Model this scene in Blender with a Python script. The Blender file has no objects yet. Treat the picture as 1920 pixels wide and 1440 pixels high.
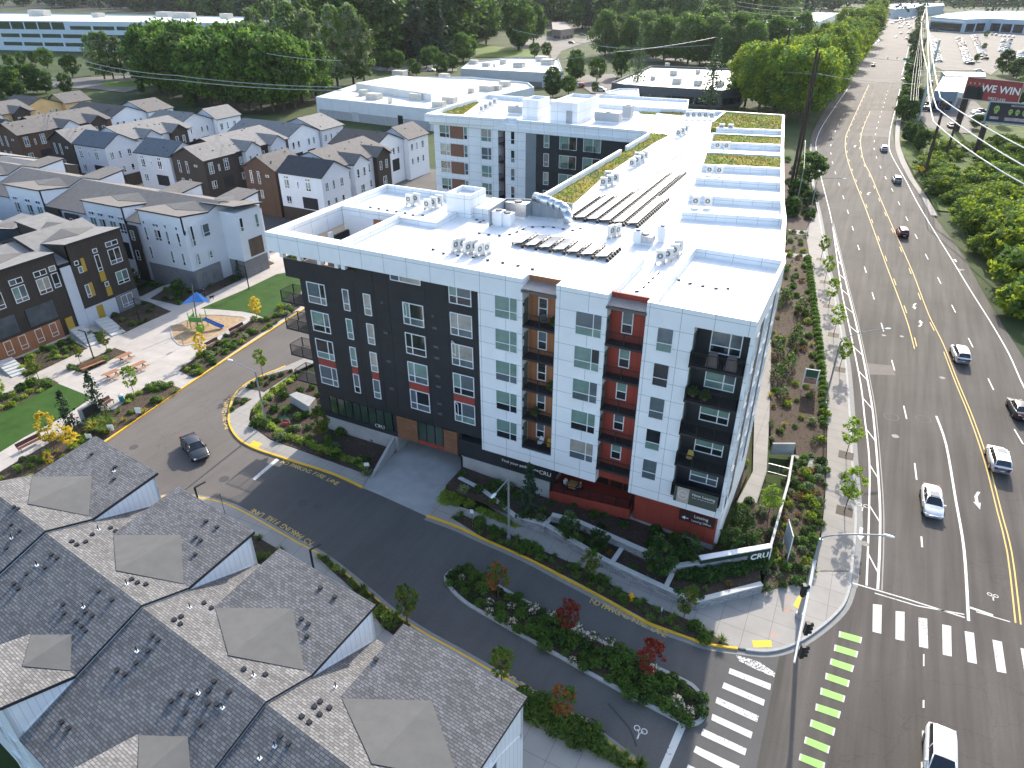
import bpy, bmesh, math, random
from mathutils import Vector, Matrix
R_=math.radians
# ---------------------------------------------------------------- camera, world, sun, exposure
scene=bpy.context.scene
F=1319.65
YAW,PIT,ROL=R_(-26.67),R_(30.065),R_(-.1276)
_f=Vector((math.sin(YAW)*math.cos(PIT),math.cos(YAW)*math.cos(PIT),-math.sin(PIT)))
_r=Vector((math.cos(YAW),-math.sin(YAW),0)); _u=_r.cross(_f)
RT=_r*math.cos(ROL)+_u*math.sin(ROL); UP=-_r*math.sin(ROL)+_u*math.cos(ROL); FW=_f
CAM=Vector((27.49,-48.288,45.0))
cd=bpy.data.cameras.new('camera'); cam=bpy.data.objects.new('camera',cd); scene.collection.objects.link(cam)
cd.sensor_width=36; cd.lens=F/1920*36; cd.clip_start=.5; cd.clip_end=6000
m=Matrix((RT,UP,-FW)).transposed().to_4x4(); m.translation=CAM; cam.matrix_world=m
scene.camera=cam
scene.view_settings.view_transform='Standard'; scene.view_settings.look='None'
scene.view_settings.exposure=1.38; scene.view_settings.gamma=1
SUN_EL,SUN_AZ=R_(27),R_(-5)      # sun stands behind the buildings; azimuth from +Y toward +X
w=bpy.data.worlds.new('World'); scene.world=w; w.use_nodes=True
nt=w.node_tree; bg=nt.nodes['Background']; sk=nt.nodes.new('ShaderNodeTexSky'); sk.sky_type='NISHITA'
sk.sun_disc=False; sk.sun_elevation=SUN_EL; sk.sun_rotation=SUN_AZ; sk.dust_density=2.0; sk.air_density=1.0
nt.links.new(sk.outputs[0],bg.inputs[0]); bg.inputs[1].default_value=.15
sl=bpy.data.lights.new('sun','SUN'); sl.energy=2.75; sl.angle=R_(.6); sl.color=(1,.93,.82)
so=bpy.data.objects.new('sun',sl); scene.collection.objects.link(so)
sdir=Vector((math.sin(SUN_AZ)*math.cos(SUN_EL),math.cos(SUN_AZ)*math.cos(SUN_EL),math.sin(SUN_EL)))
so.rotation_euler=sdir.to_track_quat('Z','Y').to_euler()
rng=random.Random(7)
# ---------------------------------------------------------------- terrain height and survey helpers
def xe(y):
    if y<20: return 26.
    if y<190: return 26-19*(y-20)/170
    return 7-9*(y-190)/560
def H(x,y): return 2*min(1,max(0,(xe(y)-x)/34))
def ray(px,py): return (RT*((px-960)/F)-UP*((py-720)/F)+FW)
def at(px,py,z):
    d=ray(px,py); t=(z-CAM.z)/d.z; return CAM+d*t
def atY(px,py,y):
    d=ray(px,py); return CAM+d*((y-CAM.y)/d.y)
def G(px,py,dz=0):
    z=dz
    for i in range(10):
        p=at(px,py,z); z=H(p.x,p.y)+dz
    return p
def ZF(ox,oy,s): return lambda x,y:(ox+x*s,oy+y*s)
zA=ZF(480,0,1/3); zB=ZF(960,0,.28125); z8=ZF(1180,180,1/6); zR=ZF(1380,0,.28125); z3=ZF(1380,380,.28125); z4=ZF(1380,780,.28125)
z5=ZF(1280,1040,1/3); z6=ZF(0,780,.291667); zN=ZF(560,1020,.395833); zK=ZF(820,780,1/3); zP=ZF(0,380,.291667); zT=ZF(0,160,.208333)
zU=ZF(300,180,.270833); zW=ZF(0,820,.43062); zE=ZF(1560,0,.1875); zO=ZF(0,0,1/3); zL=ZF(0,580,1/6); zM=ZF(680,340,.21875); z7=ZF(1180,450,1/6)
# ---------------------------------------------------------------- object helpers
COL=scene.collection
def tag(o,label=None,cat=None,group=None,kind=None):
    if label: o['label']=label
    if cat: o['category']=cat
    if group: o['group']=group
    if kind: o['kind']=kind
    return o
def empty(name,loc=(0,0,0),rz=0,label=None,cat=None,group=None):
    o=bpy.data.objects.new(name,None); COL.objects.link(o); o.location=loc; o.rotation_euler=(0,0,rz); o.empty_display_size=.3
    return tag(o,label,cat,group)
def wloc(o):
    v=Vector((0,0,0))
    while o: v+=o.location; o=o.parent
    return v
class MB:
    def __init__(s): s.v=[];s.f=[];s.m=[];s.T=None
    def P(s,p):
        p=Vector(p)
        if s.T: p=s.T@p
        s.v.append(p); return len(s.v)-1
    def poly(s,pts,m=0):
        s.f.append([s.P(p) for p in pts]); s.m.append(m); return s
    def box(s,x0,x1,y0,y1,z0,z1,m=0,mt=None):
        i=[s.P(p) for p in((x0,y0,z0),(x1,y0,z0),(x1,y1,z0),(x0,y1,z0),(x0,y0,z1),(x1,y0,z1),(x1,y1,z1),(x0,y1,z1))]
        for k,q in enumerate(((0,3,2,1),(4,5,6,7),(0,1,5,4),(1,2,6,5),(2,3,7,6),(3,0,4,7))):
            s.f.append([i[j] for j in q]); s.m.append(mt if (k==1 and mt is not None) else m)
        return s
    def prism(s,pts,z0,z1,m=0,mt=None):
        # pts 2d (ccw or cw), z0/z1 number
        a=sum(pts[i][0]*pts[(i+1)%len(pts)][1]-pts[(i+1)%len(pts)][0]*pts[i][1] for i in range(len(pts)))
        if a<0: pts=pts[::-1]
        n=len(pts); lo=[s.P((p[0],p[1],z0)) for p in pts]; hi=[s.P((p[0],p[1],z1)) for p in pts]
        s.f.append(hi); s.m.append(m if mt is None else mt); s.f.append(lo[::-1]); s.m.append(m)
        for k in range(n): s.f.append([lo[k],lo[(k+1)%n],hi[(k+1)%n],hi[k]]); s.m.append(m)
        return s
    def loft(s,lo,hi,m=0,cap=True):
        n=len(lo); a=[s.P(p) for p in lo]; b=[s.P(p) for p in hi]
        for k in range(n): s.f.append([a[k],a[(k+1)%n],b[(k+1)%n],b[k]]); s.m.append(m)
        if cap: s.f.append(b); s.m.append(m); s.f.append(a[::-1]); s.m.append(m)
        return s
    def tube(s,p0,p1,r0,r1=None,n=6,m=0,cap=True):
        p0,p1=Vector(p0),Vector(p1); r1=r0 if r1 is None else r1; d=(p1-p0)
        if d.length<1e-6: return s
        d.normalize(); a=d.orthogonal().normalized(); b=d.cross(a)
        A=[p0+(a*math.cos(t)+b*math.sin(t))*r0 for t in [2*math.pi*k/n for k in range(n)]]
        B=[p1+(a*math.cos(t)+b*math.sin(t))*r1 for t in [2*math.pi*k/n for k in range(n)]]
        return s.loft(A,B,m,cap)
    def path(s,pts,r,n=6,m=0):
        for a,b in zip(pts,pts[1:]): s.tube(a,b,r,None,n,m)
        return s
    def bar(s,p0,p1,w,h,m=0):
        # box bar from p0 to p1, width w (horizontal), height h
        p0,p1=Vector(p0),Vector(p1); d=(p1-p0).normalized(); sd=Vector((-d.y,d.x,0))
        if sd.length<1e-4: sd=Vector((1,0,0))
        sd.normalize(); up=d.cross(sd)
        if up.z<0: up=-up
        q=lambda p:[p-sd*w/2-up*h/2,p+sd*w/2-up*h/2,p+sd*w/2+up*h/2,p-sd*w/2+up*h/2]
        return s.loft(q(p0),q(p1),m)
    def ball(s,c,rx,ry,rz,m=0,n=10,k=6,jit=0,r=None):
        c=Vector(c); rows=[]
        for i in range(k+1):
            a=math.pi*i/k; row=[]
            for j in range(n):
                t=2*math.pi*j/n; q=1+(r.uniform(-jit,jit) if r else 0)
                row.append(s.P((c.x+rx*q*math.sin(a)*math.cos(t),c.y+ry*q*math.sin(a)*math.sin(t),c.z+rz*q*math.cos(a))))
            rows.append(row)
        for i in range(k):
            for j in range(n): s.f.append([rows[i][j],rows[i+1][j],rows[i+1][(j+1)%n],rows[i][(j+1)%n]]); s.m.append(m)
        return s
    def wallbox(s,p,q,t,z0,z1,m=0,mt=None):
        # wall of thickness t along segment p-q (t to the left side), 2d pts
        p,q=Vector(p[:2]),Vector(q[:2]); d=(q-p).normalized(); nrm=Vector((-d.y,d.x))*t
        return s.prism([tuple(p),tuple(q),tuple(q+nrm),tuple(p+nrm)],z0,z1,m,mt)
    def mesh(s,name,mats,off=Vector((0,0,0)),smooth=False):
        me=bpy.data.meshes.new(name); me.from_pydata([tuple(p-off) for p in s.v],[],s.f)
        for mm in mats: me.materials.append(mm)
        me.polygons.foreach_set('material_index',s.m)
        if smooth: me.polygons.foreach_set('use_smooth',[True]*len(s.f))
        me.update(); return me
    def build(s,name,mats,parent=None,smooth=False,label=None,cat=None,group=None,kind=None,local=False,loc=None):
        if not isinstance(mats,(list,tuple)): mats=[mats]
        off=wloc(parent) if (parent and not local) else Vector((0,0,0))
        if loc is not None: off=Vector(loc)
        o=bpy.data.objects.new(name,s.mesh(name,mats,off,smooth)); COL.objects.link(o)
        if parent: o.parent=parent
        if loc is not None: o.location=loc
        return tag(o,label,cat,group,kind)
def inst(name,me,parent=None,loc=(0,0,0),rz=0,sc=1):
    o=bpy.data.objects.new(name,me); COL.objects.link(o); o.location=loc; o.rotation_euler=(0,0,rz)
    if sc!=1: o.scale=(sc,sc,sc) if not isinstance(sc,tuple) else sc
    if parent: o.parent=parent
    return o
KIDS={}
def copy_tree(o,parent=None):
    c=o.copy(); COL.objects.link(c); c.parent=parent
    for ch in o.children: copy_tree(ch,c)
    return c
def dup(o,loc,rz=0,label=None,sc=None,group=None):
    c=copy_tree(o); c.location=loc; c.rotation_euler=(0,0,rz)
    if sc: c.scale=(sc,sc,sc)
    if label: c['label']=label
    if group: c['group']=group
    return c
# ---------------------------------------------------------------- materials
MATS={}
def nodes(name,rough=.8,metal=0,spec=.4):
    m=bpy.data.materials.new(name); m.use_nodes=True; t=m.node_tree; b=t.nodes['Principled BSDF']
    b.inputs['Roughness'].default_value=rough; b.inputs['Metallic'].default_value=metal; b.inputs['Specular IOR Level'].default_value=spec
    return m,t,b
def N(t,k,**kw):
    n=t.nodes.new(k)
    for a,v in kw.items():
        if a in n.inputs.keys(): n.inputs[a].default_value=v
        else: setattr(n,a,v)
    return n
def c4(c): return (c[0],c[1],c[2],1)
def noise(t,vec,scale,detail=3,rough=.55):
    n=N(t,'ShaderNodeTexNoise'); n.inputs['Scale'].default_value=scale; n.inputs['Detail'].default_value=detail; n.inputs['Roughness'].default_value=rough
    t.links.new(vec,n.inputs['Vector']); return n.outputs['Fac']
def ramp(t,fac,stops):
    r=N(t,'ShaderNodeValToRGB'); e=r.color_ramp.elements
    while len(e)<len(stops): e.new(.5)
    for i,(p,c) in enumerate(stops): e[i].position=p; e[i].color=c4(c)
    t.links.new(fac,r.inputs[0]); return r.outputs[0]
def mixc(t,fac,a,b,mode='MIX'):
    x=N(t,'ShaderNodeMix',data_type='RGBA',blend_type=mode)
    for sock,v in ((0,fac),(6,a),(7,b)):
        if hasattr(v,'links'): t.links.new(v,x.inputs[sock])
        else: x.inputs[sock].default_value=v if sock==0 else c4(v)
    return x.outputs[2]
def objvec(t,scale=(1,1,1),rotz=0):
    tc=N(t,'ShaderNodeTexCoord'); mp=N(t,'ShaderNodeMapping'); mp.inputs['Scale'].default_value=scale; mp.inputs['Rotation'].default_value=(0,0,rotz)
    t.links.new(tc.outputs['Object'],mp.inputs[0]); return mp.outputs[0]
def bump(t,b,h,dist=.02,st=.5):
    n=N(t,'ShaderNodeBump'); n.inputs['Distance'].default_value=dist; n.inputs['Strength'].default_value=st; t.links.new(h,n.inputs['Height']); t.links.new(n.outputs[0],b.inputs['Normal'])
def M(name,col,rough=.8,var=.12,scale=.8,metal=0,spec=.4,bmp=0):
    if name in MATS: return MATS[name]
    m,t,b=nodes(name,rough,metal,spec)
    if var:
        v=objvec(t); f=noise(t,v,scale,4)
        lo=[c*(1-var) for c in col]; hi=[min(1,c*(1+var)) for c in col]
        t.links.new(ramp(t,f,[(.3,lo),(.7,hi)]),b.inputs['Base Color'])
        if bmp: bump(t,b,noise(t,v,scale*10,3),bmp)
    else: b.inputs['Base Color'].default_value=c4(col)
    MATS[name]=m; return m
def wallvec(t):
    # (x+y, z, 0) so that upright faces along either axis get a sensible 2d pattern
    tc=N(t,'ShaderNodeTexCoord'); s=N(t,'ShaderNodeSeparateXYZ'); t.links.new(tc.outputs['Object'],s.inputs[0])
    a=N(t,'ShaderNodeMath',operation='ADD'); t.links.new(s.outputs[0],a.inputs[0]); t.links.new(s.outputs[1],a.inputs[1])
    c=N(t,'ShaderNodeCombineXYZ'); t.links.new(a.outputs[0],c.inputs[0]); t.links.new(s.outputs[2],c.inputs[1]); return c.outputs[0]
def brickmat(name,c1,c2,mortar,bw,rh,ms,offset=.5,rough=.85,vec='wall',rot=0,var=.1,bias=0,bmp=.01,freq=2,spec=.3,zoff=0):
    m,t,b=nodes(name,rough,0,spec)
    v=wallvec(t) if vec=='wall' else objvec(t,(1,1,1),rot)
    if zoff or vec=='wall':
        mp=N(t,'ShaderNodeMapping'); mp.inputs['Location'].default_value=(0,zoff,0); t.links.new(v,mp.inputs[0]); v=mp.outputs[0]
    k=N(t,'ShaderNodeTexBrick',offset=offset,offset_frequency=freq,squash=1)
    k.inputs['Color1'].default_value=c4(c1);k.inputs['Color2'].default_value=c4(c2);k.inputs['Mortar'].default_value=c4(mortar)
    k.inputs['Scale'].default_value=1;k.inputs['Mortar Size'].default_value=ms;k.inputs['Brick Width'].default_value=bw;k.inputs['Row Height'].default_value=rh;k.inputs['Bias'].default_value=bias
    k.inputs['Mortar Smooth'].default_value=.2
    t.links.new(v,k.inputs[0])
    o=objvec(t); f=noise(t,o,.6,4); g=ramp(t,f,[(.3,(1-var,)*3),(.7,(1+var,)*3)])
    t.links.new(mixc(t,1.,k.outputs[0],g,'MULTIPLY'),b.inputs['Base Color'])
    if bmp: bump(t,b,k.outputs['Fac'],-bmp if False else bmp,.4)
    MATS[name]=m; return m
W_=M('white_panel_plain',(.80,.81,.82),.6,.03,.3)
PANEL=brickmat('white_fibre_cement_panels',(.80,.81,.82),(.765,.78,.795),(.33,.36,.39),2.45,1.535,.022,0,.6,var=.045,bmp=.004,zoff=.62)
DARK=brickmat('dark_lap_siding',(.030,.030,.033),(.034,.034,.037),(.012,.012,.013),3.6,.19,.012,.37,.6,var=.12,bmp=.01)
DARK2=brickmat('charcoal_panels',(.028,.031,.034),(.032,.035,.038),(.012,.012,.013),1.2,1.5,.012,0,.6,var=.12,bmp=.01)
REDP=brickmat('brick_red_panels',(.30,.055,.036),(.28,.050,.034),(.12,.02,.015),1.25,3.3,.012,0,.65,var=.08,bmp=.004)
ORB=brickmat('rust_brown_boards',(.36,.15,.07),(.33,.14,.065),(.12,.05,.025),.42,9,.012,0,.65,var=.1,bmp=.01)
WOOD=brickmat('cedar_slats',(.26,.125,.065),(.21,.10,.052),(.06,.03,.02),9,.13,.012,.3,.6,var=.15,bmp=.01)
BRN=brickmat('chocolate_board_siding',(.052,.042,.036),(.058,.046,.039),(.022,.018,.015),.4,40,.02,0,.75,var=.1,bmp=.02)
BRN2=brickmat('reddish_brown_board_siding',(.115,.066,.045),(.10,.058,.04),(.045,.026,.018),.4,40,.02,0,.75,var=.1,bmp=.02)
WHB=brickmat('white_board_siding',(.74,.76,.79),(.72,.74,.77),(.45,.48,.52),.4,40,.014,0,.65,var=.03,bmp=.015)
WHS=brickmat('white_lap_siding',(.74,.76,.80),(.72,.74,.78),(.5,.53,.57),40,.2,.01,.3,.65,var=.03,bmp=.01)
GRS=brickmat('light_grey_siding',(.58,.60,.64),(.56,.58,.62),(.36,.38,.42),40,.2,.01,.3,.65,var=.03,bmp=.01)
TEAL=brickmat('slate_blue_siding',(.055,.085,.11),(.05,.08,.105),(.02,.035,.05),40,.2,.012,.3,.7,var=.06)
TANS=M('bare_yellow_sheathing',(.60,.42,.20),.8,.12,.5)
SHIN={}
def shingle(name,c,rot=0):
    d=[x*.72 for x in c]; e=[x*1.28 for x in c]
    return brickmat(name,d,e,[x*.38 for x in c],.33,.15,.018,.37,.9,vec='xy',rot=rot,var=.14,bmp=.02)
SH_NEAR=shingle('weathered_grey_shingles',(.165,.162,.162),R_(7.5)); SH_NEARL=SH_NEAR
SH_GREY=M('taupe_shingles',(.155,.142,.132),.9,.12,1.2,bmp=.02); SH_LITE=M('pale_grey_shingles',(.22,.21,.20),.9,.12,1.2,bmp=.02); SH_BLUE=M('slate_blue_shingles',(.095,.115,.135),.9,.12,1.2,bmp=.02); SH_DARK=M('charcoal_shingles',(.045,.050,.058),.9,.14,1.2,bmp=.02)
STONE=brickmat('stacked_grey_stone',(.22,.23,.25),(.40,.405,.42),(.09,.09,.10),.42,.11,.012,.5,.9,var=.15,bmp=.03)
GBRK=brickmat('grey_brick',(.20,.20,.21),(.26,.255,.26),(.15,.15,.155),.3,.1,.01,.5,.9,var=.08)
CONC=M('weathered_concrete',(.36,.36,.355),.85,.12,.6,bmp=.01); CONCL=M('pale_concrete_coping',(.50,.50,.485),.8,.08,1)
def joints(name,col,w,h,rot,var=.08,jc=.5,ox=0):
    return brickmat(name,col,[c*.95 for c in col],[c*jc for c in col],w,h,.018,0,.85,vec='xy',rot=rot,var=var,bmp=.006)
SIDEW=joints('jointed_sidewalk_concrete',(.34,.318,.29),1.9,1.9,0)
SIDEN=joints('old_sidewalk_concrete',(.30,.278,.25),40,1.55,R_(9.5))
PLAZA=joints('broom_finished_plaza_concrete',(.45,.41,.37),3.1,3.1,0,var=.10,jc=.7)
MEMB=brickmat('white_roof_membrane',(.86,.85,.83),(.83,.82,.80),(.66,.65,.63),3.05,30,.02,0,.55,vec='xy',var=.06,bmp=0)
METW=M('painted_white_metal',(.78,.79,.80),.45,.04,1); BLK=M('black_metal',(.018,.018,.02),.45,.1,3); BLKD=M('black_deck',(.028,.027,.028),.7,.1,3)
GALV=M('galvanised_metal',(.50,.51,.52),.35,.15,3,metal=.8); POLEG=M('grey_painted_pole',(.33,.345,.36),.4,.06,3,metal=.3); DGREY=M('dark_grey_metal',(.10,.105,.11),.5,.1,3)
def asphalt(name,col,cr=.35,sy=.15):
    m,t,b=nodes(name,.9,0,.25); v=objvec(t); f1=noise(t,v,.09,5,.6); f2=noise(t,v,9,3); vs=objvec(t,(1.1,.05,1)); f3=noise(t,vs,.9,3)
    base=ramp(t,f1,[(.28,[c*.82 for c in col]),(.72,[c*1.15 for c in col])])
    g=ramp(t,f3,[(.3,(1-sy,)*3),(.7,(1+sy,)*3)]); base=mixc(t,1.,base,g,'MULTIPLY')
    g=ramp(t,f2,[(.2,(.86,)*3),(.8,(1.12,)*3)]); base=mixc(t,1.,base,g,'MULTIPLY')
    if cr:
        d=N(t,'ShaderNodeTexNoise'); d.inputs['Scale'].default_value=1.2; d.inputs['Detail'].default_value=4; t.links.new(v,d.inputs['Vector'])
        s=N(t,'ShaderNodeVectorMath',operation='SCALE'); s.inputs['Scale'].default_value=1.1; t.links.new(d.outputs['Color'],s.inputs[0])
        a=N(t,'ShaderNodeVectorMath',operation='ADD'); t.links.new(v,a.inputs[0]); t.links.new(s.outputs[0],a.inputs[1])
        vo=N(t,'ShaderNodeTexVoronoi',feature='DISTANCE_TO_EDGE'); vo.inputs['Scale'].default_value=.23; t.links.new(a.outputs[0],vo.inputs['Vector'])
        ck=ramp(t,vo.outputs['Distance'],[(0.,(1,)*3),(.010,(0,)*3)]); mk=ramp(t,noise(t,v,.07,2),[(.44,(0,)*3),(.56,(1,)*3)])
        mm=N(t,'ShaderNodeMath',operation='MULTIPLY'); t.links.new(ck,mm.inputs[0]); t.links.new(mk,mm.inputs[1])
        m2=N(t,'ShaderNodeMath',operation='MULTIPLY'); t.links.new(mm.outputs[0],m2.inputs[0]); m2.inputs[1].default_value=cr
        base=mixc(t,m2.outputs[0],base,[c*.3 for c in col])
    t.links.new(base,b.inputs['Base Color']); bump(t,b,f2,.01,.3); MATS[name]=m; return m
ASPH=asphalt('worn_road_asphalt',(.094,.084,.075),.32,.24); ASPHN=asphalt('newer_street_asphalt',(.108,.104,.10),.1,.06); ASPHL=asphalt('pale_lot_asphalt',(.16,.147,.132),.2,.05); ASPHC=asphalt('pale_concrete_road_patch',(.135,.123,.111),.15,.05)
def worn(name,col,wear,bc=(.13,.122,.115)):
    m,t,b=nodes(name,.7,0,.3); v=objvec(t); f=noise(t,v,7,6,.7); f2=noise(t,v,.5,2)
    a=N(t,'ShaderNodeMath',operation='ADD'); t.links.new(f,a.inputs[0]); s=N(t,'ShaderNodeMath',operation='MULTIPLY'); t.links.new(f2,s.inputs[0]); s.inputs[1].default_value=.35; t.links.new(s.outputs[0],a.inputs[1])
    t.links.new(ramp(t,a.outputs[0],[(wear-.03,bc),(wear+.03,col)]),b.inputs['Base Color']); MATS[name]=m; return m
PWH=worn('road_paint_white',(.74,.73,.70),.53); PWW=worn('worn_crosswalk_paint',(.62,.61,.57),.56); PYE=worn('road_paint_yellow',(.72,.47,.13),.53); PYC=worn('kerb_paint_yellow',(.78,.46,.04),.50,(.35,.33,.28)); PGR=worn('bike_lane_green_paint',(.30,.60,.14),.47); PYL=worn('faded_yellow_lettering',(.60,.42,.14),.55,(.1,.1,.1)); PWA=worn('worn_away_white_paint',(.66,.65,.62),.66)
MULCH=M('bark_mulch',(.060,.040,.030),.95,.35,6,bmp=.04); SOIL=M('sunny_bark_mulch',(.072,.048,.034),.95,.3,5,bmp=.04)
def greenmat(name,stops,scale=.6,rough=.9,b2=.05):
    m,t,b=nodes(name,rough,0,.2); v=objvec(t); f=noise(t,v,scale,6,.65); t.links.new(ramp(t,f,stops),b.inputs['Base Color']); bump(t,b,noise(t,v,scale*14,4),b2,.8); MATS[name]=m; return m
LAWN=greenmat('mown_lawn',[(.3,(.022,.062,.010)),(.5,(.034,.085,.013)),(.7,(.045,.098,.02))],.5,.9,.03)
FIELD=greenmat('grassy_ground',[(.3,(.025,.042,.014)),(.5,(.045,.07,.02)),(.75,(.085,.09,.035))],.05,.95,.1)
SEDUM=greenmat('sedum_green_roof',[(.3,(.12,.08,.035)),(.44,(.10,.12,.03)),(.56,(.26,.21,.035)),(.7,(.13,.14,.035))],.35,.95,.06)
BANK=greenmat('ivy_covered_bank',[(.3,(.035,.07,.014)),(.5,(.075,.115,.024)),(.7,(.13,.15,.03))],.25,.95,.12)
CHIPS=M('tan_wood_chips',(.38,.26,.15),.95,.25,3,bmp=.03)
def glass(name,col,rough=.06,spec=1.2,var=.25,metal=.0):
    m,t,b=nodes(name,rough,metal,.9)
    v=objvec(t); f=noise(t,v,.55,2); t.links.new(ramp(t,f,[(.35,[c*(1-var) for c in col]),(.65,[min(1,c*(1+var)) for c in col])]),b.inputs['Base Color']); MATS[name]=m; return m
GLG=glass('window_glass_green_blind',(.16,.25,.215)); GLD=glass('window_glass_dark',(.018,.022,.025)); GLT=glass('window_glass_drapes',(.33,.31,.27)); GLB=glass('window_glass_grey',(.10,.125,.14)); GLO=glass('office_ribbon_glass',(.035,.06,.04),.05)
GLS=[GLG,GLD,GLT,GLB]
def leafmat(name,c1,c2,tr=.35):
    c1=[c*1.5 for c in c1]; c2=[c*1.5 for c in c2]
    m,t,b=nodes(name,.65,0,.25); v=objvec(t); f=noise(t,v,1.3,3)
    oi=N(t,'ShaderNodeObjectInfo'); c=ramp(t,f,[(.32,c1),(.68,c2)])
    hs=N(t,'ShaderNodeHueSaturation'); t.links.new(c,hs.inputs['Color'])
    a=N(t,'ShaderNodeMapRange'); a.inputs['To Min'].default_value=.78; a.inputs['To Max'].default_value=1.22; t.links.new(oi.outputs['Random'],a.inputs['Value']); t.links.new(a.outputs[0],hs.inputs['Value'])
    t.links.new(hs.outputs[0],b.inputs['Base Color'])
    tl=N(t,'ShaderNodeBsdfTranslucent'); t.links.new(hs.outputs[0],tl.inputs[0]); mx=N(t,'ShaderNodeMixShader'); mx.inputs[0].default_value=tr
    t.links.new(b.outputs[0],mx.inputs[1]); t.links.new(tl.outputs[0],mx.inputs[2]); t.links.new(mx.outputs[0],t.nodes['Material Output'].inputs[0]); MATS[name]=m; return m
LF_D=leafmat('leaves_dark_green',(.020,.045,.013),(.045,.085,.020)); LF_G=leafmat('leaves_mid_green',(.045,.095,.016),(.10,.17,.026),.4); LF_Y=leafmat('leaves_sunny_yellow_green',(.09,.14,.012),(.22,.26,.02),.5)
LF_C=leafmat('needles_conifer',(.012,.030,.016),(.030,.052,.024),.2); LF_R=leafmat('leaves_red',(.13,.022,.015),(.22,.045,.025)); LF_O=leafmat('leaves_orange_brown',(.15,.065,.02),(.25,.11,.03)); LF_L=leafmat('leaves_lime',(.14,.20,.03),(.28,.34,.07),.45); LF_S=leafmat('leaves_silver_green',(.13,.16,.09),(.22,.25,.14)); LF_A=leafmat('leaves_golden',(.32,.24,.02),(.48,.38,.04),.45); LF_P=leafmat('petals_pale_pink',(.55,.42,.38),(.7,.6,.55)); LF_GR=leafmat('grass_blades',(.07,.12,.02),(.15,.20,.045),.4); LF_V=leafmat('leaves_shrub_green',(.04,.08,.018),(.10,.155,.032),.4)
BARK=M('bark',(.085,.065,.05),.95,.2,4)
# ================================================================ the setting: ground, roads, pavements
def smooth(pts,n=5,closed=False):
    P=[Vector(p) for p in pts]; out=[]; L=len(P); rngk=range(L if closed else L-1)
    for i in rngk:
        if closed: a,b,c,d=P[(i-1)%L],P[i],P[(i+1)%L],P[(i+2)%L]
        else: a,b,c,d=P[max(0,i-1)],P[i],P[i+1],P[min(L-1,i+2)]
        for k in range(n):
            t=k/n; out.append(.5*((2*b)+(c-a)*t+(2*a-5*b+4*c-d)*t*t+(3*b-a-3*c+d)*t**3))
    if not closed: out.append(P[-1])
    return out
def g2(pts,dz=0):
    return [Vector(G(*p,dz)[:2]) for p in pts]
def sheet_mesh(name,polys,dz,mats,skirt=0,mi=None):
    bm=bmesh.new()
    for k,poly in enumerate(polys):
        vs=[bm.verts.new((p[0],p[1],0)) for p in poly]
        try: f=bm.faces.new(vs)
        except ValueError: continue
        f.normal_update()
        if f.normal.z<0: f.normal_flip()
        if mi: f.material_index=mi[k]
    big=[f for f in bm.faces if len(f.verts)>4]
    if big: bmesh.ops.triangulate(bm,faces=big,ngon_method='EAR_CLIP')
    def cut(p,n): bmesh.ops.bisect_plane(bm,geom=bm.verts[:]+bm.edges[:]+bm.faces[:],plane_co=p,plane_no=n,dist=1e-5)
    xs=[v.co.x for v in bm.verts]; ys=[v.co.y for v in bm.verts]
    for y in (20,190,750):
        if min(ys)<y<max(ys): cut((0,y,0),(0,1,0))
    for a,b in ((0,20),(20,190),(190,750),(750,2000)):
        if max(ys)<a and a>0 or min(ys)>b: continue
        for off in (0,-34):
            p=Vector((xe(a)+off,a,0)); q=Vector((xe(b)+off,b,0)); d=q-p; cut(p,Vector((-d.y,d.x,0)).normalized())
    for v in bm.verts: v.co.z=H(v.co.x,v.co.y)+dz
    if skirt:
        be=[e for e in bm.edges if e.is_boundary]
        r=bmesh.ops.extrude_edge_only(bm,edges=be)
        for v in r['geom']:
            if isinstance(v,bmesh.types.BMVert): v.co.z-=skirt
    bmesh.ops.recalc_face_normals(bm,faces=bm.faces[:])
    me=bpy.data.meshes.new(name); bm.to_mesh(me); bm.free()
    for m_ in (mats if isinstance(mats,(list,tuple)) else [mats]): me.materials.append(m_)
    return me
def sheet(name,polys,dz,mats,parent=None,kind='structure',skirt=0,mi=None,label=None,cat=None,group=None):
    o=bpy.data.objects.new(name,sheet_mesh(name,polys,dz,mats,skirt,mi)); COL.objects.link(o)
    if parent: o.parent=parent; kind=None if kind=='structure' else kind
    return tag(o,label,cat,group,kind)
def ribbon(pts,w,off=0,closed=False):
    P=[Vector(p[:2]) for p in pts]; n=len(P); L=[];Rr=[]
    for i in range(n):
        if closed: d=P[(i+1)%n]-P[(i-1)%n]
        else: d=P[min(n-1,i+1)]-P[max(0,i-1)]
        d.normalize(); s=Vector((-d.y,d.x)); L.append(P[i]+s*(off+w/2)); Rr.append(P[i]+s*(off-w/2))
    return [[Rr[i],Rr[(i+1)%n],L[(i+1)%n],L[i]] for i in range(n if closed else n-1)]
def along(pts):
    P=[Vector(p[:2]) for p in pts]; c=[0]
    for a,b in zip(P,P[1:]): c.append(c[-1]+(b-a).length)
    def f(s):
        s=max(0,min(c[-1]-1e-6,s))
        for i in range(len(P)-1):
            if c[i+1]>=s:
                t=(s-c[i])/max(1e-9,c[i+1]-c[i]); d=(P[i+1]-P[i]).normalized(); return P[i].lerp(P[i+1],t),d
        return P[-1],(P[-1]-P[-2]).normalized()
    return f,c[-1]
def dashes(pts,w,L,gap,ph=0):
    f,T=along(pts); out=[]; s=ph
    while s<T:
        a,b=max(0,s),min(T,s+L)
        if b-a>.3:
            p,d=f(a); q,_=f(b); n=Vector((-d.y,d.x))*w/2; out.append([p-n,q-n,q+n,p+n])
        s+=L+gap
    return out
BX=2500
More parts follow.
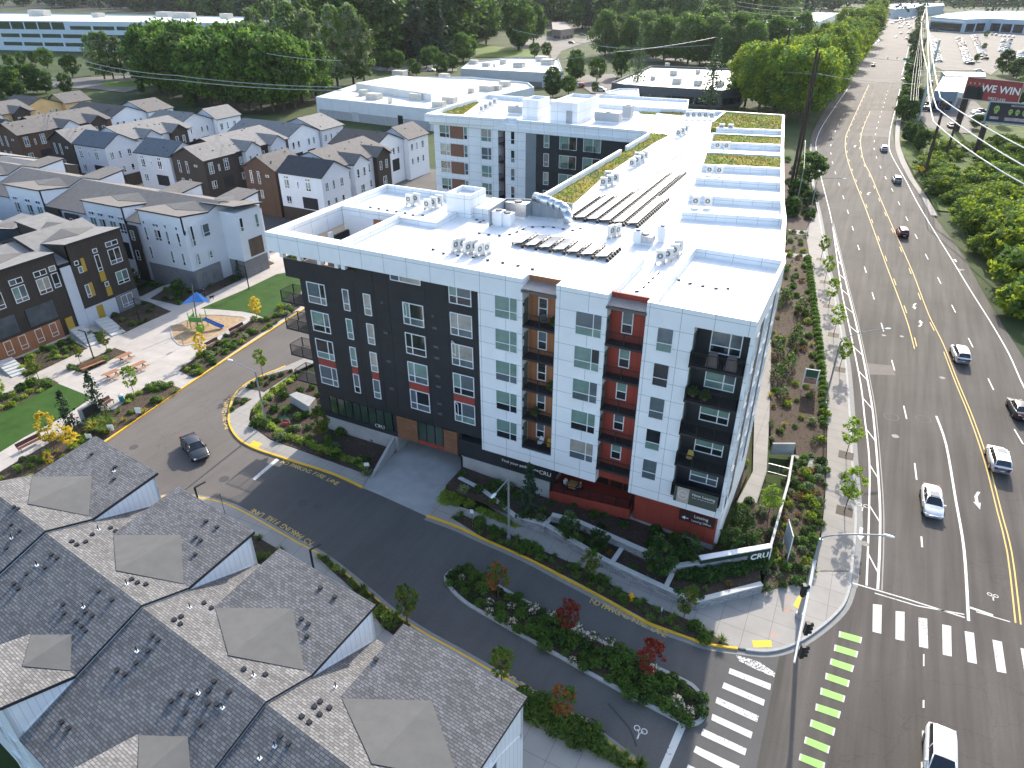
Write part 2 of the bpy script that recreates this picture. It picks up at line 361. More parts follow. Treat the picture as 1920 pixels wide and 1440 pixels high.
ground=sheet('ground',[[(-BX,-600),(BX,-600),(BX,3500),(-BX,3500)]],-.25,FIELD)
# ---- main road
LE=[(1593.8,1098),(1605,977),(1598,864),(1593.8,785),(1586.7,689),(1574,605),(1560,534.7),(1548.8,492.5),(1541,436),(1534,397),(1523,345),(1518,300),(1520,262),(1535,225),(1578,160),(1632,82),(1644,56),(1648,40)]
LEw=smooth(g2(LE),5)
RE=[(1712,40),(1706,79),(1697,126),(1691,160),(1684,197),(1675,236),(1676,262),(1684,292),(1704,325),(1734,380),(1775,437),(1806,480),(1850,560),(1920,672)]
REw=smooth(g2(RE),5)
road=sheet('main_road',[LEw+REw+[Vector((60,20)),Vector((75,-70)),Vector((29.5,-70)),Vector((29.5,0))]],0,ASPH)
sst=[(428.8,788),(431.7,765),(440.5,741.7),(463.8,719.8),(495.8,703.8),(525,692),(574,670),(640,640)]
upL=[(428.8,788),(432,800),(440,815),(455,829.6),(481,842.7),(520,856),(560,869),(600,881),(640,896),(680,915)]
upR=[(800,968),(820,975),(860,990),(903,1010),(986.7,1046.7),(1053,1082),(1120,1116.7),(1170,1145),(1220,1171.7),(1286.7,1195),(1320,1207),(1383,1217),(1440,1222),(1490,1208),(1543,1173),(1580,1136),(1594,1098)]
loC=[(250,947),(268,941),(309,932),(340,931),(373,934.6),(423,946),(466.7,966.7),(513,993),(560,1020),(600,1041),(639,1069),(694.6,1115),(734,1148.6),(797.5,1190),(850,1219),(896.5,1245.6),(979.6,1293),(1054.8,1336.7),(1122,1380),(1201,1439.6)]
plC=[(150,862),(190,835),(239,800),(341,730),(437.5,665.8),(536.7,601.7),(640,535)]
sstW=smooth(g2(sst),4); upLw=smooth(g2(upL),4); upRw=smooth(g2(upR),4); loCw=smooth(g2(loC),4); plCw=g2(plC)
ext=[Vector((23.5,-21)),Vector((25,-26)),Vector((27,-40)),Vector((31,-55))]
poly=list(reversed(sstW))+upLw[1:]+upRw+[Vector((32,0)),Vector((32,-55))]+list(reversed(loCw+ext))+plCw[0:1]+plCw[1:]+[Vector((-62,60)),Vector((-44,60))]
street=sheet('side_street',[poly],-.004,ASPHN)
# paler sheet over the turning area: sunlight put into the asphalt colour
patch=sheet('roundabout_sun_patch',[g2([(195,836),(240,800),(341,731),(437,667),(536,603),(640,540),(640,640),(574,671),(525,693),(496,705),(464,721),(441,742),(433,765),(430,788),(440,815),(457,830),(482,843),(520,857),(497,880),(473,905),(455,925),(410,942),(373,934),(340,931),(309,932),(268,941),(200,900)])],0,asphalt('sunlit_turning_area_asphalt',(.145,.130,.118),.3,.05),street)
sheet('service_lane',[[(-230,38),(-64,38),(-64,20),(-52,20),(-50,60),(-40,125),(-62,132),(-66,108),(-230,112),(-230,56)],[(-230,-60),(-90,-60),(-90,38),(-230,38)]],-.008,ASPHN)
# markings
mk=lambda n,polys,m,dz=.006: sheet(n,polys,dz,m,road,None)
wl=g2([(1530.5,281),(1532,259),(1549,225),(1593.8,160.3),(1641.6,81.6),(1651,56),(1654,42)])
wl0=smooth(g2([(1624.7,1097.8),(1629,977),(1630,864),(1621,782),(1613.4,717.5),(1593.8,619),(1576.9,537.5),(1560,418),(1549,370),(1537.5,323),(1530.5,281),(1532,259),(1549,225),(1593.8,160.3)]),4)
mk('edge_line',ribbon(wl0,.16),PWH)
mk('edge_line',ribbon(g2([(1632,85),(1641.6,81.6),(1651,56),(1654,42)]),.2),PWH)
wl1=smooth(g2([(1645.8,1104.8),(1650,1005),(1648.6,920.6),(1638,785),(1627.5,717.5),(1607.8,619),(1588,537.5),(1567,447.5),(1560,418)]),4)
mk('buffer_line',ribbon(wl1,.2),PWH)
wl2=[p+Vector((.32,0)) for p in wl1]; mk('faded_tar_line',ribbon(wl2,.1),M('tar_seam_grey',(.3,.29,.27)),.004)
fa,Ta=along(wl0); fb,Tb=along(wl1); hb=[]
s=2.
while s<Tb-18:
    p,_=fb(s); q,_=fa(s+2.3); d=(q-p).normalized(); n=Vector((-d.y,d.x))*.06; hb.append([p-n,q-n,q+n,p+n]); s+=7.3
mk('buffer_hatching',hb,PWH,.008)
ln1=smooth(g2([(1729,1026),(1716,875.6),(1693.6,757),(1668,661),(1647,587.6),(1628,524),(1611.5,470),(1598,425),(1586.7,387),(1576,354),(1567,326),(1560,301),(1557.5,278),(1560.8,260),(1573,230.6),(1586.7,206.7)]),4)
mk('lane_dash',dashes(ln1,.15,3.1,9.3,-1.55),PWH)
ln2=smooth(g2([(1930,852),(1882,769.5),(1835.6,674),(1797,596.6),(1764.8,533),(1737,480),(1713,434),(1693,396),(1676.7,363),(1662,336),(1651,313.6),(1642,291),(1638.8,270),(1645.8,233),(1657,197),(1666,166)]),4)
mk('lane_dash',dashes(ln2,.15,3.1,9.3,2),PWH)
yl=smooth(g2([(1714.7,654),(1700.6,602),(1678,540),(1661,495),(1638.8,433.4),(1619,380),(1602,337.5),(1588,295),(1585,264),(1593.8,236),(1629,159)]),4)
mk('turn_lane_line',ribbon(yl,.12),PYE); mk('turn_lane_dash',dashes([p+Vector((.38,0)) for p in yl],.12,3,9,1),PYE)
yr=smooth(g2([(1914,1171),(1897.5,1038.7),(1877.8,960),(1852.5,864),(1824,782),(1796,714.7),(1769.5,647),(1745.6,599),(1734,571),(1712,512),(1695,473),(1675,428),(1654,380),(1633,329),(1617.7,295),(1614.8,253),(1631.7,208)]),4)
mk('centre_line',ribbon(yr,.12),PYE)
fy,Ty=along(yr); sp=[p+Vector((.34,0)) for p in yr]
fs,Ts=along([p-Vector((.36,0)) for p in yr])
mk('centre_line',ribbon([fs(s)[0] for s in [k*3. for k in range(int(56/3))]],.12),PYE)
mk('turn_lane_dash',dashes([fs(k*3.)[0] for k in range(19,int(Ts/3))],.12,3,9,1),PYE)
we=smooth(g2([(1960,790),(1920,726),(1892,664),(1858,605),(1818.8,543),(1785,487),(1757,442),(1720,380),(1698,337.5),(1672.5,292.5),(1667,270),(1671,236),(1681,197),(1689,160)]),4)
mk('edge_line',ribbon(we,.18),PWH); mk('edge_line',ribbon(g2([(1691,140),(1695,126),(1706,79)]),.2),PWH)
mk('turn_pocket_line',ribbon(smooth(g2([(1755.5,780),(1773.8,833),(1792,937.5),(1807.5,1030),(1816,1164)]),4),.22),PWH)
mk('stop_line',ribbon(g2([(1598,1093),(1700,1123),(1809,1158)]),.14)+ribbon(g2([(1640,1112),(1720,1136),(1808,1152)]),.12)+ribbon(g2([(1819,1139),(1862,1154)]),.25)+ribbon(g2([(1830,1147),(1894,1166)]),.1),PWW)
q5=lambda L:[g2([z5(*p) for p in q]) for q in L]
cb=q5([[(1070,278),(1120,283),(1117,445),(1068,433)],[(1198,317),(1248,322),(1247,487),(1197,475)],[(1326,353),(1375,360),(1381,528),(1330,518)],[(1460,392),(1510,402),(1513,573),(1463,562)],[(1586,430),(1638,440),(1655,615),(1603,603)],[(1742,478),(1795,490),(1821,668),(1768,657)],[(1900,525),(1952,538),(1985,720),(1930,705)]])
mk('crosswalk_bar',cb,PWW)
cl=q5([[(265,638),(497,728),(492,762),(258,668)],[(232,718),(462,817),(455,851),(221,750)],[(192,800),(428,907),(418,943),(184,835)],[(168,895),(393,998),(384,1035),(160,930)],[(115,978),(360,1092),(350,1130),(103,1015)],[(75,1075),(320,1190),(305,1240),(60,1110)],[(30,1180),(290,1300),(280,1340),(15,1220)]])
mk('crosswalk_bar',cl,PWW,.010); mk('crosswalk_bar',q5([[(300,565),(425,600),(520,665),(515,690),(400,640),(320,600)]]),PWA,.010)
gq=[[(880,430),(1010,465),(1003,500),(877,463)],[(855,505),(988,545),(980,580),(850,540)],[(833,583),(965,625),(955,662),(827,618)],[(805,664),(940,708),(932,746),(801,700)],[(777,747),(915,795),(907,832),(773,786)],[(750,837),(890,882),(880,922),(745,875)],[(722,926),(860,977),(850,1020),(714,965)],[(690,1023),(830,1078),(820,1120),(682,1060)],[(660,1118),(802,1170),(795,1215),(652,1155)],[(628,1220),(770,1275),(762,1320),(618,1258)]]
gw=q5(gq); mk('bike_crossing_edge',gw,PWW,.010); gi=[]
for q in gw:
    a,b,c,d=q; gi.append([a.lerp(b,.07),a.lerp(b,.93),d.lerp(c,.93),d.lerp(c,.07)])
mk('bike_crossing_green',gi,PGR,.014)
ctr=q5([[(1352,560),(1360,560),(1360,627),(1352,627)],[(1350,818),(1360,818),(1360,862),(1350,862)],[(1346,990),(1357,990),(1357,1048),(1346,1048)],[(1340,1165),(1352,1165),(1352,1225),(1340,1225)]])
mk('lane_dash',ctr,PWW)
def arrow(px,py,L,ang,curve=0,m=PWW):
    p=G(px,py); d=Vector((math.cos(ang),math.sin(ang))); n=Vector((-d.y,d.x)); o=Vector(p[:2]); w_=.12
    w_=.14; pl=[[o-d*L/2+n*curve*1.2-n*w_,o-d*L*.2+n*curve*.25-n*w_,o-d*L*.2+n*curve*.25+n*w_,o-d*L/2+n*curve*1.2+n*w_],[o-d*L*.2+n*curve*.25-n*w_,o+d*L*.15-n*w_,o+d*L*.15+n*w_,o-d*L*.2+n*curve*.25+n*w_],[o+d*L*.12-n*.33,o+d*L*.5,o+d*L*.12+n*.33]]
    return pl
ar=arrow(*z4(1600,560),3.0,R_(-80),.5)+arrow(*z3(1185,690),2.6,R_(-82),.4)+arrow(*z3(1235,805),2.6,R_(98),.4)+arrow(*z4(832,785),2.,R_(-90))+arrow(*z3(1462,385),1.6,R_(100))+arrow(*zR(790,975),3.5,R_(-85),.5)+arrow(*zR(880,1290),3.,R_(-85),.5)
mk('lane_arrow',ar,PWW)
def ring(px,py,r,w_,n=20,sq=1):
    p=G(px,py); c=Vector(p[:2]); return ribbon([c+Vector((math.cos(2*math.pi*k/n),math.sin(2*math.pi*k/n)*sq))*r for k in range(n)],w_,0,True)
bk=[]
for (x,y),s_ in ((z4(845,595),1.),(z3(1495,445),1.),(z4(1712,1195),.7),(zN(1620,880),.8)):
    p=G(x,y); 
    for dx in (-.32*s_,.32*s_): bk+=ribbon([Vector((p.x+dx+math.cos(t)*.24*s_,p.y+math.sin(t)*.24*s_)) for t in [2*math.pi*k/14 for k in range(14)]],.07,0,True)
    bk+=ribbon([Vector((p.x-.25*s_,p.y-.05)),Vector((p.x,p.y-.45*s_)),Vector((p.x+.25*s_,p.y-.05))],.08)+ribbon([Vector((p.x,p.y-.45*s_)),Vector((p.x,p.y-.95*s_))],.1)
mk('bicycle_symbol',bk,PWW,.012)
CIR=M('sealed_trench_circle',(.20,.19,.175),.9); mk('pavement_circle',ring(*z4(1035,5),.8,.05)+ring(*z4(1250,20),.8,.04),CIR,.012)
MH=M('manhole_cover',(.20,.19,.175),.7,.2,5,bmp=.03)
def disc(px,py,r,n=18): 
    c=Vector(G(px,py)[:2]); return [[c+Vector((math.cos(2*math.pi*k/n),math.sin(2*math.pi*k/n)))*r for k in range(n)]]
mk('manhole_cover',disc(*z4(860,852),.36)+disc(*z3(1375,1168),.35)+disc(*z3(985,885),.3)+disc(*z3(1105,892),.3)+disc(*z4(1062,135),.4),MH,.013)
mk('road_patch',[g2([zR(*p) for p in ((900,735),(1040,740),(1020,915),(840,905))])],ASPHC,.003)
mk('road_patch',[g2([z3(*p) for p in ((860,1070),(1035,1085),(1065,1150),(880,1145))])],M('brown_road_patch',(.16,.14,.125),.9,.1),.003)
mk('road_patch',[g2([zE(*p) for p in ((520,200),(790,200),(700,830),(190,830),(330,560),(450,400))])],ASPHC,.003)
SM=lambda n,polys,m,dz=.004: sheet(n,polys,dz,m,street,None)
SM('stop_line',[g2([z6(*p) for p in ((1778,270),(1796,282),(1640,414),(1622,404))])],PWW,.012)
SM('stop_line',[g2([zN(*p) for p in ((1800,850),(1835,865),(1745,1075),(1710,1061))])],PWW)
SM('manhole_cover',disc(*z6(1440,405),.5)+disc(*z6(860,200),.45)+disc(567,943,.5)+disc(597,949,.45),M('dark_manhole_cover',(.065,.062,.06),.7),.012)
SM('tyre_mark',ribbon(smooth(g2([zN(*p) for p in ((1465,755),(1530,830),(1570,880),(1600,960))]),3),.14),M('tyre_rubber_mark',(.05,.05,.05),.8),.003)
# lettering
FONT=None
def textmesh(mb,s,size,Mx,m=0,align='CENTER',ext=0,bold=0):
    c=bpy.data.curves.new('t','FONT'); c.body=s; c.size=size; c.align_x=align; c.align_y='CENTER'; c.extrude=ext; c.offset=bold; c.resolution_u=3
    o=bpy.data.objects.new('t',c); me=bpy.data.meshes.new_from_object(o)
    b=len(mb.v)
    for v in me.vertices: mb.v.append(Mx@v.co)
    for p in me.polygons: mb.f.append([b+i for i in p.vertices]); mb.m.append(m)
    bpy.data.objects.remove(o); bpy.data.curves.remove(c); bpy.data.meshes.remove(me)
def curb_text(s,pts,flip=False,size=.62,space=.50,m=PYL):
    f,T=along(g2(pts)); mb=MB(); n=len(s); 
    for i,ch in enumerate(s):
        if ch==' ': continue
        t=(i+.5)/n*T; p,d=f(t); d3=Vector((d.x,d.y,0)); up=Vector((-d.y,d.x,0))
        dn=Vector((0,0,1)); z=H(p.x,p.y)
        Mx=Matrix((d3,up,dn)).transposed().to_4x4(); Mx.translation=Vector((p.x,p.y,z+.01)); 
        textmesh(mb,ch,size*1.25,Mx,0,'CENTER',0,.012)
    mb.build('fire_lane_lettering',[m],street)
curb_text('NO PARKING FIRE LANE',[zK(*p) for p in ((865,1040),(980,1090),(1080,1135),(1290,1235))])
curb_text('NO PARKING FIRE LANE',[(529,866),(560,877),(600,892),(634,908)],size=.6)
curb_text('NO PARKING FIRE LANE',[(585,1019),(560,1003),(513,975),(471,956)],size=.6)
curb_text('NO PARKING FIRE LANE',[(1098,1352),(1062,1334),(990,1292),(935,1258)],size=.62)
curb_text('NO PARKING FIRE LANE',[(434,742),(424,756),(419,775),(426,805)],size=.55)
YPAD=M('yellow_tactile_pad',(.78,.48,.03),.7,.04,3)
sheet('tactile_pad',q5([[(645,245)if False else (650,238),(690,252),(665,322),(618,292)],[(387,490),(495,487),(502,527),(398,530)]])+[g2([z6(*p) for p in ((1630,165),(1690,185),(1660,212),(1605,192))])],.157,YPAD)
MKO=M('orange_survey_chalk',(.75,.25,.12),.8)
sheet('survey_marks',sum([ribbon(g2([z5(*a),z5(*b)]),.05) for a,b in (((565,300),(575,325)),((578,302),(588,327)),((590,305),(598,325)),((495,445),(503,470)),((508,443),(516,468)),((522,445),(528,465)),((590,240),(600,275)))],[]),.156,MKO)
# ---- pavements, kerbs, beds
def inset(pts,d): 
    P=[Vector(p[:2]) for p in pts]; out=[]
    for i in range(len(P)):
        a=P[max(0,i-1)]; b=P[min(len(P)-1,i+1)]; t=(b-a).normalized(); out.append(P[i]+Vector((-t.y,t.x))*d)
    return out
kerb=lambda nm,pts,m,w=.17,off=0: sheet(nm,ribbon(pts,w,off),.152,m,None,'structure',.17)
KG=M('kerb_concrete',(.40,.395,.38),.85,.1,2)
# building-side pavement of the side street
swA=upRw[:]  # kerb line from driveway to corner and round it
inner=g2([zK(*p) for p in ((20,500),(120,512),(270,560),(440,610),(600,650),(930,850),(1140,950),(1330,1040),(1450,1090))])+g2([(1426.7,1110),(1464,1100),(1512,1092)])+g2([z4(*p) for p in ((520,1060),(570,780))])
corner_end=g2([z4(760,700),z4(765,1000)])
pav=sheet('corner_pavement',[upRw+list(reversed(g2([z4(570,1085),z4(520,1110),z4(470,1110),(1464,1101),(1426.7,1112)]+[zK(*p) for p in ((1450,1090),(1330,1040),(1140,950),(930,850),(600,650),(440,610),(270,560),(120,512),(20,500))])))[::-1][::-1]],.15,SIDEW,skirt=.2) if False else None
cp=upRw+g2([z4(*p) for p in ((775,1040),(560,1040),(520,1060),(470,1110),(300,1140),(165,1180))])+g2([zK(*p) for p in ((1450,1092),(1330,1042),(1140,952),(930,852),(600,652),(440,612),(270,562),(120,514),(20,450))])
sheet('corner_pavement',[cp],.15,SIDEW,skirt=.2)
mainw=smooth(g2([z4(775,1045),(1605,977),(1598,864),(1593.8,785),(1586.7,689),(1574,605),(1560,534.7),(1548.8,492.5),(1541,436),(1537,412),(1530,395)]),3)
mi_=smooth(g2([z4(530,1045),z4(570,780),z4(600,400),(1550,754),(1540,650),(1526,548.8),(1515,464),(1510.8,436),(1522,412),(1530,394)]),3)
sheet('roadside_pavement',[mainw+list(reversed(mi_))],.15,SIDEN,skirt=.2)
kerb('road_kerb',[p+Vector((-.05,0)) for p in LEw[:58]],KG,.22,0)
sheet('gutter',ribbon([p+Vector((.35,0)) for p in LEw[:60]],.5),.003,M('gutter_concrete',(.25,.245,.235),.85,.1,2))
kerb('fire_lane_kerb',upRw[:int(len(upRw)*.70)],PYC,.2)
kerb('corner_kerb',upRw[int(len(upRw)*.70):],KG,.2)
sheet('gutter',ribbon(upRw,.4,-.32),.003,M('gutter_concrete',(.25,.245,.235),.85,.1,2))
kerb('fire_lane_kerb',list(reversed(sstW))[int(len(sstW)*.25):]+upLw[1:],PYC,.2)
kerb('fire_lane_kerb',loCw,PYC,.15); kerb('fire_lane_kerb',plCw,PYC,.22)
sheet('gutter',ribbon(loCw,.35,.28),.003,M('gutter_concrete',(.25,.245,.235),.85,.1,2))
swL=g2([(600,655),(574,672),(525,693),(496,705),(464,721),(441,742),(433,765),(430,788),(440,815),(457,830),(482,843),(520,857),(560,870),(600,882),(640,897),(680,915),(700,880),(690,893),(600,860),(554,843),(507.5,827),(478,806),(467,788),(469.6,771),(496,742),(554,698),(610,672)])
sheet('entry_pavement',[swL],.15,SIDEW,skirt=.2)
sheet('garage_driveway',[g2([(680,915),(690,893),(744,849),(800,800),(866,860),(864,889),(835,925),(812,950),(800,968)]),],.05,CONC,skirt=.1)
loIn=[p for p in inset(loCw,-5.5)]
sheet('lower_pavement',[loCw+list(reversed(loIn))],.146,SIDEW,skirt=.2)
plaza=sheet('plaza_paving',[g2([(150,862),(190,835),(239,800),(341,730),(437.5,665.8),(536.7,601.7),(640,535),(560,470),(500,476),(370,520),(240,555),(0,640),(-160,700),(-160,1100),(60,925)])],.15,PLAZA,skirt=.2)
def bed(name,pts,m=MULCH,dz=.19,sm=0,skirt=.1):
    w_=g2(pts,.15)
    if sm: w_=smooth(w_,3,True)
    return sheet(name,[w_],dz,m,None,'structure',skirt),w_
lawn1,lawn1w=bed('lawn',[zP(*p) for p in ((1290,680),(1560,565),(1780,460),(1960,430),(1930,600),(1860,645),(1700,740),(1640,715),(1560,700),(1400,685))],LAWN,.18)
lawn2,lawn2w=bed('lawn',[(105,718),(173,745),(124,779),(45,820),(0,848),(-60,880),(-60,800),(0,777),(50,748)],LAWN,.18)
chips,chw=bed('playground_surface',[zP(*p) for p in ((1095,800),(1180,765),(1290,722),(1420,722),(1560,735),(1582,747),(1400,860),(1250,905),(1190,920),(1150,912),(1112,875))],CHIPS,.165)
sheet('playground_edge',ribbon(chw,.18,0,True),.21,KG,None,'structure',.1)
BEDS={}
def B(k,name,pts,m=MULCH,**kw): BEDS[k]=bed(name,pts,m,**kw)[1]
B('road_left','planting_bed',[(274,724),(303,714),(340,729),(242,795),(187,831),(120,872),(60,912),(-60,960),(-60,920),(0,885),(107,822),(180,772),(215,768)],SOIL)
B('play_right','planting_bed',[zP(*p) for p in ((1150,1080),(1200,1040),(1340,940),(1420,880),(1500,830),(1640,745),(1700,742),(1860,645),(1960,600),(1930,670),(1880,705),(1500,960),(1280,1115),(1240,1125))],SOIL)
B('house_right','planting_bed',[zP(*p) for p in ((672,770),(690,740),(830,610),(960,640),(1100,700),(940,770),(785,845))])
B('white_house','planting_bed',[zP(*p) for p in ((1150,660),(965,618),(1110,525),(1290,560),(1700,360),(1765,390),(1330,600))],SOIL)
B('path_a','planting_bed',[zP(*p) for p in ((860,595),(1000,520),(1050,530),(910,602))])
B('path_b','planting_bed',[zP(*p) for p in ((770,460),(950,505),(830,575),(790,565))])
B('orange_house','planting_bed',[zL(*p) for p in ((100,640),(160,570),(760,325),(985,440),(480,680),(290,765))])
B('steps_mid','planting_bed',[zL(*p) for p in ((960,270),(1010,230),(1100,300),(1185,370),(1120,388))])
B('lamp','planting_bed',[zL(*p) for p in ((790,670),(1290,435),(1420,482),(950,720))])
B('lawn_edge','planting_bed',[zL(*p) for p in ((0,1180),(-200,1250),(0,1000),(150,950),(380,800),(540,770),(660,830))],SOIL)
B('small_a','planting_bed',[zP(*p) for p in ((1480,1350),(1510,1250),(1620,1262))])
B('small_b','planting_bed',[zP(*p) for p in ((1575,1190),(1680,1120),(1850,1075),(1890,1090),(1700,1215))])
B('entry','planting_bed',[(471,790),(474,772),(499,743),(545,706),(560,702),(640,742),(742,846),(690,891),(600,857),(556,841),(510,825),(482,806)])
B('strip','planting_bed',[zK(*p) for p in ((75,570),(150,562),(400,662),(600,762),(830,862),(1000,962),(1200,1062),(1430,1155),(1640,1290),(1500,1270),(1390,1232),(1210,1165),(1000,1050),(760,920),(500,790),(250,680))])
B('lower_a','planting_bed',[zN(*p) for p in ((95,65),(130,55),(200,130),(345,245),(440,328),(530,385),(470,445),(405,400),(250,210),(150,120))])
B('lower_b','planting_bed',[zN(*p) for p in ((1060,700),(1130,742),(1250,808),(1420,918),(1640,1075),(1560,1075),(1250,910),(1060,815))])
B('lower_c','planting_bed',[zW(*p) for p in ((1080,420),(1110,430),(1225,495),(1150,570),(1080,560))])
med=smooth(g2([(837,1091),(843,1075),(862,1069),(895,1079),(995,1135),(1138,1210),(1272,1273),(1304,1293),(1321,1321),(1316,1349),(1296,1359),(1268,1350),(1122,1273),(940,1170),(868,1127)]),4,True)
sheet('median_island',[med],.14,MULCH,skirt=.2); sheet('median_kerb',ribbon(med,.3,0,True),.16,KG,None,'structure',.2); BEDS['median']=[p for p in med]
B('main','planting_bed',[z4(*p) for p in ((165,1180),(235,860),(330,460),(350,280),(600,290),(600,400),(560,780),(520,1050),(470,1108),(300,1140))],SOIL)
B('main_up','planting_bed',[z4(*p) for p in ((235,180),(395,200),(400,262),(600,290),(605,0))]+[z3(*p) for p in ((570,960),(520,600),(480,300),(465,200),(330,190),(300,500),(245,860),(225,1180),(225,1440))],SOIL)
B('main_top','planting_bed',[z3(*p) for p in ((320,185),(465,195),(530,60),(500,-60),(420,-200),(330,-300),(300,-100))],SOIL)
sheet('garden_path',[g2([(1380,945),(1391,926),(1411,887),(1413.8,780),(1443,640),(1446,640),(1442,785),(1438,860),(1437,887),(1415,957)]),g2([z4(*p) for p in ((372,268),(605,315),(600,388),(365,340))]),g2([z3(*p) for p in ((345,185),(470,195),(475,225),(370,215))]),g2([z3(*p) for p in ((345,345),(480,350),(485,375),(365,372))])],.25,SIDEW,skirt=.2)
B('path_side','planting_bed',[(1372,944),(1383,930),(1402,887),(1410,780),(1437,640),(1440,620),(1420,620),(1370,800),(1350,940)],SOIL)
# ================================================================ the apartment building
APT=empty('apartment_building',(0,10,1),0,'six storey apartment block with white, charcoal and red walls under a flat white roof','apartment building')
def part(name,mb,mats,root=None,**k): return mb.build(name,mats,root or APT,**k)
ZR=23.0; ZT=23.8
for bx in ((0,4.2,0,2.4,5.63,22.5),(7.18,11.55,0,2.8,5.63,22.5),(14.65,18.4,0,2.5,5.63,22.5),(18.4,22.7,0,2.29,5.63,6.9),(22.45,22.7,.0,.30,6.9,22.5),(22.42,22.7,1.2,13.6,1.9,22.5),(4.2,7.18,0.0,1.29,5.63,7.1)): part('white_wall',MB().box(*bx),[PANEL])
for bx in ((-23.4,-15.2,0,1.3,21.9,22.5),(-23.4,-22.3,1.3,10.4,21.9,22.5),(-15.2,0,0,1.2,21.9,22.5),(-23.4,-15,10.4,20.1,21.9,22.5),(-46.2,-5.2,65.1,66,21.85,22.5)): part('white_roof_band',MB().box(*bx),[PANEL])
b=MB(); b.box(-20.1,-12.9,.25,20,6.6,20.3).box(-12.9,0,.25,14,6.6,21.9).box(-12.9,-6.5,14,19.95,6.6,22.49).box(-20.1,-15.2,10.6,19.95,20.3,21.9)
b.box(-21.85,-20.1,.25,19.9,19.45,20.3).box(-21.85,-12.9,.25,.5,20.3,21.36).box(-21.85,-21.6,.5,19.9,20.3,21.36)
part('charcoal_wall',b,[DARK])
part('inner_wall',MB().box(0,22.4,2.75,14.05,5.6,22.49,0).box(-6.5,22.2,14.05,19.9,1,22.49,0).prism([(-4.95,19.9),(21.9,19.9),(20.8,26.6),(11.4,90.0),(-4.95,88)],1,22.49,0),[DARK2])
part('charcoal_base_wall',MB().box(-20.1,-10.05,.35,14,3.85,6.6).box(-20.1,-10.0,.2,.36,3.85,4.35),[DARK2]); part('charcoal_base_wall',MB().box(-2.85,7.25,.2,14,3.97,5.9),[DARK2])
part('concrete_base',MB().box(-20.1,-10.1,.15,6,.8,3.85),[CONC]); b=MB(); b.box(-2.48,7.1,.1,3,.8,3.97); b.loft([(-2.48,3,.5),(-2.48,.1,.5),(-2.48,.1,4),(-2.48,3,4)],[(-2.3,3,.5),(-2.3,.1,.5),(-2.3,.1,4),(-2.3,3,4)])
b.prism([(7.1,.5),(15.0,1.25),(15.0,3),(7.1,3)],.5,2.0).prism([(15,1.3),(22.4,.95),(22.4,14),(15,14)],.3,1.86)
part('concrete_base',b,[CONC])
part('cedar_panel',MB().box(-9.95,-7.45,.12,.6,3.95,6.6),[WOOD]); part('cedar_panel',MB().box(-4.4,-2.85,.12,.6,3.95,6.6),[WOOD])
part('red_strip',MB().box(-7.45,-4.4,.15,.6,3.95,4.42),[REDP])
b=MB(); b.box(-10.0,-2.5,.4,8,3.97,6.6).box(-10.05,-2.45,8,8.2,1.2,4)
part('garage_soffit',b,[DARK2])
part('red_base_wall',MB().prism([(15,1.28),(22.42,.93),(22.42,14),(15,14)],1.86,5.62),[REDP])
# patio under the middle bay
b=MB(); b.prism([(7.15,.0),(14.75,.75),(14.75,3.4),(7.15,3.4)],1.95,3.1,0); part('patio_parapet',b,[REDP])
part('patio_back_wall',MB().box(7.2,14.9,3.4,3.6,3.1,5.6),[REDP]); 
dr=MB()
for x in (10.6,12.0,13.3): dr.box(x,x+1.2,3.3,3.4,3.1,5.4)
part('patio_doors',dr,[M('dark_bronze_doors',(.03,.022,.018),.4,.2,2)])
part('shopfront_lintel',MB().box(7.2,14.7,2.7,3.6,5.5,5.7),[REDP])
def railing(mb,pts,z,h=1.07,sp=.12,post=1.3,r=.035):
    # pts plan polyline at deck level z
    P=[Vector((p[0],p[1],z)) for p in pts]
    for a,c in zip(P,P[1:]):
        L=(c-a).length; d=(c-a).normalized()
        mb.bar(a+Vector((0,0,h)),c+Vector((0,0,h)),.06,.05); mb.bar(a+Vector((0,0,.1)),c+Vector((0,0,.1)),.04,.04)
        n=max(1,round(L/post))
        for k in range(n+1): p=a+d*L*k/n; mb.box(p.x-r,p.x+r,p.y-r,p.y+r,z,z+h)
        n=max(1,round(L/sp))
        for k in range(1,n): p=a+d*L*k/n; mb.box(p.x-.011,p.x+.011,p.y-.011,p.y+.011,z+.1,z+h)
r_=MB(); railing(r_,[(7.2,1.2),(7.25,.08),(14.7,.82),(14.7,1.6)],3.1,1.05); part('patio_railing',r_,[BLK])
# roof
wing=[(22.7,13.6),(22.2,16.4),(20.9,26.8),(19.74,33.4),(15.4,63.5),(11.65,90.7),(1.2,90.1),(-10.4,88.8),(-31,89.6),(-47.5,90.0),(-46.25,63.75),(-31.1,65.2),(-5.2,65.4),(-5.0,19.05),(-6.5,19.05),(-6.5,20.1),(-23.4,20.1),(-23.4,10.4),(-15.2,10.4),(-15.2,0)]
rf=[(4.2,0),(4.2,1.3),(7.18,1.3),(7.18,0),(11.55,0),(11.55,.95),(14.65,.95),(14.65,0),(22.7,0)]+wing
b=MB(); b.prism(rf,22.5,ZR,0,1); b.box(-23.4,-15.2,0,1.3,22.5,ZR,0,1).box(-23.4,-22.3,1.3,10.4,22.5,ZR,0,1)
roof=part('roof',b,[PANEL,MEMB])
def parapet(pts,t=.3,z0=ZR,z1=ZT,mb=None):
    own=mb is None; mb=mb or MB()
    for a,c in zip(pts,pts[1:]): mb.wallbox(a,c,t,z0,z1,0,1)
    if own: part('parapet',mb,[PANEL,METW],roof)
b=MB()
parapet([(4.197,.28),(4.197,1.28)],.25,mb=b)
for xa,xb in ((-23.4,4.2),(7.18,11.55),(14.65,22.7)): b.wallbox((xa,0),(xb,0),.28,ZR,ZT,0,1)
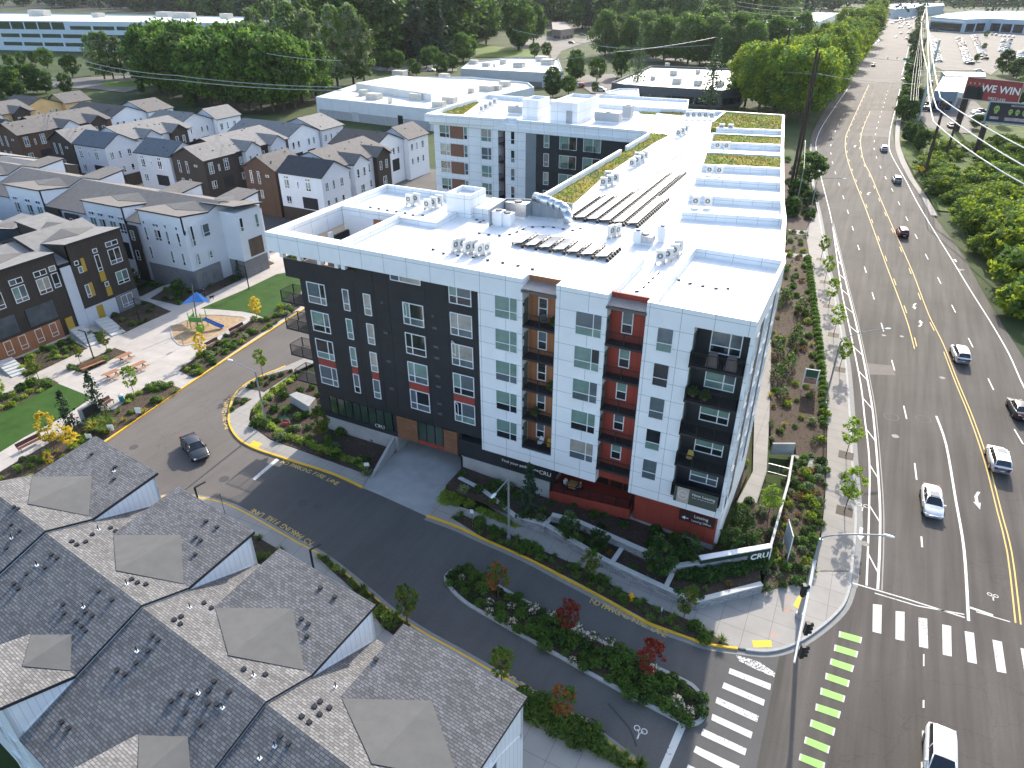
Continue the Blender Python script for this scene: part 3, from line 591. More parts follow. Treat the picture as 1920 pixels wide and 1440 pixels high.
b.box(-23.4,-15.2,.28,1.3,ZR,ZT-.003,0,1).box(-23.4,-22.3,1.3,10.4,ZR,ZT-.003,0,1)
b.box(-23.4,-23.1,10.4,20.1,ZR,ZT,0,1).box(-23.1,-6.5,19.8,20.1,ZR,ZT,0,1).box(-6.8,-6.5,19.05,19.8,ZR,ZT,0,1)
b.box(-22.3,-14.9,10.4,10.8,ZR,ZT,0,1).box(-15.2,-14.8,1.3,10.4,ZR,ZT,0,1).box(-14.9,-10.5,10.45,10.75,ZR,ZT-.25,0,1)
b.box(-10.8,-10.5,10.75,14.6,ZR,ZT-.25,0,1)
b.box(11.25,11.55,.28,9.4,ZR,ZT,0,1).box(14.65,14.95,.28,14.0,ZR,ZT,0,1).box(14.95,22.4,13.75,14.05,ZR,ZT,0,1).box(22.42,22.7,.28,13.6,ZR,ZT,0,1)
b.box(7.18,7.43,.28,2.4,ZR,ZT,0,1)
part('parapet',b,[PANEL,METW],roof)
parapet([(22.7,13.6),(22.2,16.4),(20.9,26.8),(19.74,33.4),(15.4,63.5),(11.65,90.7),(1.2,90.1)],.35); parapet([(1.2,90.1),(-10.4,88.8),(-31,89.6),(-47.5,90.0),(-46.25,63.75),(-31.1,65.2)],.35)
parapet([(-5.0,64),(-5.0,19.05)][::1],-.35) if False else parapet([(-4.65,64),(-4.65,53)],-.35); parapet([(-4.65,50.5),(-4.65,19.05)],-.35,z1=ZT)
parapet([(-31.1,65.2),(-31.1,66.6),(-28.8,66.7),(-28.8,65.3),(-5.6,65.4)],.35)
def onroof(f,*p): return [tuple(at(*f(*q),ZT)[:2]) for q in p]
for l in ([(980,355),(1715,385)],[(940,420),(1710,455)],[(920,515),(1710,550)],[(870,630),(1710,670)],[(820,770),(1710,812)],[(745,915),(1710,975)],[(670,1108),(1740,1180)],[(590,1300),(1740,1376)]):
    parapet(onroof(z8,*l),.3)
parapet([tuple(at(*z8(1070,172),ZT)[:2]),tuple(at(*z8(925,285),ZT)[:2])],.3)
parapet(onroof(z7,(130,330),(290,90)),.3) if False else None
# sedum beds on the roof
def sedum(f,pts,zs=ZR):
    w_=[at(*f(*p),zs+.12) for p in pts]; mb=MB(); mb.prism([(p.x,p.y) for p in w_],ZR-.0,zs+.12)
    g=part('sedum_bed',mb,[SEDUM],roof)
    # tufts
    xs=[p.x for p in w_]; ys=[p.y for p in w_]; tm=MB(); n=0; A=(max(xs)-min(xs))*(max(ys)-min(ys))
    def inside(x,y):
        c=False
        for i in range(len(w_)):
            a,d=w_[i],w_[i-1]
            if (a.y>y)!=(d.y>y) and x<(d.x-a.x)*(y-a.y)/(d.y-a.y)+a.x: c=not c
        return c
    while n<A*16 and n<5000:
        x,y=rng.uniform(min(xs),max(xs)),rng.uniform(min(ys),max(ys)); n+=1
        if not inside(x,y): continue
        h_=rng.uniform(.05,.18); a=rng.uniform(0,6.28); q=rng.uniform(.04,.12)
        tm.poly([(x-q*math.cos(a),y-q*math.sin(a),zs+.1),(x+q*math.cos(a),y+q*math.sin(a),zs+.1),(x+q*.6*math.cos(a)+rng.uniform(-.1,.1),y+q*.6*math.sin(a),zs+.12+h_),(x-q*.6*math.cos(a),y-q*.6*math.sin(a)+rng.uniform(-.1,.1),zs+.12+h_)],(0 if math.sin(x*.9)+math.cos(y*.7+x*.3)+rng.gauss(0,.7)>0 else rng.choice((1,2,0))))
    tm.build('sedum_tufts',[LF_GR,leafmat('sedum_yellow',(.20,.16,.02),(.30,.23,.03)),leafmat('sedum_brown',(.10,.07,.03),(.16,.10,.04))],APT).parent=g; 
def sedum_fix():
    for o in list(bpy.data.objects):
        if o.name.startswith('sedum_tufts'): o['kind']='stuff'
sedum(z8,[(1075,178),(1715,215),(1705,378),(920,360),(940,285)],23.5)
sedum(z8,[(965,425),(1700,465),(1700,545),(935,512)],23.5)
sedum(z8,[(870,648),(1715,695),(1705,808),(832,768)],23.5)
sedum(zB,[(190,1358),(385,1372),(480,1290),(590,1190),(690,1115),(850,1010),(960,940),(1040,900),(915,885),(850,940),(700,1040),(570,1110),(400,1225)])
sedum(zA,[(1035,632),(1165,640),(1255,575),(1235,570)]); sedum(z8,[(340,185),(430,165),(620,195),(600,215)]); sedum(z8,[(110,175),(310,185),(300,203),(120,190)]); 
sedum_fix()
# windows --------------------------------------------------------
MEC={}
def frame_mesh(w,h,vm,hm,bw=.07,mat=None,dp=.07):
    k=('f',round(w,2),round(h,2),vm,hm,bw,mat.name if mat else '')
    if k in MEC: return MEC[k]
    m=MB(); f=bw
    m.box(0,f,-dp,.02,0,h).box(w-f,w,-dp,.02,0,h).box(f,w-f,-dp,.02,0,f).box(f,w-f,-dp,.02,h-f,h)
    if vm: m.box(w*vm-f*.6,w*vm+f*.6,-dp*.95,.02,f,h-f)
    if hm:
        z=h*hm
        segs=[(f,w-f)] if not vm else [(f,w*vm-f*.6),(w*vm+f*.6,w-f)]
        for a,c in segs: m.box(a,c,-dp*.9,.02,z-f*.5,z+f*.5)
    MEC[k]=m.mesh('window',[mat or METW]); return MEC[k]
def pane_mesh(w,h,vm,hm,gu,gl,g2_=None):
    k=('p',round(w,2),round(h,2),vm,hm,gu,gl,g2_)
    if k in MEC: return MEC[k]
    m=MB(); xs=[.05,w*vm if vm else w-.05]+([w-.05] if vm else []); zs=[.05,h*hm if hm else h-.05]+([h-.05] if hm else [])
    for i in range(len(xs)-1):
        for j in range(len(zs)-1):
            top=(j==len(zs)-2); g=gu if top else gl
            if g2_ is not None and i==len(xs)-2 and top: g=g2_
            m.poly([(xs[i],-.012,zs[j]),(xs[i+1],-.012,zs[j]),(xs[i+1],-.012,zs[j+1]),(xs[i],-.012,zs[j+1])],g)
    MEC[k]=m.mesh('pane',GLS); return MEC[k]
rw=random.Random(11)
def window(root,x,y,z,w,h,vm=0,hm=.33,rz=0,glass=None,bw=.07,mat=None,name='window'):
    o=inst(name,frame_mesh(w,h,vm,hm,bw,mat),root,Vector((x,y,z))-wloc(root),rz)
    gu,gl,gr=glass if glass else (rw.choice((0,0,0,3,1,2,0)),rw.choice((0,1,3,1,3)),rw.choice((None,None,3,1)))
    inst('pane',pane_mesh(w,h,vm,hm,gu,gl,gr),o); return o
for k in range(4):
    zt=19.38-3.07*k
    window(APT,-19.3,.25,zt-2.2,2.24,2.2,.70); window(APT,-14.96,.25,zt-2.2,.75,2.2); window(APT,-12.5,.25,zt-2.2,.84,2.2,glass=(2,2,None) if k<3 else None)
    window(APT,-8.06,.25,zt-2.2,2.24,2.2,.33); window(APT,-3.02,.25,zt-2.2,2.24,2.2,.36)
window(APT,-3.02,.25,20.25,2.24,1.65,.36,.45); window(APT,-9.17,.25,21.3,3.26,.6,.3,0,glass=(3,3,2))
for x,w_ in ((-19.3,2.24),(-14.96,.75),(-12.5,.84),(-8.06,2.24),(-3.02,2.24)): part('red_spandrel',MB().box(x,x+w_,.21,.26,10.2,10.95),[M('red_spandrel_paint',(.30,.05,.035),.6,.06)])
for k in range(5):
    zt=22.0-3.07*k
    window(APT,1.62,0,zt-2.07,2.15,2.07,.66,.36,bw=.05); window(APT,8.96,0,zt-2.07,2.25,2.07,.68,.36,bw=.05); window(APT,15.66,0,zt-2.07,1.27,2.07,0,.36,bw=.05)
# open casements
for x,z in ((-2.95,14.15+2.07-.9),(-7.98,17.2+.9),(-2.95,8.9)):
    m=MB(); m.T=Matrix.Translation((x,.2,z))@Matrix.Rotation(R_(-35),4,'Z'); m.box(0,.05,-.03,.02,0,1.25).box(.7,.75,-.03,.02,0,1.25).box(.05,.7,-.03,.02,0,.05).box(.05,.7,-.03,.02,1.2,1.25)
    part('open_casement',m,[METW])
# shopfront glazing
sf=MB(); n=8
for i in range(n+1): x=-18.7+i*(8.05/n); sf.box(x-.05,x+.05,.22,.36,4.3,6.58)
sf.box(-18.7,-10.6,.33,.345,4.3,6.58)
sf.box(-18.75,-10.6,.24,.34,4.28,4.4).box(-18.75,-10.6,.24,.34,6.5,6.58)
o=part('shopfront_frame',sf,[BLK]); MB().poly([(-18.7,.30,4.35),(-10.62,.30,4.35),(-10.62,.30,6.55),(-18.7,.30,6.55)]).build('pane',[glass('shopfront_glass',(.035,.06,.045),.03)],APT).parent=o
sf=MB()
for x in (-7.4,-6.4,-5.42,-4.45): sf.box(x-.05,x+.05,.08,.3,4.42,6.6)
o=part('shopfront_frame',sf,[BLK]); MB().poly([(-7.4,.14,4.45),(-4.45,.14,4.45),(-4.45,.14,6.6),(-7.4,.14,6.6)]).build('pane',[MATS['shopfront_glass']],APT).parent=o
# dryer vents on the dark wall
for k in range(4):
    for x,z in ((-10.45,18.75-3.07*k),(-4.9,18.5-3.07*k),(-4.9,17.35-3.07*k)): part('wall_vent',MB().box(x,x+(.5 if z<17.6 else .22),.12,.26,z,z+.22),[DGREY])
# panel joints standing proud on the dark wall
for x in (-17.9,-13.6,-11.2,-9.6,-5.6,-3.3,-.55): part('trim_strip',MB().box(x-.02,x+.02,.235,.26,6.6,21.9 if x>-12.9 else 20.3),[BLK])
# balconies --------------------------------------------------------
def balcony(x0,x1,y0,y1,z,rail,deckm=BLKD,nm='balcony'):
    m=MB(); m.box(x0,x1,y0,y1,z-.22,z); o=part(nm,m,[deckm]); r=MB(); railing(r,rail,z); rr=r.build('railing',[BLK],APT); rr.parent=o; return o
for k in range(5):
    z=19.66-3.07*k
    balcony(4.2,7.18,.06,1.3,z,[(4.3,.12),(7.1,.12)]); balcony(11.55,14.65,-.05,.95,z,[(11.62,.02),(14.58,.02)]); balcony(18.4,22.45,-.45,1.2,z-.12,[(18.45,0),(18.45,-.38),(22.4,-.38),(22.4,1.15)])
    window(APT,5.1,1.3,z+.5,.85,1.75,0,.45,glass=(rw.choice((0,3,1)),1,None)); window(APT,12.52,.95,z+.72,.92,2.0,0,.4,glass=(rw.choice((3,0)),1,None)); window(APT,19.5,1.2,z+.5,2.32,1.85,.62,.35)
b1=MB(); b1.box(4.2,7.18,1.3,2.3,6.75,22.49); part('rust_brown_wall',b1,[ORB]); b1=MB(); b1.box(4.2,7.18,1.28,1.5,22.9,23.75,0,1); part('rust_brown_wall',b1,[ORB,METW])
part('red_recess_wall',MB().box(11.55,14.65,.93,1.15,22.9,23.72),[REDP]); part('red_recess_wall',MB().box(11.55,14.65,.95,2.7,5.7,22.49),[REDP]); part('dark_recess_wall',MB().box(18.4,22.42,1.2,2.6,6.9,22.49),[DARK2])
for k in range(5):
    for x,y0 in ((4.2,.35),(11.55,.12),(18.4,.2)):
        z=19.68-3.07*k; part('balcony_door',MB().box(x+.0,x+.06,y0,y0+.75,z,z+2.15),[M('grey_green_door_glass',(.13,.16,.14),.2)])
    for x in (4.2,11.55): z=19.66-3.07*k; part('wall_lamp',MB().box(x+.02,x+.16,.08,.2,z+1.75,z+2.0),[BLK])
for x0,x1,nm in ((4.1,7.25,'c'),(11.45,14.7,'d')):
    m=MB(); n=22; L=x1-x0; z0=22.95; yb_=1.27 if nm=='c' else .92; 
    for i in range(n):
        xa=x0+L*i/n; xm=xa+L/n*.5; xb=xa+L/n
        for (p,q,h0,h1) in ((xa,xm,0,.09),(xm,xb,.09,0)): m.poly([(p,-.12,z0+h0),(q,-.12,z0+h1),(q,yb_,z0+.28+h1),(p,yb_,z0+.28+h0)])
    m.box(x0,x1,-.1,-.02,z0-.28,z0-.06,1)
    part('corrugated_canopy',m,[M('corrugated_metal',(.50,.47,.44),.35,.08,1,metal=.5),DGREY])
for y0_,y1_ in ((3.0,4.6),(9.2,10.4)): part('brown_side_panel',MB().box(22.70,22.73,y0_,y1_,5.6,22.3),[M('taupe_panel',(.11,.09,.08),.6,.05)])
for k in range(5):
    for y in (1.5,5.2,7.2,11.): window(APT,22.72,y,19.95-3.07*k,.95,2.0,0,.36,math.pi/2)
# terrace at the left end
t=MB()
for p in ((315,370),(525,415),(770,470),(975,510),(1055,525)):
    q=atY(480+p[0]*.15625,420+p[1]*.15625,.4); t.box(q.x-.22,q.x+.22,.25,.65,21.36,21.9)
t.box(-21.8,-15.2,10.4,10.6,20.3,21.9).box(-21.8,-21.5,3.4,3.9,20.3,21.9).box(-21.8,-21.5,7,7.5,20.3,21.9)
part('terrace_post',t,[W_]); part('terrace_floor',MB().box(-21.5,-13,.5,10.4,20.3,20.36),[M('terrace_pavers',(.42,.38,.35),.8,.15,2)])
part('terrace_back_wall',MB().box(-18.2,-15.0,10.2,10.38,20.36,22.9).box(-15.3,-15.0,1.4,10.2,20.36,21.9),[ORB])
part('terrace_white_wall',MB().box(-22.2,-18.2,10.25,10.38,20.36,22.9),[W_])
# left side balconies
for k in range(4):
    z=16.5-3.07*k; o=balcony(-23.4,-20.1,.6,2.5,z,[(-20.15,.65),(-23.35,.65),(-23.35,2.45),(-20.15,2.45)])
# roof penthouses
def penthouse(x0,x1,y0,y1,z1):
    m=MB(); m.box(x0,x1,y0,y1,ZR,z1-.5); t=.22
    m.box(x0,x1,y0,y0+t,z1-.5,z1).box(x0,x1,y1-t,y1,z1-.5,z1).box(x0,x0+t,y0+t,y1-t,z1-.5,z1).box(x1-t,x1,y0+t,y1-t,z1-.5,z1)
    return part('stair_penthouse',m,[PANEL],None)
penthouse(-11.9,-9.0,14.8,18.2,25.4); penthouse(-30.3,-27.2,71,76,26.3)
ph=penthouse(-24.3,-19.2,69.6,80,26.5); MB().box(-21.2,-20.1,69.5,69.6,ZR+.1,ZR+2.2).build('door',[M('grey_steel_door',(.35,.36,.37),.5)],APT).parent=ph
part('roof_upstand',MB().box(-9,-6.8,15.5,19.8,ZR,ZR+1.),[PANEL])
# back wing front face
b=MB(); b.box(-45.4,-32.2,65.3,90,.9,21.9).box(-30.8,-26.8,65.3,90,.9,21.9); part('white_wing_wall',b,[PANEL])
part('grey_wing_panel',MB().box(-26.8,-24.8,65.25,66,.9,21.88),[M('grey_blue_metal_panel',(.20,.235,.27),.4,.08,.4,metal=.3)])
part('charcoal_wing_wall',MB().box(-24.8,-5.0,65.35,89,.9,21.85),[DARK2])
part('wing_recess_wall',MB().box(-32.2,-30.8,67.5,89,.9,21.9),[REDP])
rb=MB()
for k in range(5):
    zt=21.87-3.07*k-.06*k
    window(APT,-44.2,65.3,zt-2.15,2.1,2.15,.66,.36); rb.box(-41.95,-39.2,65.22,65.31,zt-2.15,zt); window(APT,-39.1,65.3,zt-2.15,.75,2.15,0,.36); window(APT,-35.6,65.3,zt-2.15,2.1,2.15,.66,.36)
    window(APT,-29.7,65.3,zt-2.15,.8,2.15,0,.36); window(APT,-23.4,65.35,zt-2.18,1.0,2.18,0,.36)
    for x,c in ((-20.5,3.1),(-16.2,3.1)):
        window(APT,x,65.35,zt-2.18,c,2.18,.55,0,glass=(0 if x<-18 else 0,0,rw.choice((1,0))))
        r=MB(); railing(r,[(x+.7,64.95),(x+2.2,64.95)],zt-2.25,1.0); r.box(x+.7,x+2.2,64.9,65.3,zt-2.35,zt-2.25); r.build('juliet_balcony',[BLK],APT)
    r=MB(); r.box(-32.2,-30.8,65.4,67.5,zt-2.5,zt-2.3); railing(r,[(-32.15,65.5),(-30.85,65.5)],zt-2.3); r.build('juliet_balcony',[BLK],APT)
part('cedar_spandrel',rb,[M('reddish_brown_panel',(.20,.095,.06),.6,.05)])
# signs on the building
CREAM=M('sign_lettering_cream',(.85,.84,.80),.6,0)
FX=lambda x,y,z: Matrix(((1,0,0,x),(0,0,-1,y),(0,1,0,z),(0,0,0,1)))
bn=MB().box(18.7,22.33,-.47,-.44,6.6,8.15); 
bo=part('leasing_banner',bn,[M('banner_dark_olive',(.075,.085,.07),.6,.05)]); 
m=MB().box(18.95,19.95,-.485,-.472,6.6,8.15); m.build('banner_panel',[M('banner_beige',(.42,.36,.31),.6,.03)],APT).parent=bo
m=MB()
for i in range(28):
    a,c=[2*math.pi*k/28 for k in (i,i+1)]
    m.poly([(19.45+math.cos(a)*.36,-.49,7.42+math.sin(a)*.42),(19.45+math.cos(c)*.36,-.49,7.42+math.sin(c)*.42),(19.45+math.cos(c)*.39,-.49,7.42+math.sin(c)*.45),(19.45+math.cos(a)*.39,-.49,7.42+math.sin(a)*.45)])
textmesh(m,'CRU',.26,FX(19.45,-.492,7.42)); textmesh(m,'Now Leasing',.36,FX(21.15,-.48,7.72)); textmesh(m,'Studio, 1 & 2 Bedroom Apartments',.125,FX(21.15,-.48,7.42))
m.build('banner_lettering',[CREAM],APT).parent=bo
s_=atY(1275,954,.9); e_=atY(1339,990,.9)
lo_=MB().box(s_.x,e_.x,.84,.90,s_.z-1.12,s_.z); lo=part('leasing_sign',lo_,[M('sign_dark_maroon',(.045,.02,.02),.5,.05)])
m=MB(); cx=(s_.x+e_.x)/2; textmesh(m,'Leasing',.42,FX(cx+.35,.82,s_.z-.30)); textmesh(m,'Leasing Office',.30,FX(cx+.42,.82,s_.z-.80)); 
ax=s_.x+.25; m.poly([(ax,.82,s_.z-.72),(ax+.3,.82,s_.z-.52),(ax+.3,.82,s_.z-.92)]); m.poly([(ax+.25,.82,s_.z-.68),(ax+.6,.82,s_.z-.68),(ax+.6,.82,s_.z-.76),(ax+.25,.82,s_.z-.76)])
m.build('sign_lettering',[CREAM],APT).parent=lo
lo=part('window_sign',MB().box(2.3,7.2,.13,.19,4.35,5.45),[M('sign_black',(.02,.022,.024),.3)]); m=MB(); textmesh(m,'Find your path home',.46,FX(4.0,.125,4.95)); textmesh(m,'CRU',.62,FX(6.6,.125,4.85)); m.build('sign_lettering',[CREAM],APT).parent=lo
m=MB(); textmesh(m,'CRU',.62,FX(atY(712,800,.2).x,.2,atY(712,800,.2).z)); m.build('shopfront_lettering',[CREAM],APT)
# ================================================================ the shingled townhouse row nearest the camera
def mk_local(o,ang):
    Mx=Matrix.Translation(o)@Matrix.Rotation(ang,4,'Z'); return Mx,Mx.inverted()
vent_me=None
def vent_meshes():
    a=MB(); a.box(-.11,.11,-.09,.09,-.05,.08).box(-.13,.13,-.11,.11,.08,.12); A=a.mesh('roof_vent',[BLK])
    b=MB(); b.box(-.10,.10,-.10,.10,-.02,.03,1); b.tube((0,0,0),(0,0,.38),.035,None,8,0); B_=b.mesh('vent_pipe',[BLK,METW]); 
    return A,B_
V_BOX,V_PIPE=vent_meshes()
def slab(mb,pts,t,m=0,ms=1):
    # roof plane polygon with thickness t downwards
    lo=[(p[0],p[1],p[2]-t) for p in pts]; n=len(pts)
    mb.poly(pts,m); mb.poly(lo[::-1],ms)
    for i in range(n): mb.poly([lo[i],lo[(i+1)%n],pts[(i+1)%n],pts[i]],ms)
FASC=M('black_fascia',(.022,.026,.034),.5,.1)
def row_unit(root,Tm,u0,u1,dz,zr,zv,vv0,V,zt,ze,fw,bw_,wallm,roofm,zb=0.,cricket=None,cm=None,vvb=None,ckb=None):
    """one unit: ridge at v=0; fw/bw_ = (start,end) of the raised shed wing at front(+v)/back(-v) or None"""
    zr,zv,zt,ze=zr+dz,zv+dz,zt+dz,ze+dz; sl=(zr-ze)/V
    mb=MB(); mb.T=Tm
    for s,wg in ((1,fw),(-1,bw_)):
        vv=vv0 if s>0 or not vvb else vvb; ck_=cricket if s>0 or not ckb else ckb; zvv=zr-sl*vv
        # main slope, cut along the valley where the wing stands
        if wg:
            a,c=wg
            segs=[]
            if a>u0+.05: segs.append((u0,a,V))
            if c<u1-.05: segs.append((c,u1,V))
            for p,q,L in segs: slab(mb,[(p,0,zr),(q,0,zr),(q,s*L,zr-sl*L),(p,s*L,zr-sl*L)],.16)
            slab(mb,[(a,0,zr),(c,0,zr),(c,s*vv,zvv),(a,s*vv,zvv)],.16)
            slab(mb,[(a,s*vv,zvv),(c,s*vv,zvv),(c,s*(V+.25),zt),(a,s*(V+.25),zt)],.22)
            if cricket:
                h=.06; k=ck_; mid=(a+c)/2+.1; T_=(mid,s*(vv+k),zvv+(zt-zvv)*k/(V+.25-vv)+h); B_=(mid,s*(vv-k*.85),zvv+sl*k*.85+h); L_=(a+.15,s*vv,zvv+h*.6); R2=(c-.5,s*vv,zvv+h*.6)
                cb=MB(); cb.T=Tm; slab(cb,[L_,T_,B_],.05,0,0); slab(cb,[R2,B_,T_],.05,0,0); o_=cb.build('roof_cricket',[cm],root); CR.append(o_)
        else: slab(mb,[(u0,0,zr),(u1,0,zr),(u1,s*V,ze),(u0,s*V,ze)],.16)
    rf_=mb.build('roof',[roofm,FASC],root)
    for o_ in CR: o_.parent=rf_
    CR.clear()
    w_=MB(); w_.T=Tm; d=.35
    # gable ends of this unit (walls rise to the roof underside)
    prof=[(-V+d,zb),(V-d,zb),(V-d,zr-sl*(V-d)-.16),(0,zr-.16),(-V+d,zr-sl*(V-d)-.16)]
    for u,e in ((u0+.03,u0+.23),(u1-.23,u1-.03)):
        w_.loft([(u,v,z) for v,z in prof],[(e,v,z) for v,z in prof])
    for s,wg in ((1,fw),(-1,bw_)):
        vv=vv0 if s>0 or not vvb else vvb; zvv=zr-sl*vv
        w_.box(u0+.23,u1-.23,min(s*(V-d),s*(V-d-.2)),max(s*(V-d),s*(V-d-.2)),zb,ze-.1)
        if wg:
            a,c=wg; st=(zt-zvv)/(V+.25-vv)
            for u,e in ((a+.08,a+.2),(c-.2,c-.08)):
                pr_=[(s*vv,zvv-.2),(s*(V-.02),zvv+st*(V-vv)-.2),(s*(V-.02),ze-.6),(s*vv,zvv-.8)]
                w_.loft([(u,v,z) for v,z in pr_],[(e,v,z) for v,z in pr_])
            w_.box(a+.08,c-.08,min(s*(V-.02),s*(V-.22)),max(s*(V-.02),s*(V-.22)),zb if True else ze,zt-.24)
            w_.box(a+.08,a+.2,min(s*(V-.22),s*(V-.9)),max(s*(V-.22),s*(V-.9)),zb,ze)
            w_.box(c-.2,c-.08,min(s*(V-.22),s*(V-.9)),max(s*(V-.22),s*(V-.9)),zb,ze)
    w_.build('wall',[wallm],root)
    return rf_
CR=[]
NO=at(*zW(628,740),14.2); NA=R_(-7.5); NT,NTi=mk_local(Vector((NO.x,NO.y,0)),NA)
def nloc(x,y,z): return NTi@at(*zW(x,y),z)
ed=[nloc(652,170,14.2).x,nloc(1103,412,13.95).x,nloc(1620,745,13.7).x,nloc(985/.43062,(1313-820)/.43062,13.45).x]
NEAR=empty('townhouse_row',(NO.x,NO.y,1),0,'white walled townhouse row with grey shingle roofs filling the near corner of the view','townhouse row')
SHC=M('grey_rolled_roofing',(.118,.116,.112),.9,.08,1.5,bmp=.01)
units=[]; pu=ed[0]-8.5
for i,e in enumerate(ed):
    u0=ed[i-1] if i else pu
    P_=dict(u0=u0,u1=e,dz=.22-.22*i,fw=(e-8.3,e),bw=(e-4.9,e))
    rfo=row_unit(NEAR,NT,u0,e,P_['dz'],14.2,0,2.75,7.5,13.95,11.5,P_['fw'],P_['bw'],WHB,SH_NEAR,0.2,2.3,SHC,4.2,1.4)
    P_['roof']=rfo; units.append(P_)
    # raised coping strip where this unit stands above the next one
def nroof(u,v):
    for P_ in units:
        if P_['u0']<=u<P_['u1']: break
    zr=14.2+P_['dz']; sl=2.7/7.5; zvv=zr-sl*2.75; zt=13.95+P_['dz']; a=abs(v)
    wg=P_['fw'] if v>0 else P_['bw']; vk=2.75 if v>0 else 4.2; zvv=zr-sl*vk
    if wg[0]<u<wg[1] and a>vk: return zvv+(zt-zvv)*(a-vk)/(7.75-vk),P_
    return zr-sl*a,P_
def nvent(x,y,me,nm):
    z=13.
    for _ in range(12):
        p=nloc(x,y,z); z,P_=nroof(p.x,p.y)
    q=at(*zW(x,y),z); inst(nm,me,P_['roof'],q-wloc(P_['roof']),NA+rng.uniform(-.1,.1))
for x,y in ((400,75),(503,130),(497,183),(62,305),(78,313),(483,397),(505,410),(404,425),(315,455),(337,470),(375,457),(48,382),(85,410),(28,485),(225,513),(248,528),(195,570),(115,598),(62,640),(80,662),(430,672),(488,710),(275,730),(280,768),(330,805),(372,762),(402,780),(355,825),(372,845),(575,620),(600,635),(637,642),(665,865),(690,885),(645,932),(592,985),(510,1018),(543,1035),(933,1065),(997,1112),(787,1118),(745,1152),(835,1130),(908,1105),(905,1162),(945,1165),(805,1202),(870,1252),(270,1243),(300,1270),(890,723),(922,745),(790,783),(760,797),(787,815),(898,367),(945,393),(853,437),(875,450),(850,512),(1395,657),(1457,697),(1313,793),(1343,815),(1337,868),(1063,1012),(1157,1035),(1222,1303),(1257,1335),(1395,1153),(1370,1175),(1435,1180),(1393,1208),(1315,1218),(1348,1243),(1637,968)):
    nvent(x,y,V_BOX,'roof_vent')
for x,y in ((497,148),(430,403),(52,440),(162,558),(365,740),(553,640),(597,932),(828,742),(865,1115),(970,1178),(1105,1038),(1197,1345),(1132,1398),(1462,1087)): nvent(x,y,V_PIPE,'vent_pipe')
pz=NT@Vector((ed[3]-.02,4.3,8.3)); window(NEAR,pz.x,pz.y,9.3,.75,2.6,0,.7,NA+math.pi/2,glass=(3,1,None)); 
for v in (1.2,-2.5): pz=NT@Vector((ed[3]-.02,v,0)); window(NEAR,pz.x,pz.y,9.0,.9,1.7,0,.3,NA+math.pi/2)
for u in (-3.9,-2.2,-14.5,-12.8,6.5,8.4):
    for z in (8.4,5.4): pz=NT@Vector((u,-7.5,0)); window(NEAR,pz.x,pz.y-.0,z,.9,1.8,0,.3,NA)
# ================================================================ townhouses beyond the plaza
def wface(root,face,x0,x1,y0,y1,u,z,w,h,**k):
    if face=='f': return window(root,x0+u,y0,z,w,h,**k)
    if face=='r': return window(root,x1,y0+u,z,w,h,rz=math.pi/2,**k)
def patt(root,x0,x1,y0,y1,face,ze,style):
    L=(x1-x0) if face=='f' else (y1-y0); g=lambda *a,**k: wface(root,face,x0,x1,y0,y1,*a,**k)
    if style=='gable':
        for u in (L*.18,L*.42): g(u,8.4,.62,1.9,hm=.25); g(u,10.45,.62,.5,hm=0); g(u+.1,5.5,.7,1.7,hm=.25)
        g(L*.68,10.0,.9,.45,hm=0)
    elif style=='front':
        for u in (L*.12,L*.62): g(u,8.5,1.25,1.75,vm=.5,hm=.28); g(u,10.4,1.25,.5,vm=.5,hm=0)
        g(L*.42,8.7,.4,1.4,hm=.3)
        g(L*.12,5.4,1.25,1.6,vm=.5,hm=.28)
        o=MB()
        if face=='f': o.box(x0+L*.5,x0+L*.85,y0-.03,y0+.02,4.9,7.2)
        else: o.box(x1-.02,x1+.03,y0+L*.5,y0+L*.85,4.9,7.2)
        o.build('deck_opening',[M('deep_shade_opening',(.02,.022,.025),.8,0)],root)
    elif style=='side':
        n_=max(3,int(L/2.6))
        for i in range(n_): g(L*(.1+.82*i/n_),8.6,.6 if i%2 else .95,1.7,vm=0 if i%2 else .5,hm=.3)
        for i in range(n_): g(L*(.1+.82*i/n_),5.4,.8,1.5,hm=.3)
    elif style=='twin':
        for u in (L*.14,L*.30,L*.62,L*.78): g(u,8.7,.75,1.6,hm=.25)
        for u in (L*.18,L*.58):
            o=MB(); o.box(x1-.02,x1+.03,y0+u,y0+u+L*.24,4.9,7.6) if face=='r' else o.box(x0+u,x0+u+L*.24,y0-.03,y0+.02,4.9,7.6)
            o.build('deck_opening',[M('deep_shade_opening',(.02,.022,.025),.8,0)],root)
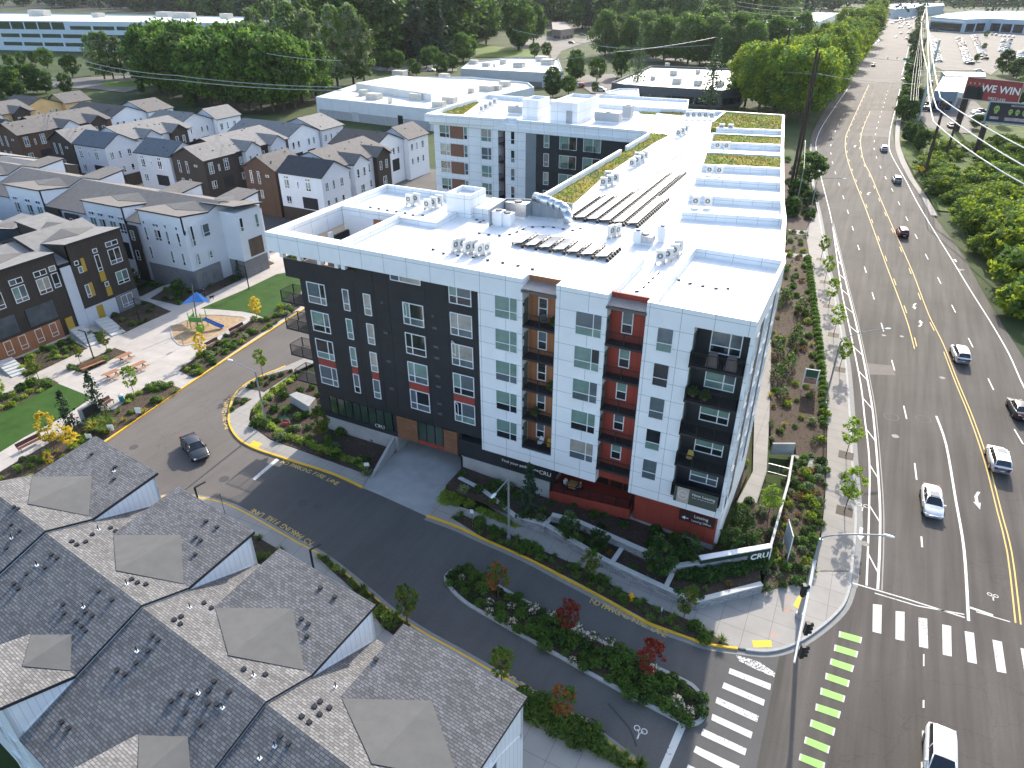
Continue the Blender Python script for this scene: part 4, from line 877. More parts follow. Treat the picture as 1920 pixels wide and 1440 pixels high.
def gable(label,x0,x1,y0,y1,axis,wallm,roofm,ze=11.5,zr=13.8,zb=2.,basem=None,fs='gable',rs='side',nv=5,ridge=None,cat='townhouse',group='townhouses in the rows beyond the lane'):
    root=empty('townhouse',((x0+x1)/2,(y0+y1)/2,zb),0,label,cat,group); mb=MB(); ov=.35; s=.2
    if axis=='y':
        xm=ridge if ridge else (x0+x1)/2
        kl=(zr-ze)/(xm-x0); kr=(zr-ze)/(x1-xm)
        slab(mb,[(x0-ov,y0-ov,ze-kl*ov+s),(xm,y0-ov,zr+s),(xm,y1+ov,zr+s),(x0-ov,y1+ov,ze-kl*ov+s)],.18); slab(mb,[(xm,y0-ov,zr+s),(x1+ov,y0-ov,ze-kr*ov+s),(x1+ov,y1+ov,ze-kr*ov+s),(xm,y1+ov,zr+s)],.18)
        w_=MB(); pr_=[(x0,zb),(x1,zb),(x1,ze),(xm,zr),(x0,ze)]; w_.loft([(a,y0,z) for a,z in pr_],[(a,y1,z) for a,z in pr_])
    else:
        ym=ridge if ridge else (y0+y1)/2
        kf=(zr-ze)/(ym-y0); kb=(zr-ze)/(y1-ym)
        slab(mb,[(x0-ov,y0-ov,ze-kf*ov+s),(x1+ov,y0-ov,ze-kf*ov+s),(x1+ov,ym,zr+s),(x0-ov,ym,zr+s)],.18); slab(mb,[(x0-ov,ym,zr+s),(x1+ov,ym,zr+s),(x1+ov,y1+ov,ze-kb*ov+s),(x0-ov,y1+ov,ze-kb*ov+s)],.18)
        w_=MB(); pr_=[(y0,zb),(y1,zb),(y1,ze),(ym,zr),(y0,ze)]; w_.loft([(x0,a,z) for a,z in pr_],[(x1,a,z) for a,z in pr_])
    rf_=mb.build('roof',[roofm,FASC],root); w_.build('wall',[wallm],root)
    if basem: MB().box(x0-.03,x1+.03,y0-.03,y1+.03,zb,4.75).build('ground_floor_wall',[basem],root)
    if fs: patt(root,x0,x1,y0,y1,'f',ze,fs)
    if rs: patt(root,x0,x1,y0,y1,'r',ze,rs)
    for i in range(nv):
        x=rng.uniform(x0+.8,x1-.8); y=rng.uniform(y0+.8,y1-.8)
        if axis=='y': z=zr-(abs(x-xm)*((zr-ze)/((xm-x0) if x<xm else (x1-xm))))+s
        else: z=zr-(abs(y-ym)*((zr-ze)/((ym-y0) if y<ym else (y1-ym))))+s
        inst('roof_vent',V_BOX,rf_,Vector((x,y,z))-wloc(rf_),0)
    gable.last=root; return root
MUST=M('mustard_panel',(.42,.27,.04),.6,.05)
def block(X0,flip,cols,names,skipfront=False,yo=0):
    (g_w,g_r),(w_w,w_r),(s_w,s_r),(b_w,b_r),(e_w,e_r)=cols; Y=58+yo
    gx=(X0,X0+8.4) if not flip else (X0+11.0,X0+20.6); wx=(X0+9.5,X0+20.4) if not flip else (X0,X0+10.6)
    gable(names[0],gx[0],gx[1],Y+.3,Y+8.8,'y',g_w,g_r,fs='gable',rs='side' if not flip else 'front',basem=None)
    gable(names[1],wx[0],wx[1],Y,Y+8.4,'x',w_w,w_r,ze=11.5,ridge=Y+4.1,fs='front',rs='side' if not flip else None,basem=BRN if not flip else None)
    sx=(X0+4.8,X0+18.2) if not flip else (X0+4.8,X0+20.2)
    gable(names[2],sx[0],sx[1],Y+8.6,Y+26.3,'y',s_w,s_r,fs=None,rs='side',ridge=(sx[0]+sx[1])/2-.9,nv=14)
    sp=gable.last
    for yb,wm_,rf2 in ((Y+11.5,w_w,g_r),(Y+19.5,BRN if s_w is not BRN else GRS,s_r)):
        xa,xb=(sx[0]+sx[1])/2,sx[1]+1.1; mbb=MB(); slab(mbb,[(xa,yb-.3,11.45),(xb+.3,yb-.3,11.45),(xb+.3,yb+2.4,13.2),(xa,yb+2.4,13.2)],.16); slab(mbb,[(xa,yb+2.4,13.2),(xb+.3,yb+2.4,13.2),(xb+.3,yb+5.1,11.45),(xa,yb+5.1,11.45)],.16); mbb.build('bay_roof',[rf2,FASC],sp)
        wb_=MB(); pr_=[(yb,2.),(yb+4.8,2.),(yb+4.8,11.5),(yb+2.4,13.05),(yb,11.5)]; wb_.loft([(xa,a,z) for a,z in pr_],[(xb,a,z) for a,z in pr_]); wb_.build('bay_wall',[wm_],sp)
        window(sp,xb,yb+.8,8.6,.8,1.8,0,.3,math.pi/2); window(sp,xb,yb+2.9,8.6,.8,1.8,0,.3,math.pi/2); window(sp,xb,yb+1.6,5.4,1.3,1.6,.5,.3,math.pi/2)
    gable(names[3],X0+1,X0+13.4 if not flip else X0+19.8,Y+26.4,Y+38,'x',b_w,b_r,fs=None,rs='twin',nv=8)
    gable(names[4],X0+6,X0+14.8 if not flip else X0+20.5,Y+38.2,Y+46.8,'y',e_w,e_r,fs=None,rs='side',nv=6)
gr='townhouses in the rows beyond the lane'
block(-87.4,False,[(BRN2,SH_GREY),(WHS,SH_DARK),(WHS,SH_GREY),(WHB,SH_DARK),(WHS,SH_GREY)],
 ['reddish brown gabled townhouse beside the white one with the charcoal roof','white townhouse with charcoal roof just behind the roof terrace of the apartment block','long taupe roofed townhouse with white walls behind the white charcoal roofed one','white gabled townhouse with charcoal roof and two square decks on its end wall','white taupe roofed townhouse at the back of the row nearest the apartment block'])
block(-119.3,True,[(BRN,SH_LITE),(GRS,SH_BLUE),(BRN,SH_LITE),(WHB,SH_BLUE),(GRS,SH_LITE)],
 ['dark brown gabled townhouse with pale roof, left of the reddish brown one','small light grey townhouse with slate blue roof, left of the dark brown gabled one','long pale roofed dark brown townhouse joined behind the dark brown gabled one','white gabled townhouse with slate blue roof and mustard window panels','pale roofed grey townhouse at the back, behind the slate blue roof with mustard panels'])
block(-149.8,False,[(BRN,SH_LITE),(GRS,SH_BLUE),(WHS,SH_LITE),(GRS,SH_BLUE),(WHS,SH_LITE)],
 ['narrow dark olive brown gabled townhouse left of the large light grey one','large light grey townhouse with slate blue roof facing the lane','long pale roofed white townhouse behind the large light grey one','light grey gabled townhouse with long slate blue roof in the middle of the rows','pale roofed white townhouse in front of the dark wood'])
block(-182.3,True,[(BRN2,SH_GREY),(WHS,SH_DARK),(BRN2,SH_GREY),(WHB,SH_DARK),(WHS,SH_GREY)],
 ['large reddish brown gabled townhouse left of the narrow olive brown one','white townhouse with charcoal roof at the left edge of the view','long taupe roofed reddish brown townhouse joined behind the large reddish brown one','white gabled townhouse with charcoal roof behind the reddish brown roofs','taupe roofed townhouse near the round green tree at the edge of the wood'])
block(-213.5,False,[(WHS,SH_GREY),(WHS,SH_DARK),(TANS,SH_GREY),(TANS,SH_DARK),(TANS,SH_GREY)],
 ['taupe roofed white townhouse at the far left edge','charcoal roofed white townhouse hidden at the far left','unfinished yellow sheathed townhouse with long taupe roof at the far left','unfinished yellow gabled townhouse with charcoal roof and black window holes','taupe roofed unfinished townhouse at the back by the office lawn'])
for x,y in ((-99.5,86.2),(-99.5,93.2)):
    pass
# ---- front rows with raised shed wings
def shedrow(label,ox,oy,ang,us,dzs,walls,roofm,back=None,zr=14.4,zt=14.1,ze=11.7,V=8.1,wing=8.3,zb=1.8,name='townhouse_row',group=None):
    Tm,_=mk_local(Vector((ox,oy,0)),ang); Tm=Tm@Matrix.Scale(-1,4,(0,1,0))
    root=empty(name,(ox,oy,zb),0,label,'townhouse row',group)
    for i in range(len(us)-1):
        u0,u1=us[i],us[i+1]; wm=walls[i%len(walls)]
        row_unit(root,Tm,u0,u1,dzs[i],zr,0,2.9,V,zt,ze,(u1-wing,u1),(u1-5,u1) if back else None,wm,roofm,zb,2.2,SHC)
    return root,Tm
def wrow(root,Tm,ang,u,z,w,h,v=8.1,**k):
    p=Tm@Vector((u,v,0)); window(root,p.x,p.y,z,w,h,rz=ang,**k)
RB,RBT=shedrow('row of white townhouses with raised pale roofs facing the plaza',-90,30.4,0,[-35,-24.7,-13.2,-1.0 +14.2-12.2+12.2-0.2-1.0 if False else 12.2,26.4][:1]+[-24.0,-7.0,13.2,26.4],[.35,0,-.3,-.1],[WHS],SH_GREY,back=True,wing=9.6)
for u,kk in ((-15.5,0),(-12.0,1),(-9.2,0),(4.6,0),(6.8,1),(9.4,0),(11.6,0),(17.4,2),(19.6,1),(22.2,2),(24.6,2)):
    if kk==2: wrow(RB,RBT,0,u,9.0,.6,2.2,hm=.3); wrow(RB,RBT,0,u,11.6,.6,.6,hm=0); wrow(RB,RBT,0,u,6.0,.6,2.0,hm=.3)
    else: wrow(RB,RBT,0,u,9.3,1.5,1.8,vm=.5,hm=.28); wrow(RB,RBT,0,u,11.5,1.4,.55,vm=.5,hm=0)
    if u>16 or u<-8: wrow(RB,RBT,0,u-.2,2.9,1.3,1.5,vm=.5,hm=.28)
for xa,xb,z1 in ((-96.9,-93.2,11.2),(-91.9,-88.6,10.9),(-76.6,-74.4,11.0)): MB().box(xa,xb,22.1,22.36,1.8,z1).build('brown_stair_wall',[BRN],RB); window(RB,(xa+xb)/2-.4,22.1,8.6,.8,1.6,0,.3); window(RB,(xa+xb)/2-.4,22.1,5.3,.8,1.6,0,.3)
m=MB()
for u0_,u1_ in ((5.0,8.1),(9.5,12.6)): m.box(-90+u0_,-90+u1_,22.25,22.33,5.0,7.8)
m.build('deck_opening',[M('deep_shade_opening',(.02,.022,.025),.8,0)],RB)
MB().box(-90+16.6,-90+26.45,22.2,22.4,1.8,5.2).build('brick_base',[GBRK],RB)
MB().box(-63.6,-63.35,22.35,27.5,1.8,5.2).build('brick_base',[GBRK],RB)
m=MB(); m.box(-64.5,-63.9,27.2,29.6,1.8,13.2); m.build('brown_stair_wall',[BRN],RB)
m=MB(); m.box(-66,-60.2,29.6,34.9,5.0,12.9); m.build('white_end_wall',[WHS],RB); m=MB(); m.box(-66,-60.3,29.7,34.8,1.8,5.0); m.build('brick_base',[GBRK],RB)
m=MB(); slab(m,[(-67,29.1,14.0),(-59.7,29.1,14.2),(-59.7,35.3,13.4),(-67,35.3,13.1)],.2); m.build('end_wing_roof',[SH_GREY,FASC],RB)
m=MB(); m.box(-60.22,-60.15,31.2,34.2,5.3,8.2); m.build('deck_opening',[M('deck_interior_warm',(.12,.085,.06),.8,.2)],RB)
for y,z,w_,h_ in ((23.3,9.0,.55,3.2),(25.6,9.8,1.3,2.0),(23.4,6.0,.5,1.8),(25.8,6.3,.6,1.2),(23.6,2.8,.8,1.6),(25.6,3.0,.5,1.),(27.9,7.2,.6,1.4),(27.9,10.6,.5,.9)): window(RB,-63.42 if y<27.2 else -63.9,y,z,w_,h_,hm=.3,rz=math.pi/2)
for y,z in ((30.1,9.8),(33.4,9.6)): window(RB,-60.2,y,z,.7,2.2,hm=.3,rz=math.pi/2)
# dark row left of the plaza, facing it
RA,RAT=shedrow('dark brown townhouse row with orange and mustard panels left of the plaza',-75.0,0,-math.pi/2,[-30,-17.5,-5.2,4.9,14.9][::1],[0,0,-.4,0],[BRN],SH_LITE,back=True,wing=8.4,V=8.0) if False else (None,None)
Tm=Matrix.Translation((-75.0,0,0))@Matrix(((0,1,0,0),(1,0,0,0),(0,0,1,0),(0,0,0,1)))   # u -> +y, v -> +x
RA=empty('townhouse_row',(-75,0,1.9),0,'dark brown townhouse row with orange and mustard panels left of the plaza','townhouse row')
for u0,u1,dz,wg in ((-32,-20,-.8,(-28,-20)),(-20,-8.5,-.7,(-16.5,-8.5)),(-8.5,4.4,-.55,(-6.0,4.4)),(4.4,14.6,0,(6.0,14.6))):
    row_unit(RA,Tm,u0,u1,dz,14.4,0,2.9,8.1,14.1,11.7,wg,(u1-5,u1),BRN,SH_LITE,1.9,2.0,SHC)
def wA(y,z,w,h,x=-66.9,**k): window(RA,x,y,z,w,h,rz=math.pi/2,**k)
for y in (-5.2,-2.2,1.0): wA(y,8.7,1.7,2.1,vm=.5,hm=.25); wA(y,11.1,1.7,.75,vm=.5,hm=0)
wA(3.1,8.9,.9,2.0,hm=.25); wA(3.1,11.2,.9,.7,hm=0)
for y in (-5.5,-3.6,-1.4,.6): wA(y,2.7,.95,1.9,hm=.28)
wA(11.7,9.3,1.9,2.2,vm=.5,hm=.25); wA(11.7,11.9,1.9,.7,vm=.5,hm=0); wA(11.9,6.2,1.9,1.9,vm=.5,hm=.25); wA(11.6,2.7,1.9,1.8,vm=.5,hm=.25); wA(9.6,9.0,.7,2.4,hm=.2); wA(9.6,11.7,.7,.6,hm=0); wA(9.9,6.6,.6,.7,hm=0); wA(6.6,10.9,.6,.6,hm=0); wA(6.9,9.7,.6,.9,hm=0); wA(7.0,6.0,.6,1.9,hm=.25)
MB().box(-67.0,-66.84,-8.4,2.2,1.9,4.7).build('rust_base_wall',[ORB],RA); MB().box(-67.0,-66.84,10.9,14.5,1.9,4.8).build('brick_base',[GBRK],RA)
MB().box(-67.0,-66.83,4.5,5.95,1.9,11.2).build('pale_stair_wall',[GRS],RA); MB().box(-67.0,-66.85,6.0,10.8,1.9,4.7).build('pale_entry_wall',[GRS],RA)
for y,z0,z1,c in ((9.55,7.5,8.9,.8),(9.85,5.2,6.5,.8),(7.65,6.0,8.0,.5),(7.55,9.7,11.6,.5)): MB().box(-66.9,-66.84,y,y+c,z0,z1).build('mustard_panel',[MUST],RA)
MB().box(-66.9,-66.8,7.6,8.6,2.2,4.5).build('mustard_door',[MUST],RA); MB().box(-66.9,-66.8,2.9,3.9,2.2,4.5).build('mustard_door',[MUST],RA)
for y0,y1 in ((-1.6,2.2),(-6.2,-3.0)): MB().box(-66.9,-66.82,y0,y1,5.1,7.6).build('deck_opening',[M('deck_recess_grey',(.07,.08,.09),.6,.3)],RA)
# more dark rows further left
RC=empty('townhouse_row',(-128,37,1.9),0,'dark slate townhouse row with pale flat looking roofs at the left edge','townhouse row')
for u0,u1,dz in ((-160,-146,0),(-146,-133,0),(-133,-121,-.2)):
    Tm=Matrix.Translation((0,37.5,0))@Matrix.Scale(-1,4,(0,1,0)); row_unit(RC,Tm,u0,u1,dz,13.6,0,2.9,8.1,13.3,11.2,(u1-8,u1),None,BRN,SH_LITE,1.9,2.0,SHC)
RD=empty('townhouse_row',(-106,4,1.9),0,'dark teal and brown townhouse row behind the dark row, cut by the left edge','townhouse row')
for u0,u1,dz in ((-124,-112,0),(-112,-99,0),(-99,-86.5,-.2)):
    Tm=Matrix.Translation((0,8,0))@Matrix.Scale(-1,4,(0,1,0)); row_unit(RD,Tm,u0,u1,dz,13.2,0,2.9,7.1,12.9,11.0,(u1-8,u1),(u1-5,u1),TEAL,SH_LITE,1.9,2.0,SHC)
for u in (-122,-118,-109,-104,-97,-92): window(RD,u,.85,8.4,1.3,1.8,.5,.28); window(RD,u,.85,5.2,1.3,1.7,.5,.28)
# ================================================================ large buildings around
def pxb(name,label,cat,pts,f,z,wm,rm,par=.6,zb=None,group=None):
    w_=[at(*f(*p),z) for p in pts]; c=sum(w_,Vector((0,0,0)))/len(w_); zb=H(c.x,c.y) if zb is None else zb
    root=empty(name,(c.x,c.y,zb),0,label,cat,group); q=[(p.x,p.y) for p in w_]
    a=sum(q[i][0]*q[(i+1)%len(q)][1]-q[(i+1)%len(q)][0]*q[i][1] for i in range(len(q)))
    if a<0: q=q[::-1]
    MB().prism(q,zb-1,z-par).build('wall',[wm],root)
    m=MB(); m.prism(q,z-par+.0,z-par+.02) ; m.build('roof',[rm],root)
    m=MB(); n=len(q)
    for i in range(n): m.wallbox(q[i],q[(i+1)%n],.35,z-par,z)
    m.build('parapet',[wm],root); return root,w_
def band(root,p,q,u0,u1,z0,z1,mat,n=1,gap=.0,nm='window',out=.06):
    p,q=Vector(p[:2]),Vector(q[:2]); d=q-p; nn=Vector((d.y,-d.x)).normalized(); c=(p+q)/2
    if (Vector((CAM.x,CAM.y))-c).dot(nn)<0: nn=-nn
    for i in range(n):
        a=u0+(u1-u0)*i/n; b=u0+(u1-u0)*(i+1)/n-gap*(u1-u0)/n
        A=p+d*a+nn*out; B_=p+d*b+nn*out; C_=B_-nn*(out+.1); D=A-nn*(out+.1)
        m=MB(); m.prism([tuple(A),tuple(B_),tuple(C_),tuple(D)],z0,z1); m.build(nm,[mat],root)
OFW=brickmat('pale_blue_office_panels',(.52,.60,.68),(.50,.58,.66),(.38,.44,.5),9,3.2,.03,0,.6,var=.03)
off,ow=pxb('office_building','long four storey pale blue office block with green tinted ribbon windows beyond the trees','office building',[(-260,112),(1355,130),(1535,97),(-200,70)],zO,20,OFW,MEMB,.8)
P0,P1=ow[0],ow[1]; zt_=lambda y: 20-(y-115)/12.4
for (a,b,z0,z1,n) in ((.16,.405,14.9,19.3,5),(.42,.99,15.0,17.2,7),(.16,.99,9.9,12.2,11),(.16,.99,4.8,7.0,11)): band(off,P0,P1,a,b,z0,z1,GLO,n,.10)
band(off,ow[1],ow[2],.1,.8,15,17.2,GLO,2,.1)
for i,(x,w_,h_) in enumerate(((75,60,3.5),(310,40,2.6),(185,22,2.2),(345,60,3.),(425,22,2.6))):
    c=at(x,28+i*1.2,20); MB().box(c.x-w_*.16,c.x+w_*.16,c.y-3,c.y+3,19.2,20+h_).build('rooftop_plant',[M('beige_plant_box',(.52,.49,.43),.7)],off)
WHW=brickmat('pale_tilt_up_panels',(.60,.63,.66),(.58,.61,.64),(.35,.37,.4),7.5,9,.03,0,.7,var=.05)
wh,ww=pxb('warehouse','large low white warehouse with stepped roof and rooftop units behind the townhouses','warehouse',[(335,545),(565,472),(870,432),(1200,432),(1530,462),(1565,490),(1250,560),(990,614)],zA,8.5,WHW,M('dusty_white_roof',(.70,.69,.66),.8,.1,.1),.7)
m=MB(); q=[tuple(at(*zA(*p),10.3)[:2]) for p in ((560,467),(790,425),(1195,452),(1000,520),(985,527))]; m.prism(q,7.8,10.3); m.build('raised_roof',[M('dusty_white_roof',(.70,.69,.66),.8,.1,.1)],wh)
band(wh,ww[0],ww[7],.02,.98,1.,4.6,M('grey_lower_wall',(.34,.35,.36),.8,.1),1,0,'lower_wall',.04)
band(wh,ww[0],ww[7],.32,.38,1.,4.9,M('grey_roller_door',(.42,.44,.46),.6,.1),1,0,'roller_door',.1); band(wh,ww[0],ww[7],.72,.76,1.,5.5,GLD,1,0,'entrance_glazing',.1)
def plant_boxes(root,f,pts,z,nm='rooftop_unit'):
    for x,y,w_,h_ in pts:
        c=at(*f(x,y),z); MB().box(c.x-w_/2,c.x+w_/2,c.y-w_*.35,c.y+w_*.35,z-.8,z+h_).build(nm,[M('beige_plant_box',(.52,.49,.43),.7)],root)
plant_boxes(wh,zA,((810,425,5.5,2.),(605,525,3,1.2),(665,545,5,1.2),(755,570,1.2,1.),(910,548,5,1.4),(1030,588,4,1.),(1090,565,4.5,1.2),(1300,500,5,1.2),(1350,495,4,1.),(1400,475,4,1.2),(1210,512,2,1.),(1060,428,4,1.)),8.5)
wh2,_w=pxb('warehouse','low white roofed building with grey walls and rooftop units beyond the round dark trees','warehouse',[(1150,385),(1200,347),(1440,322),(1700,330),(1725,400),(1620,408)],zA,8,M('grey_tilt_up_wall',(.40,.42,.44),.8,.08),MEMB,.7)
band(wh2,_w[0],_w[5],.02,.98,1.5,4,M('brown_grey_base',(.16,.15,.15),.8,.1),1,0,'lower_wall',.04)
plant_boxes(wh2,zA,((1225,352,4,1.2),(1295,365,3.5,1.),(1390,352,3,1.5),(1480,370,5,1.6),(1610,335,6,1.6),(1640,355,6,1.8),(1340,370,1,1.)),8)
wh3,_w=pxb('dark_commercial_building','low charcoal walled building with wide white roof behind the tall fir trees','commercial building',[(665,548),(930,437),(1650,462),(1540,585),(1400,602),(890,573),(745,562)],zB,8,M('charcoal_wall',(.085,.09,.1),.7,.1),MEMB,.9)
for a,b in ((4,5),(5,6),(3,4)): band(wh3,_w[a],_w[b],.04,.96,2.5,5.0,GLD,3,.06)
plant_boxes(wh3,zB,((1035,435,2,1.),(1078,490,3,1.2),(1100,545,3.5,1.3),(1240,480,2,1.),(1240,555,3,1.2),(1385,560,3,1.2),(1480,517,2.6,1.2),(1600,470,4,.8),(940,520,2,.8)),8)
w4,_w=pxb('low_white_building','flat white roofed building directly behind the rear wing of the apartment block','commercial building',[(565,628),(1180,662),(1170,725),(980,715),(760,705),(565,690)],zB,14,PANEL,MEMB,.8)
w5,_w=pxb('small_white_building','small flat roofed white pavilion beside the charcoal walled building','commercial building',[(620,612),(715,588),(845,592),(848,640),(640,622)],zB,8,PANEL,MEMB,.6)
HB=M('tan_brick_wall',(.30,.24,.19),.85,.12)
w6,_w=pxb('brick_office','two storey tan brick office with dark windows among trees up the hill road','office building',[(265,145),(350,143),(412,188),(325,200),(270,195)],zB,9,HB,M('flat_brown_roof',(.25,.22,.2),.9),.5); band(w6,_w[2],_w[3],.1,.9,2.5,4.5,GLD,3,.2); band(w6,_w[3],_w[4],.1,.9,2.5,4.5,GLD,2,.2)
w7,_w=pxb('hill_house','pale gabled house with pink brown roof high among the far trees','house',[(262,15),(315,10),(328,45),(275,52)],zB,9,GRS,M('pink_brown_shingles',(.35,.24,.2),.9),.1); band(w7,_w[2],_w[3],.1,.9,3,6,GLD,3,.3)
SLB=M('slate_blue_cladding',(.20,.27,.33),.6,.08); LBL=M('pale_blue_cladding',(.42,.50,.58),.6,.05)
d1,_w=pxb('car_dealership','long grey white car showroom with dark glazed bays behind the parked cars','car dealership',[(1300,112),(1530,128),(1700,122),(1960,135),(1960,70),(1590,68),(1400,88)],zR,11,LBL,MEMB,.8,0)
band(d1,_w[0],_w[1],.05,.95,.5,7.0,GLD,1,0); band(d1,_w[1],_w[2],.1,.9,.5,7.2,GLD,2,.15); band(d1,_w[2],_w[3],.05,.95,.5,7.2,GLD,3,.15); band(d1,_w[0],_w[1],.0,1,8,9.4,W_,1,0,'fascia_band',.4)
d2,_w=pxb('service_building','pale blue flat building at the far end of the main road','commercial building',[(930,35),(1060,62),(1390,35),(1385,20),(1130,18)],zR,10,LBL,M('pale_blue_roof',(.45,.52,.58),.8),.6,0); band(d2,_w[0],_w[1],.1,.9,2,5,GLD,3,.2)
d3,_w=pxb('workshop_building','slate blue metal roofed workshop beside the red billboard','workshop',[(1325,605),(1380,510),(1535,512),(1480,612)],zR,7,SLB,M('slate_metal_roof',(.30,.37,.42),.5,.06,.3),.15,0)
band(d3,_w[0],_w[3],.08,.92,.4,3.6,GLD,3,.12,'garage_opening'); MB().prism([tuple(at(*zR(*p),7.4)[:2]) for p in ((1480,612),(1535,512),(1565,515),(1515,620))],5.5,7.4).build('white_fascia',[W_],d3)
d4,_w=pxb('low_blue_building','long low slate blue roofed shed between the workshop and the car lot','shed',[(1370,475),(1660,480),(1665,510),(1400,505)],zR,6,SLB,M('slate_metal_roof',(.3,.37,.42),.5),.15,0)
w8,_w=pxb('white_store','white roofed store beside the far power lines left of the tree row','commercial building',[(350,130),(420,80),(690,85),(560,140),(430,150)],zR,9,W_,MEMB,.6)
d5,_w=pxb('grey_store','long grey store roof beyond the tall tree row at the top','commercial building',[(-200,120),(100,112),(330,135),(320,165),(-200,150)],zR,8,M('grey_store_wall',(.35,.36,.37),.8),M('grey_store_roof',(.5,.5,.49),.8),.5)
# car lots and far pavements
sheet('car_lot',[[Vector(at(*zR(*p),0)[:2]) for p in ((1290,215),(1960,215),(1960,440),(1800,420),(1700,500),(1640,470),(1500,470),(1380,470),(1300,430))],[Vector(at(*zR(*p),0)[:2]) for p in ((1225,790),(1240,640),(1560,640),(1660,740),(1560,890),(1450,880),(1280,850))],[Vector(at(*zR(*p),0)[:2]) for p in ((960,95),(1230,95),(1200,200),(1010,150))]],-.02,ASPHL)
sheet('right_pavement',[smooth([Vector(at(*zR(*p),0)[:2]) for p in ((1180,480),(1130,650),(1100,800),(1090,940),(1120,1050),(1190,1200),(1280,1330),(1340,1440))],3)+list(reversed(smooth([Vector(at(*zR(*p),0)[:2]) for p in ((1150,480),(1105,650),(1070,800),(1060,960),(1085,1060),(1150,1190),(1230,1310),(1300,1440))],3)))],.12,SIDEN,skirt=.2)
sheet('bank_ground',[[Vector(at(*zR(*p),0)[:2]) for p in ((1090,900),(1300,840),(1560,900),(1960,760),(2200,800),(2200,1700),(1920,1700),(1700,1440),(1340,1400),(1200,1180),(1110,1020))]+[]],-.03,BANK)
sheet('hill_road',[g2([zB(*p) for p in ((270,420),(330,340),(440,300),(620,250),(600,215),(480,260),(330,240),(250,240),(0,240),(0,330),(130,330),(250,330))]),g2([zB(*p) for p in ((420,545),(470,500),(700,490),(690,530),(640,620),(560,640))]),g2([zB(*p) for p in ((690,385),(1650,395),(1650,430),(1000,410),(690,410))]),g2([zO(*p) for p in ((0,390),(300,440),(860,420),(860,480),(700,520),(540,500),(250,490),(0,470))]),g2([zA(*p) for p in ((640,380),(900,330),(1130,350),(1130,400),(700,400))])],-.02,ASPHL)
sheet('meadow',[g2([zA(*p) for p in ((1230,250),(1560,280),(1570,320),(1240,320))]),g2([zO(*p) for p in ((560,460),(860,450),(840,485),(600,490))])],-.01,greenmat('bright_meadow',[(.3,(.07,.13,.015)),(.7,(.13,.19,.03))],.1))
sheet('forest_floor',[g2([(560,24),(700,8),(1480,8),(1500,30),(1440,66),(1160,72),(1060,60),(1000,45),(870,80),(700,130),(640,110),(520,60)]),g2([zO(*p) for p in ((480,370),(870,330),(1700,420),(1800,560),(1620,640),(1300,640),(880,520),(860,420))]),g2([(1600,3),(1990,3),(1990,14),(1640,9)]),g2([(-30,3),(560,4),(540,30),(300,27),(-30,15)])],-.05,M('forest_floor_brown_green',(.022,.030,.014),.95,.3,.2))
# ================================================================ rooftop equipment
def cond_proto(tall=1):
    r=empty('condenser_unit',(0,0,0),0,'','condenser unit'); h=1.0 if tall else .8
    MB().box(-.42,.42,-.16,.16,.25,.25+h).build('casing',[M('condenser_cream',(.66,.65,.62),.5,.04)],r,local=True)
    m=MB()
    for zc in ((.25+h*.5,) if not tall else (.25+h*.5,)):
        for i in range(20):
            a,b=2*math.pi*i/20,2*math.pi*(i+1)/20
            m.poly([(-.08+.27*math.cos(a),-.166,zc+.27*math.sin(a)),(-.08+.27*math.cos(b),-.166,zc+.27*math.sin(b)),(-.08,-.166,zc)],0)
            m.poly([(-.08+.10*math.cos(a),-.17,zc+.10*math.sin(a)),(-.08+.10*math.cos(b),-.17,zc+.10*math.sin(b)),(-.08,-.17,zc)],1)
            if i%2==0: m.box(-.09,-.07,-.19,-.17,zc-.3,zc+.3,1) if i==0 else None
    m.build('fan_grille',[M('fan_shadow_grey',(.16,.165,.17),.6,0),M('condenser_cream',(.66,.65,.62),.5,.04)],r,local=True)
    MB().box(-.40,.40,.161,.168,.3,.2+h).build('coil_panel',[M('coil_blue',(.07,.16,.24),.5,.15,9)],r,local=True)
    MB().box(-.42,.42,-.03,.03,.18,.25).box(-.42,-.34,-.24,.24,0,.25).box(.34,.42,-.24,.24,0,.25).build('stand',[GALV],r,local=True); return r
CP=cond_proto(); used=[0]
def cond(f,x,y,rz,label,gp=None):
    p=at(*f(x,y),ZR+.05); o=CP if not used[0] else copy_tree(CP); used[0]=1; o.location=(p.x,p.y,ZR+.01); o.rotation_euler=(0,0,rz); o['label']=label
    if gp: o['group']=gp
    return o
for i,(x,y) in enumerate(((405,205),(465,195),(560,245),(612,228),(660,210))): cond(zM,x,y,0.,'cream condenser with a fan grille beside the front roof box','condensers beside the front roof box')
for i,(x,y) in enumerate(((795,600),(850,590),(900,620),(955,610),(1000,640),(1060,625))): cond(zM,x,y,R_(75),'condenser standing in the row of six near the front roof edge','row of six condensers near the front roof edge')
for i,(x,y) in enumerate(((345,262),(425,235),(500,190),(545,140))): cond(z7,x,y,R_(25),'condenser in the line of four between the two front parapets','four condensers between the front parapets')
for g,(pts,lb) in enumerate((([(900,888),(1010,895)],'condenser in the roof well behind the fourth parapet'),([(745,1248),(880,1252)],'condenser in the roof well nearest the corner block'),([(990,608),(1092,612)],'condenser in the narrow well between two sedum beds'),([(1035,400),(1135,405)],'condenser in the rearmost well beside the large sedum bed'))):
    for x,y in pts: cond(z8,x,y,R_(12),lb,lb+'s')
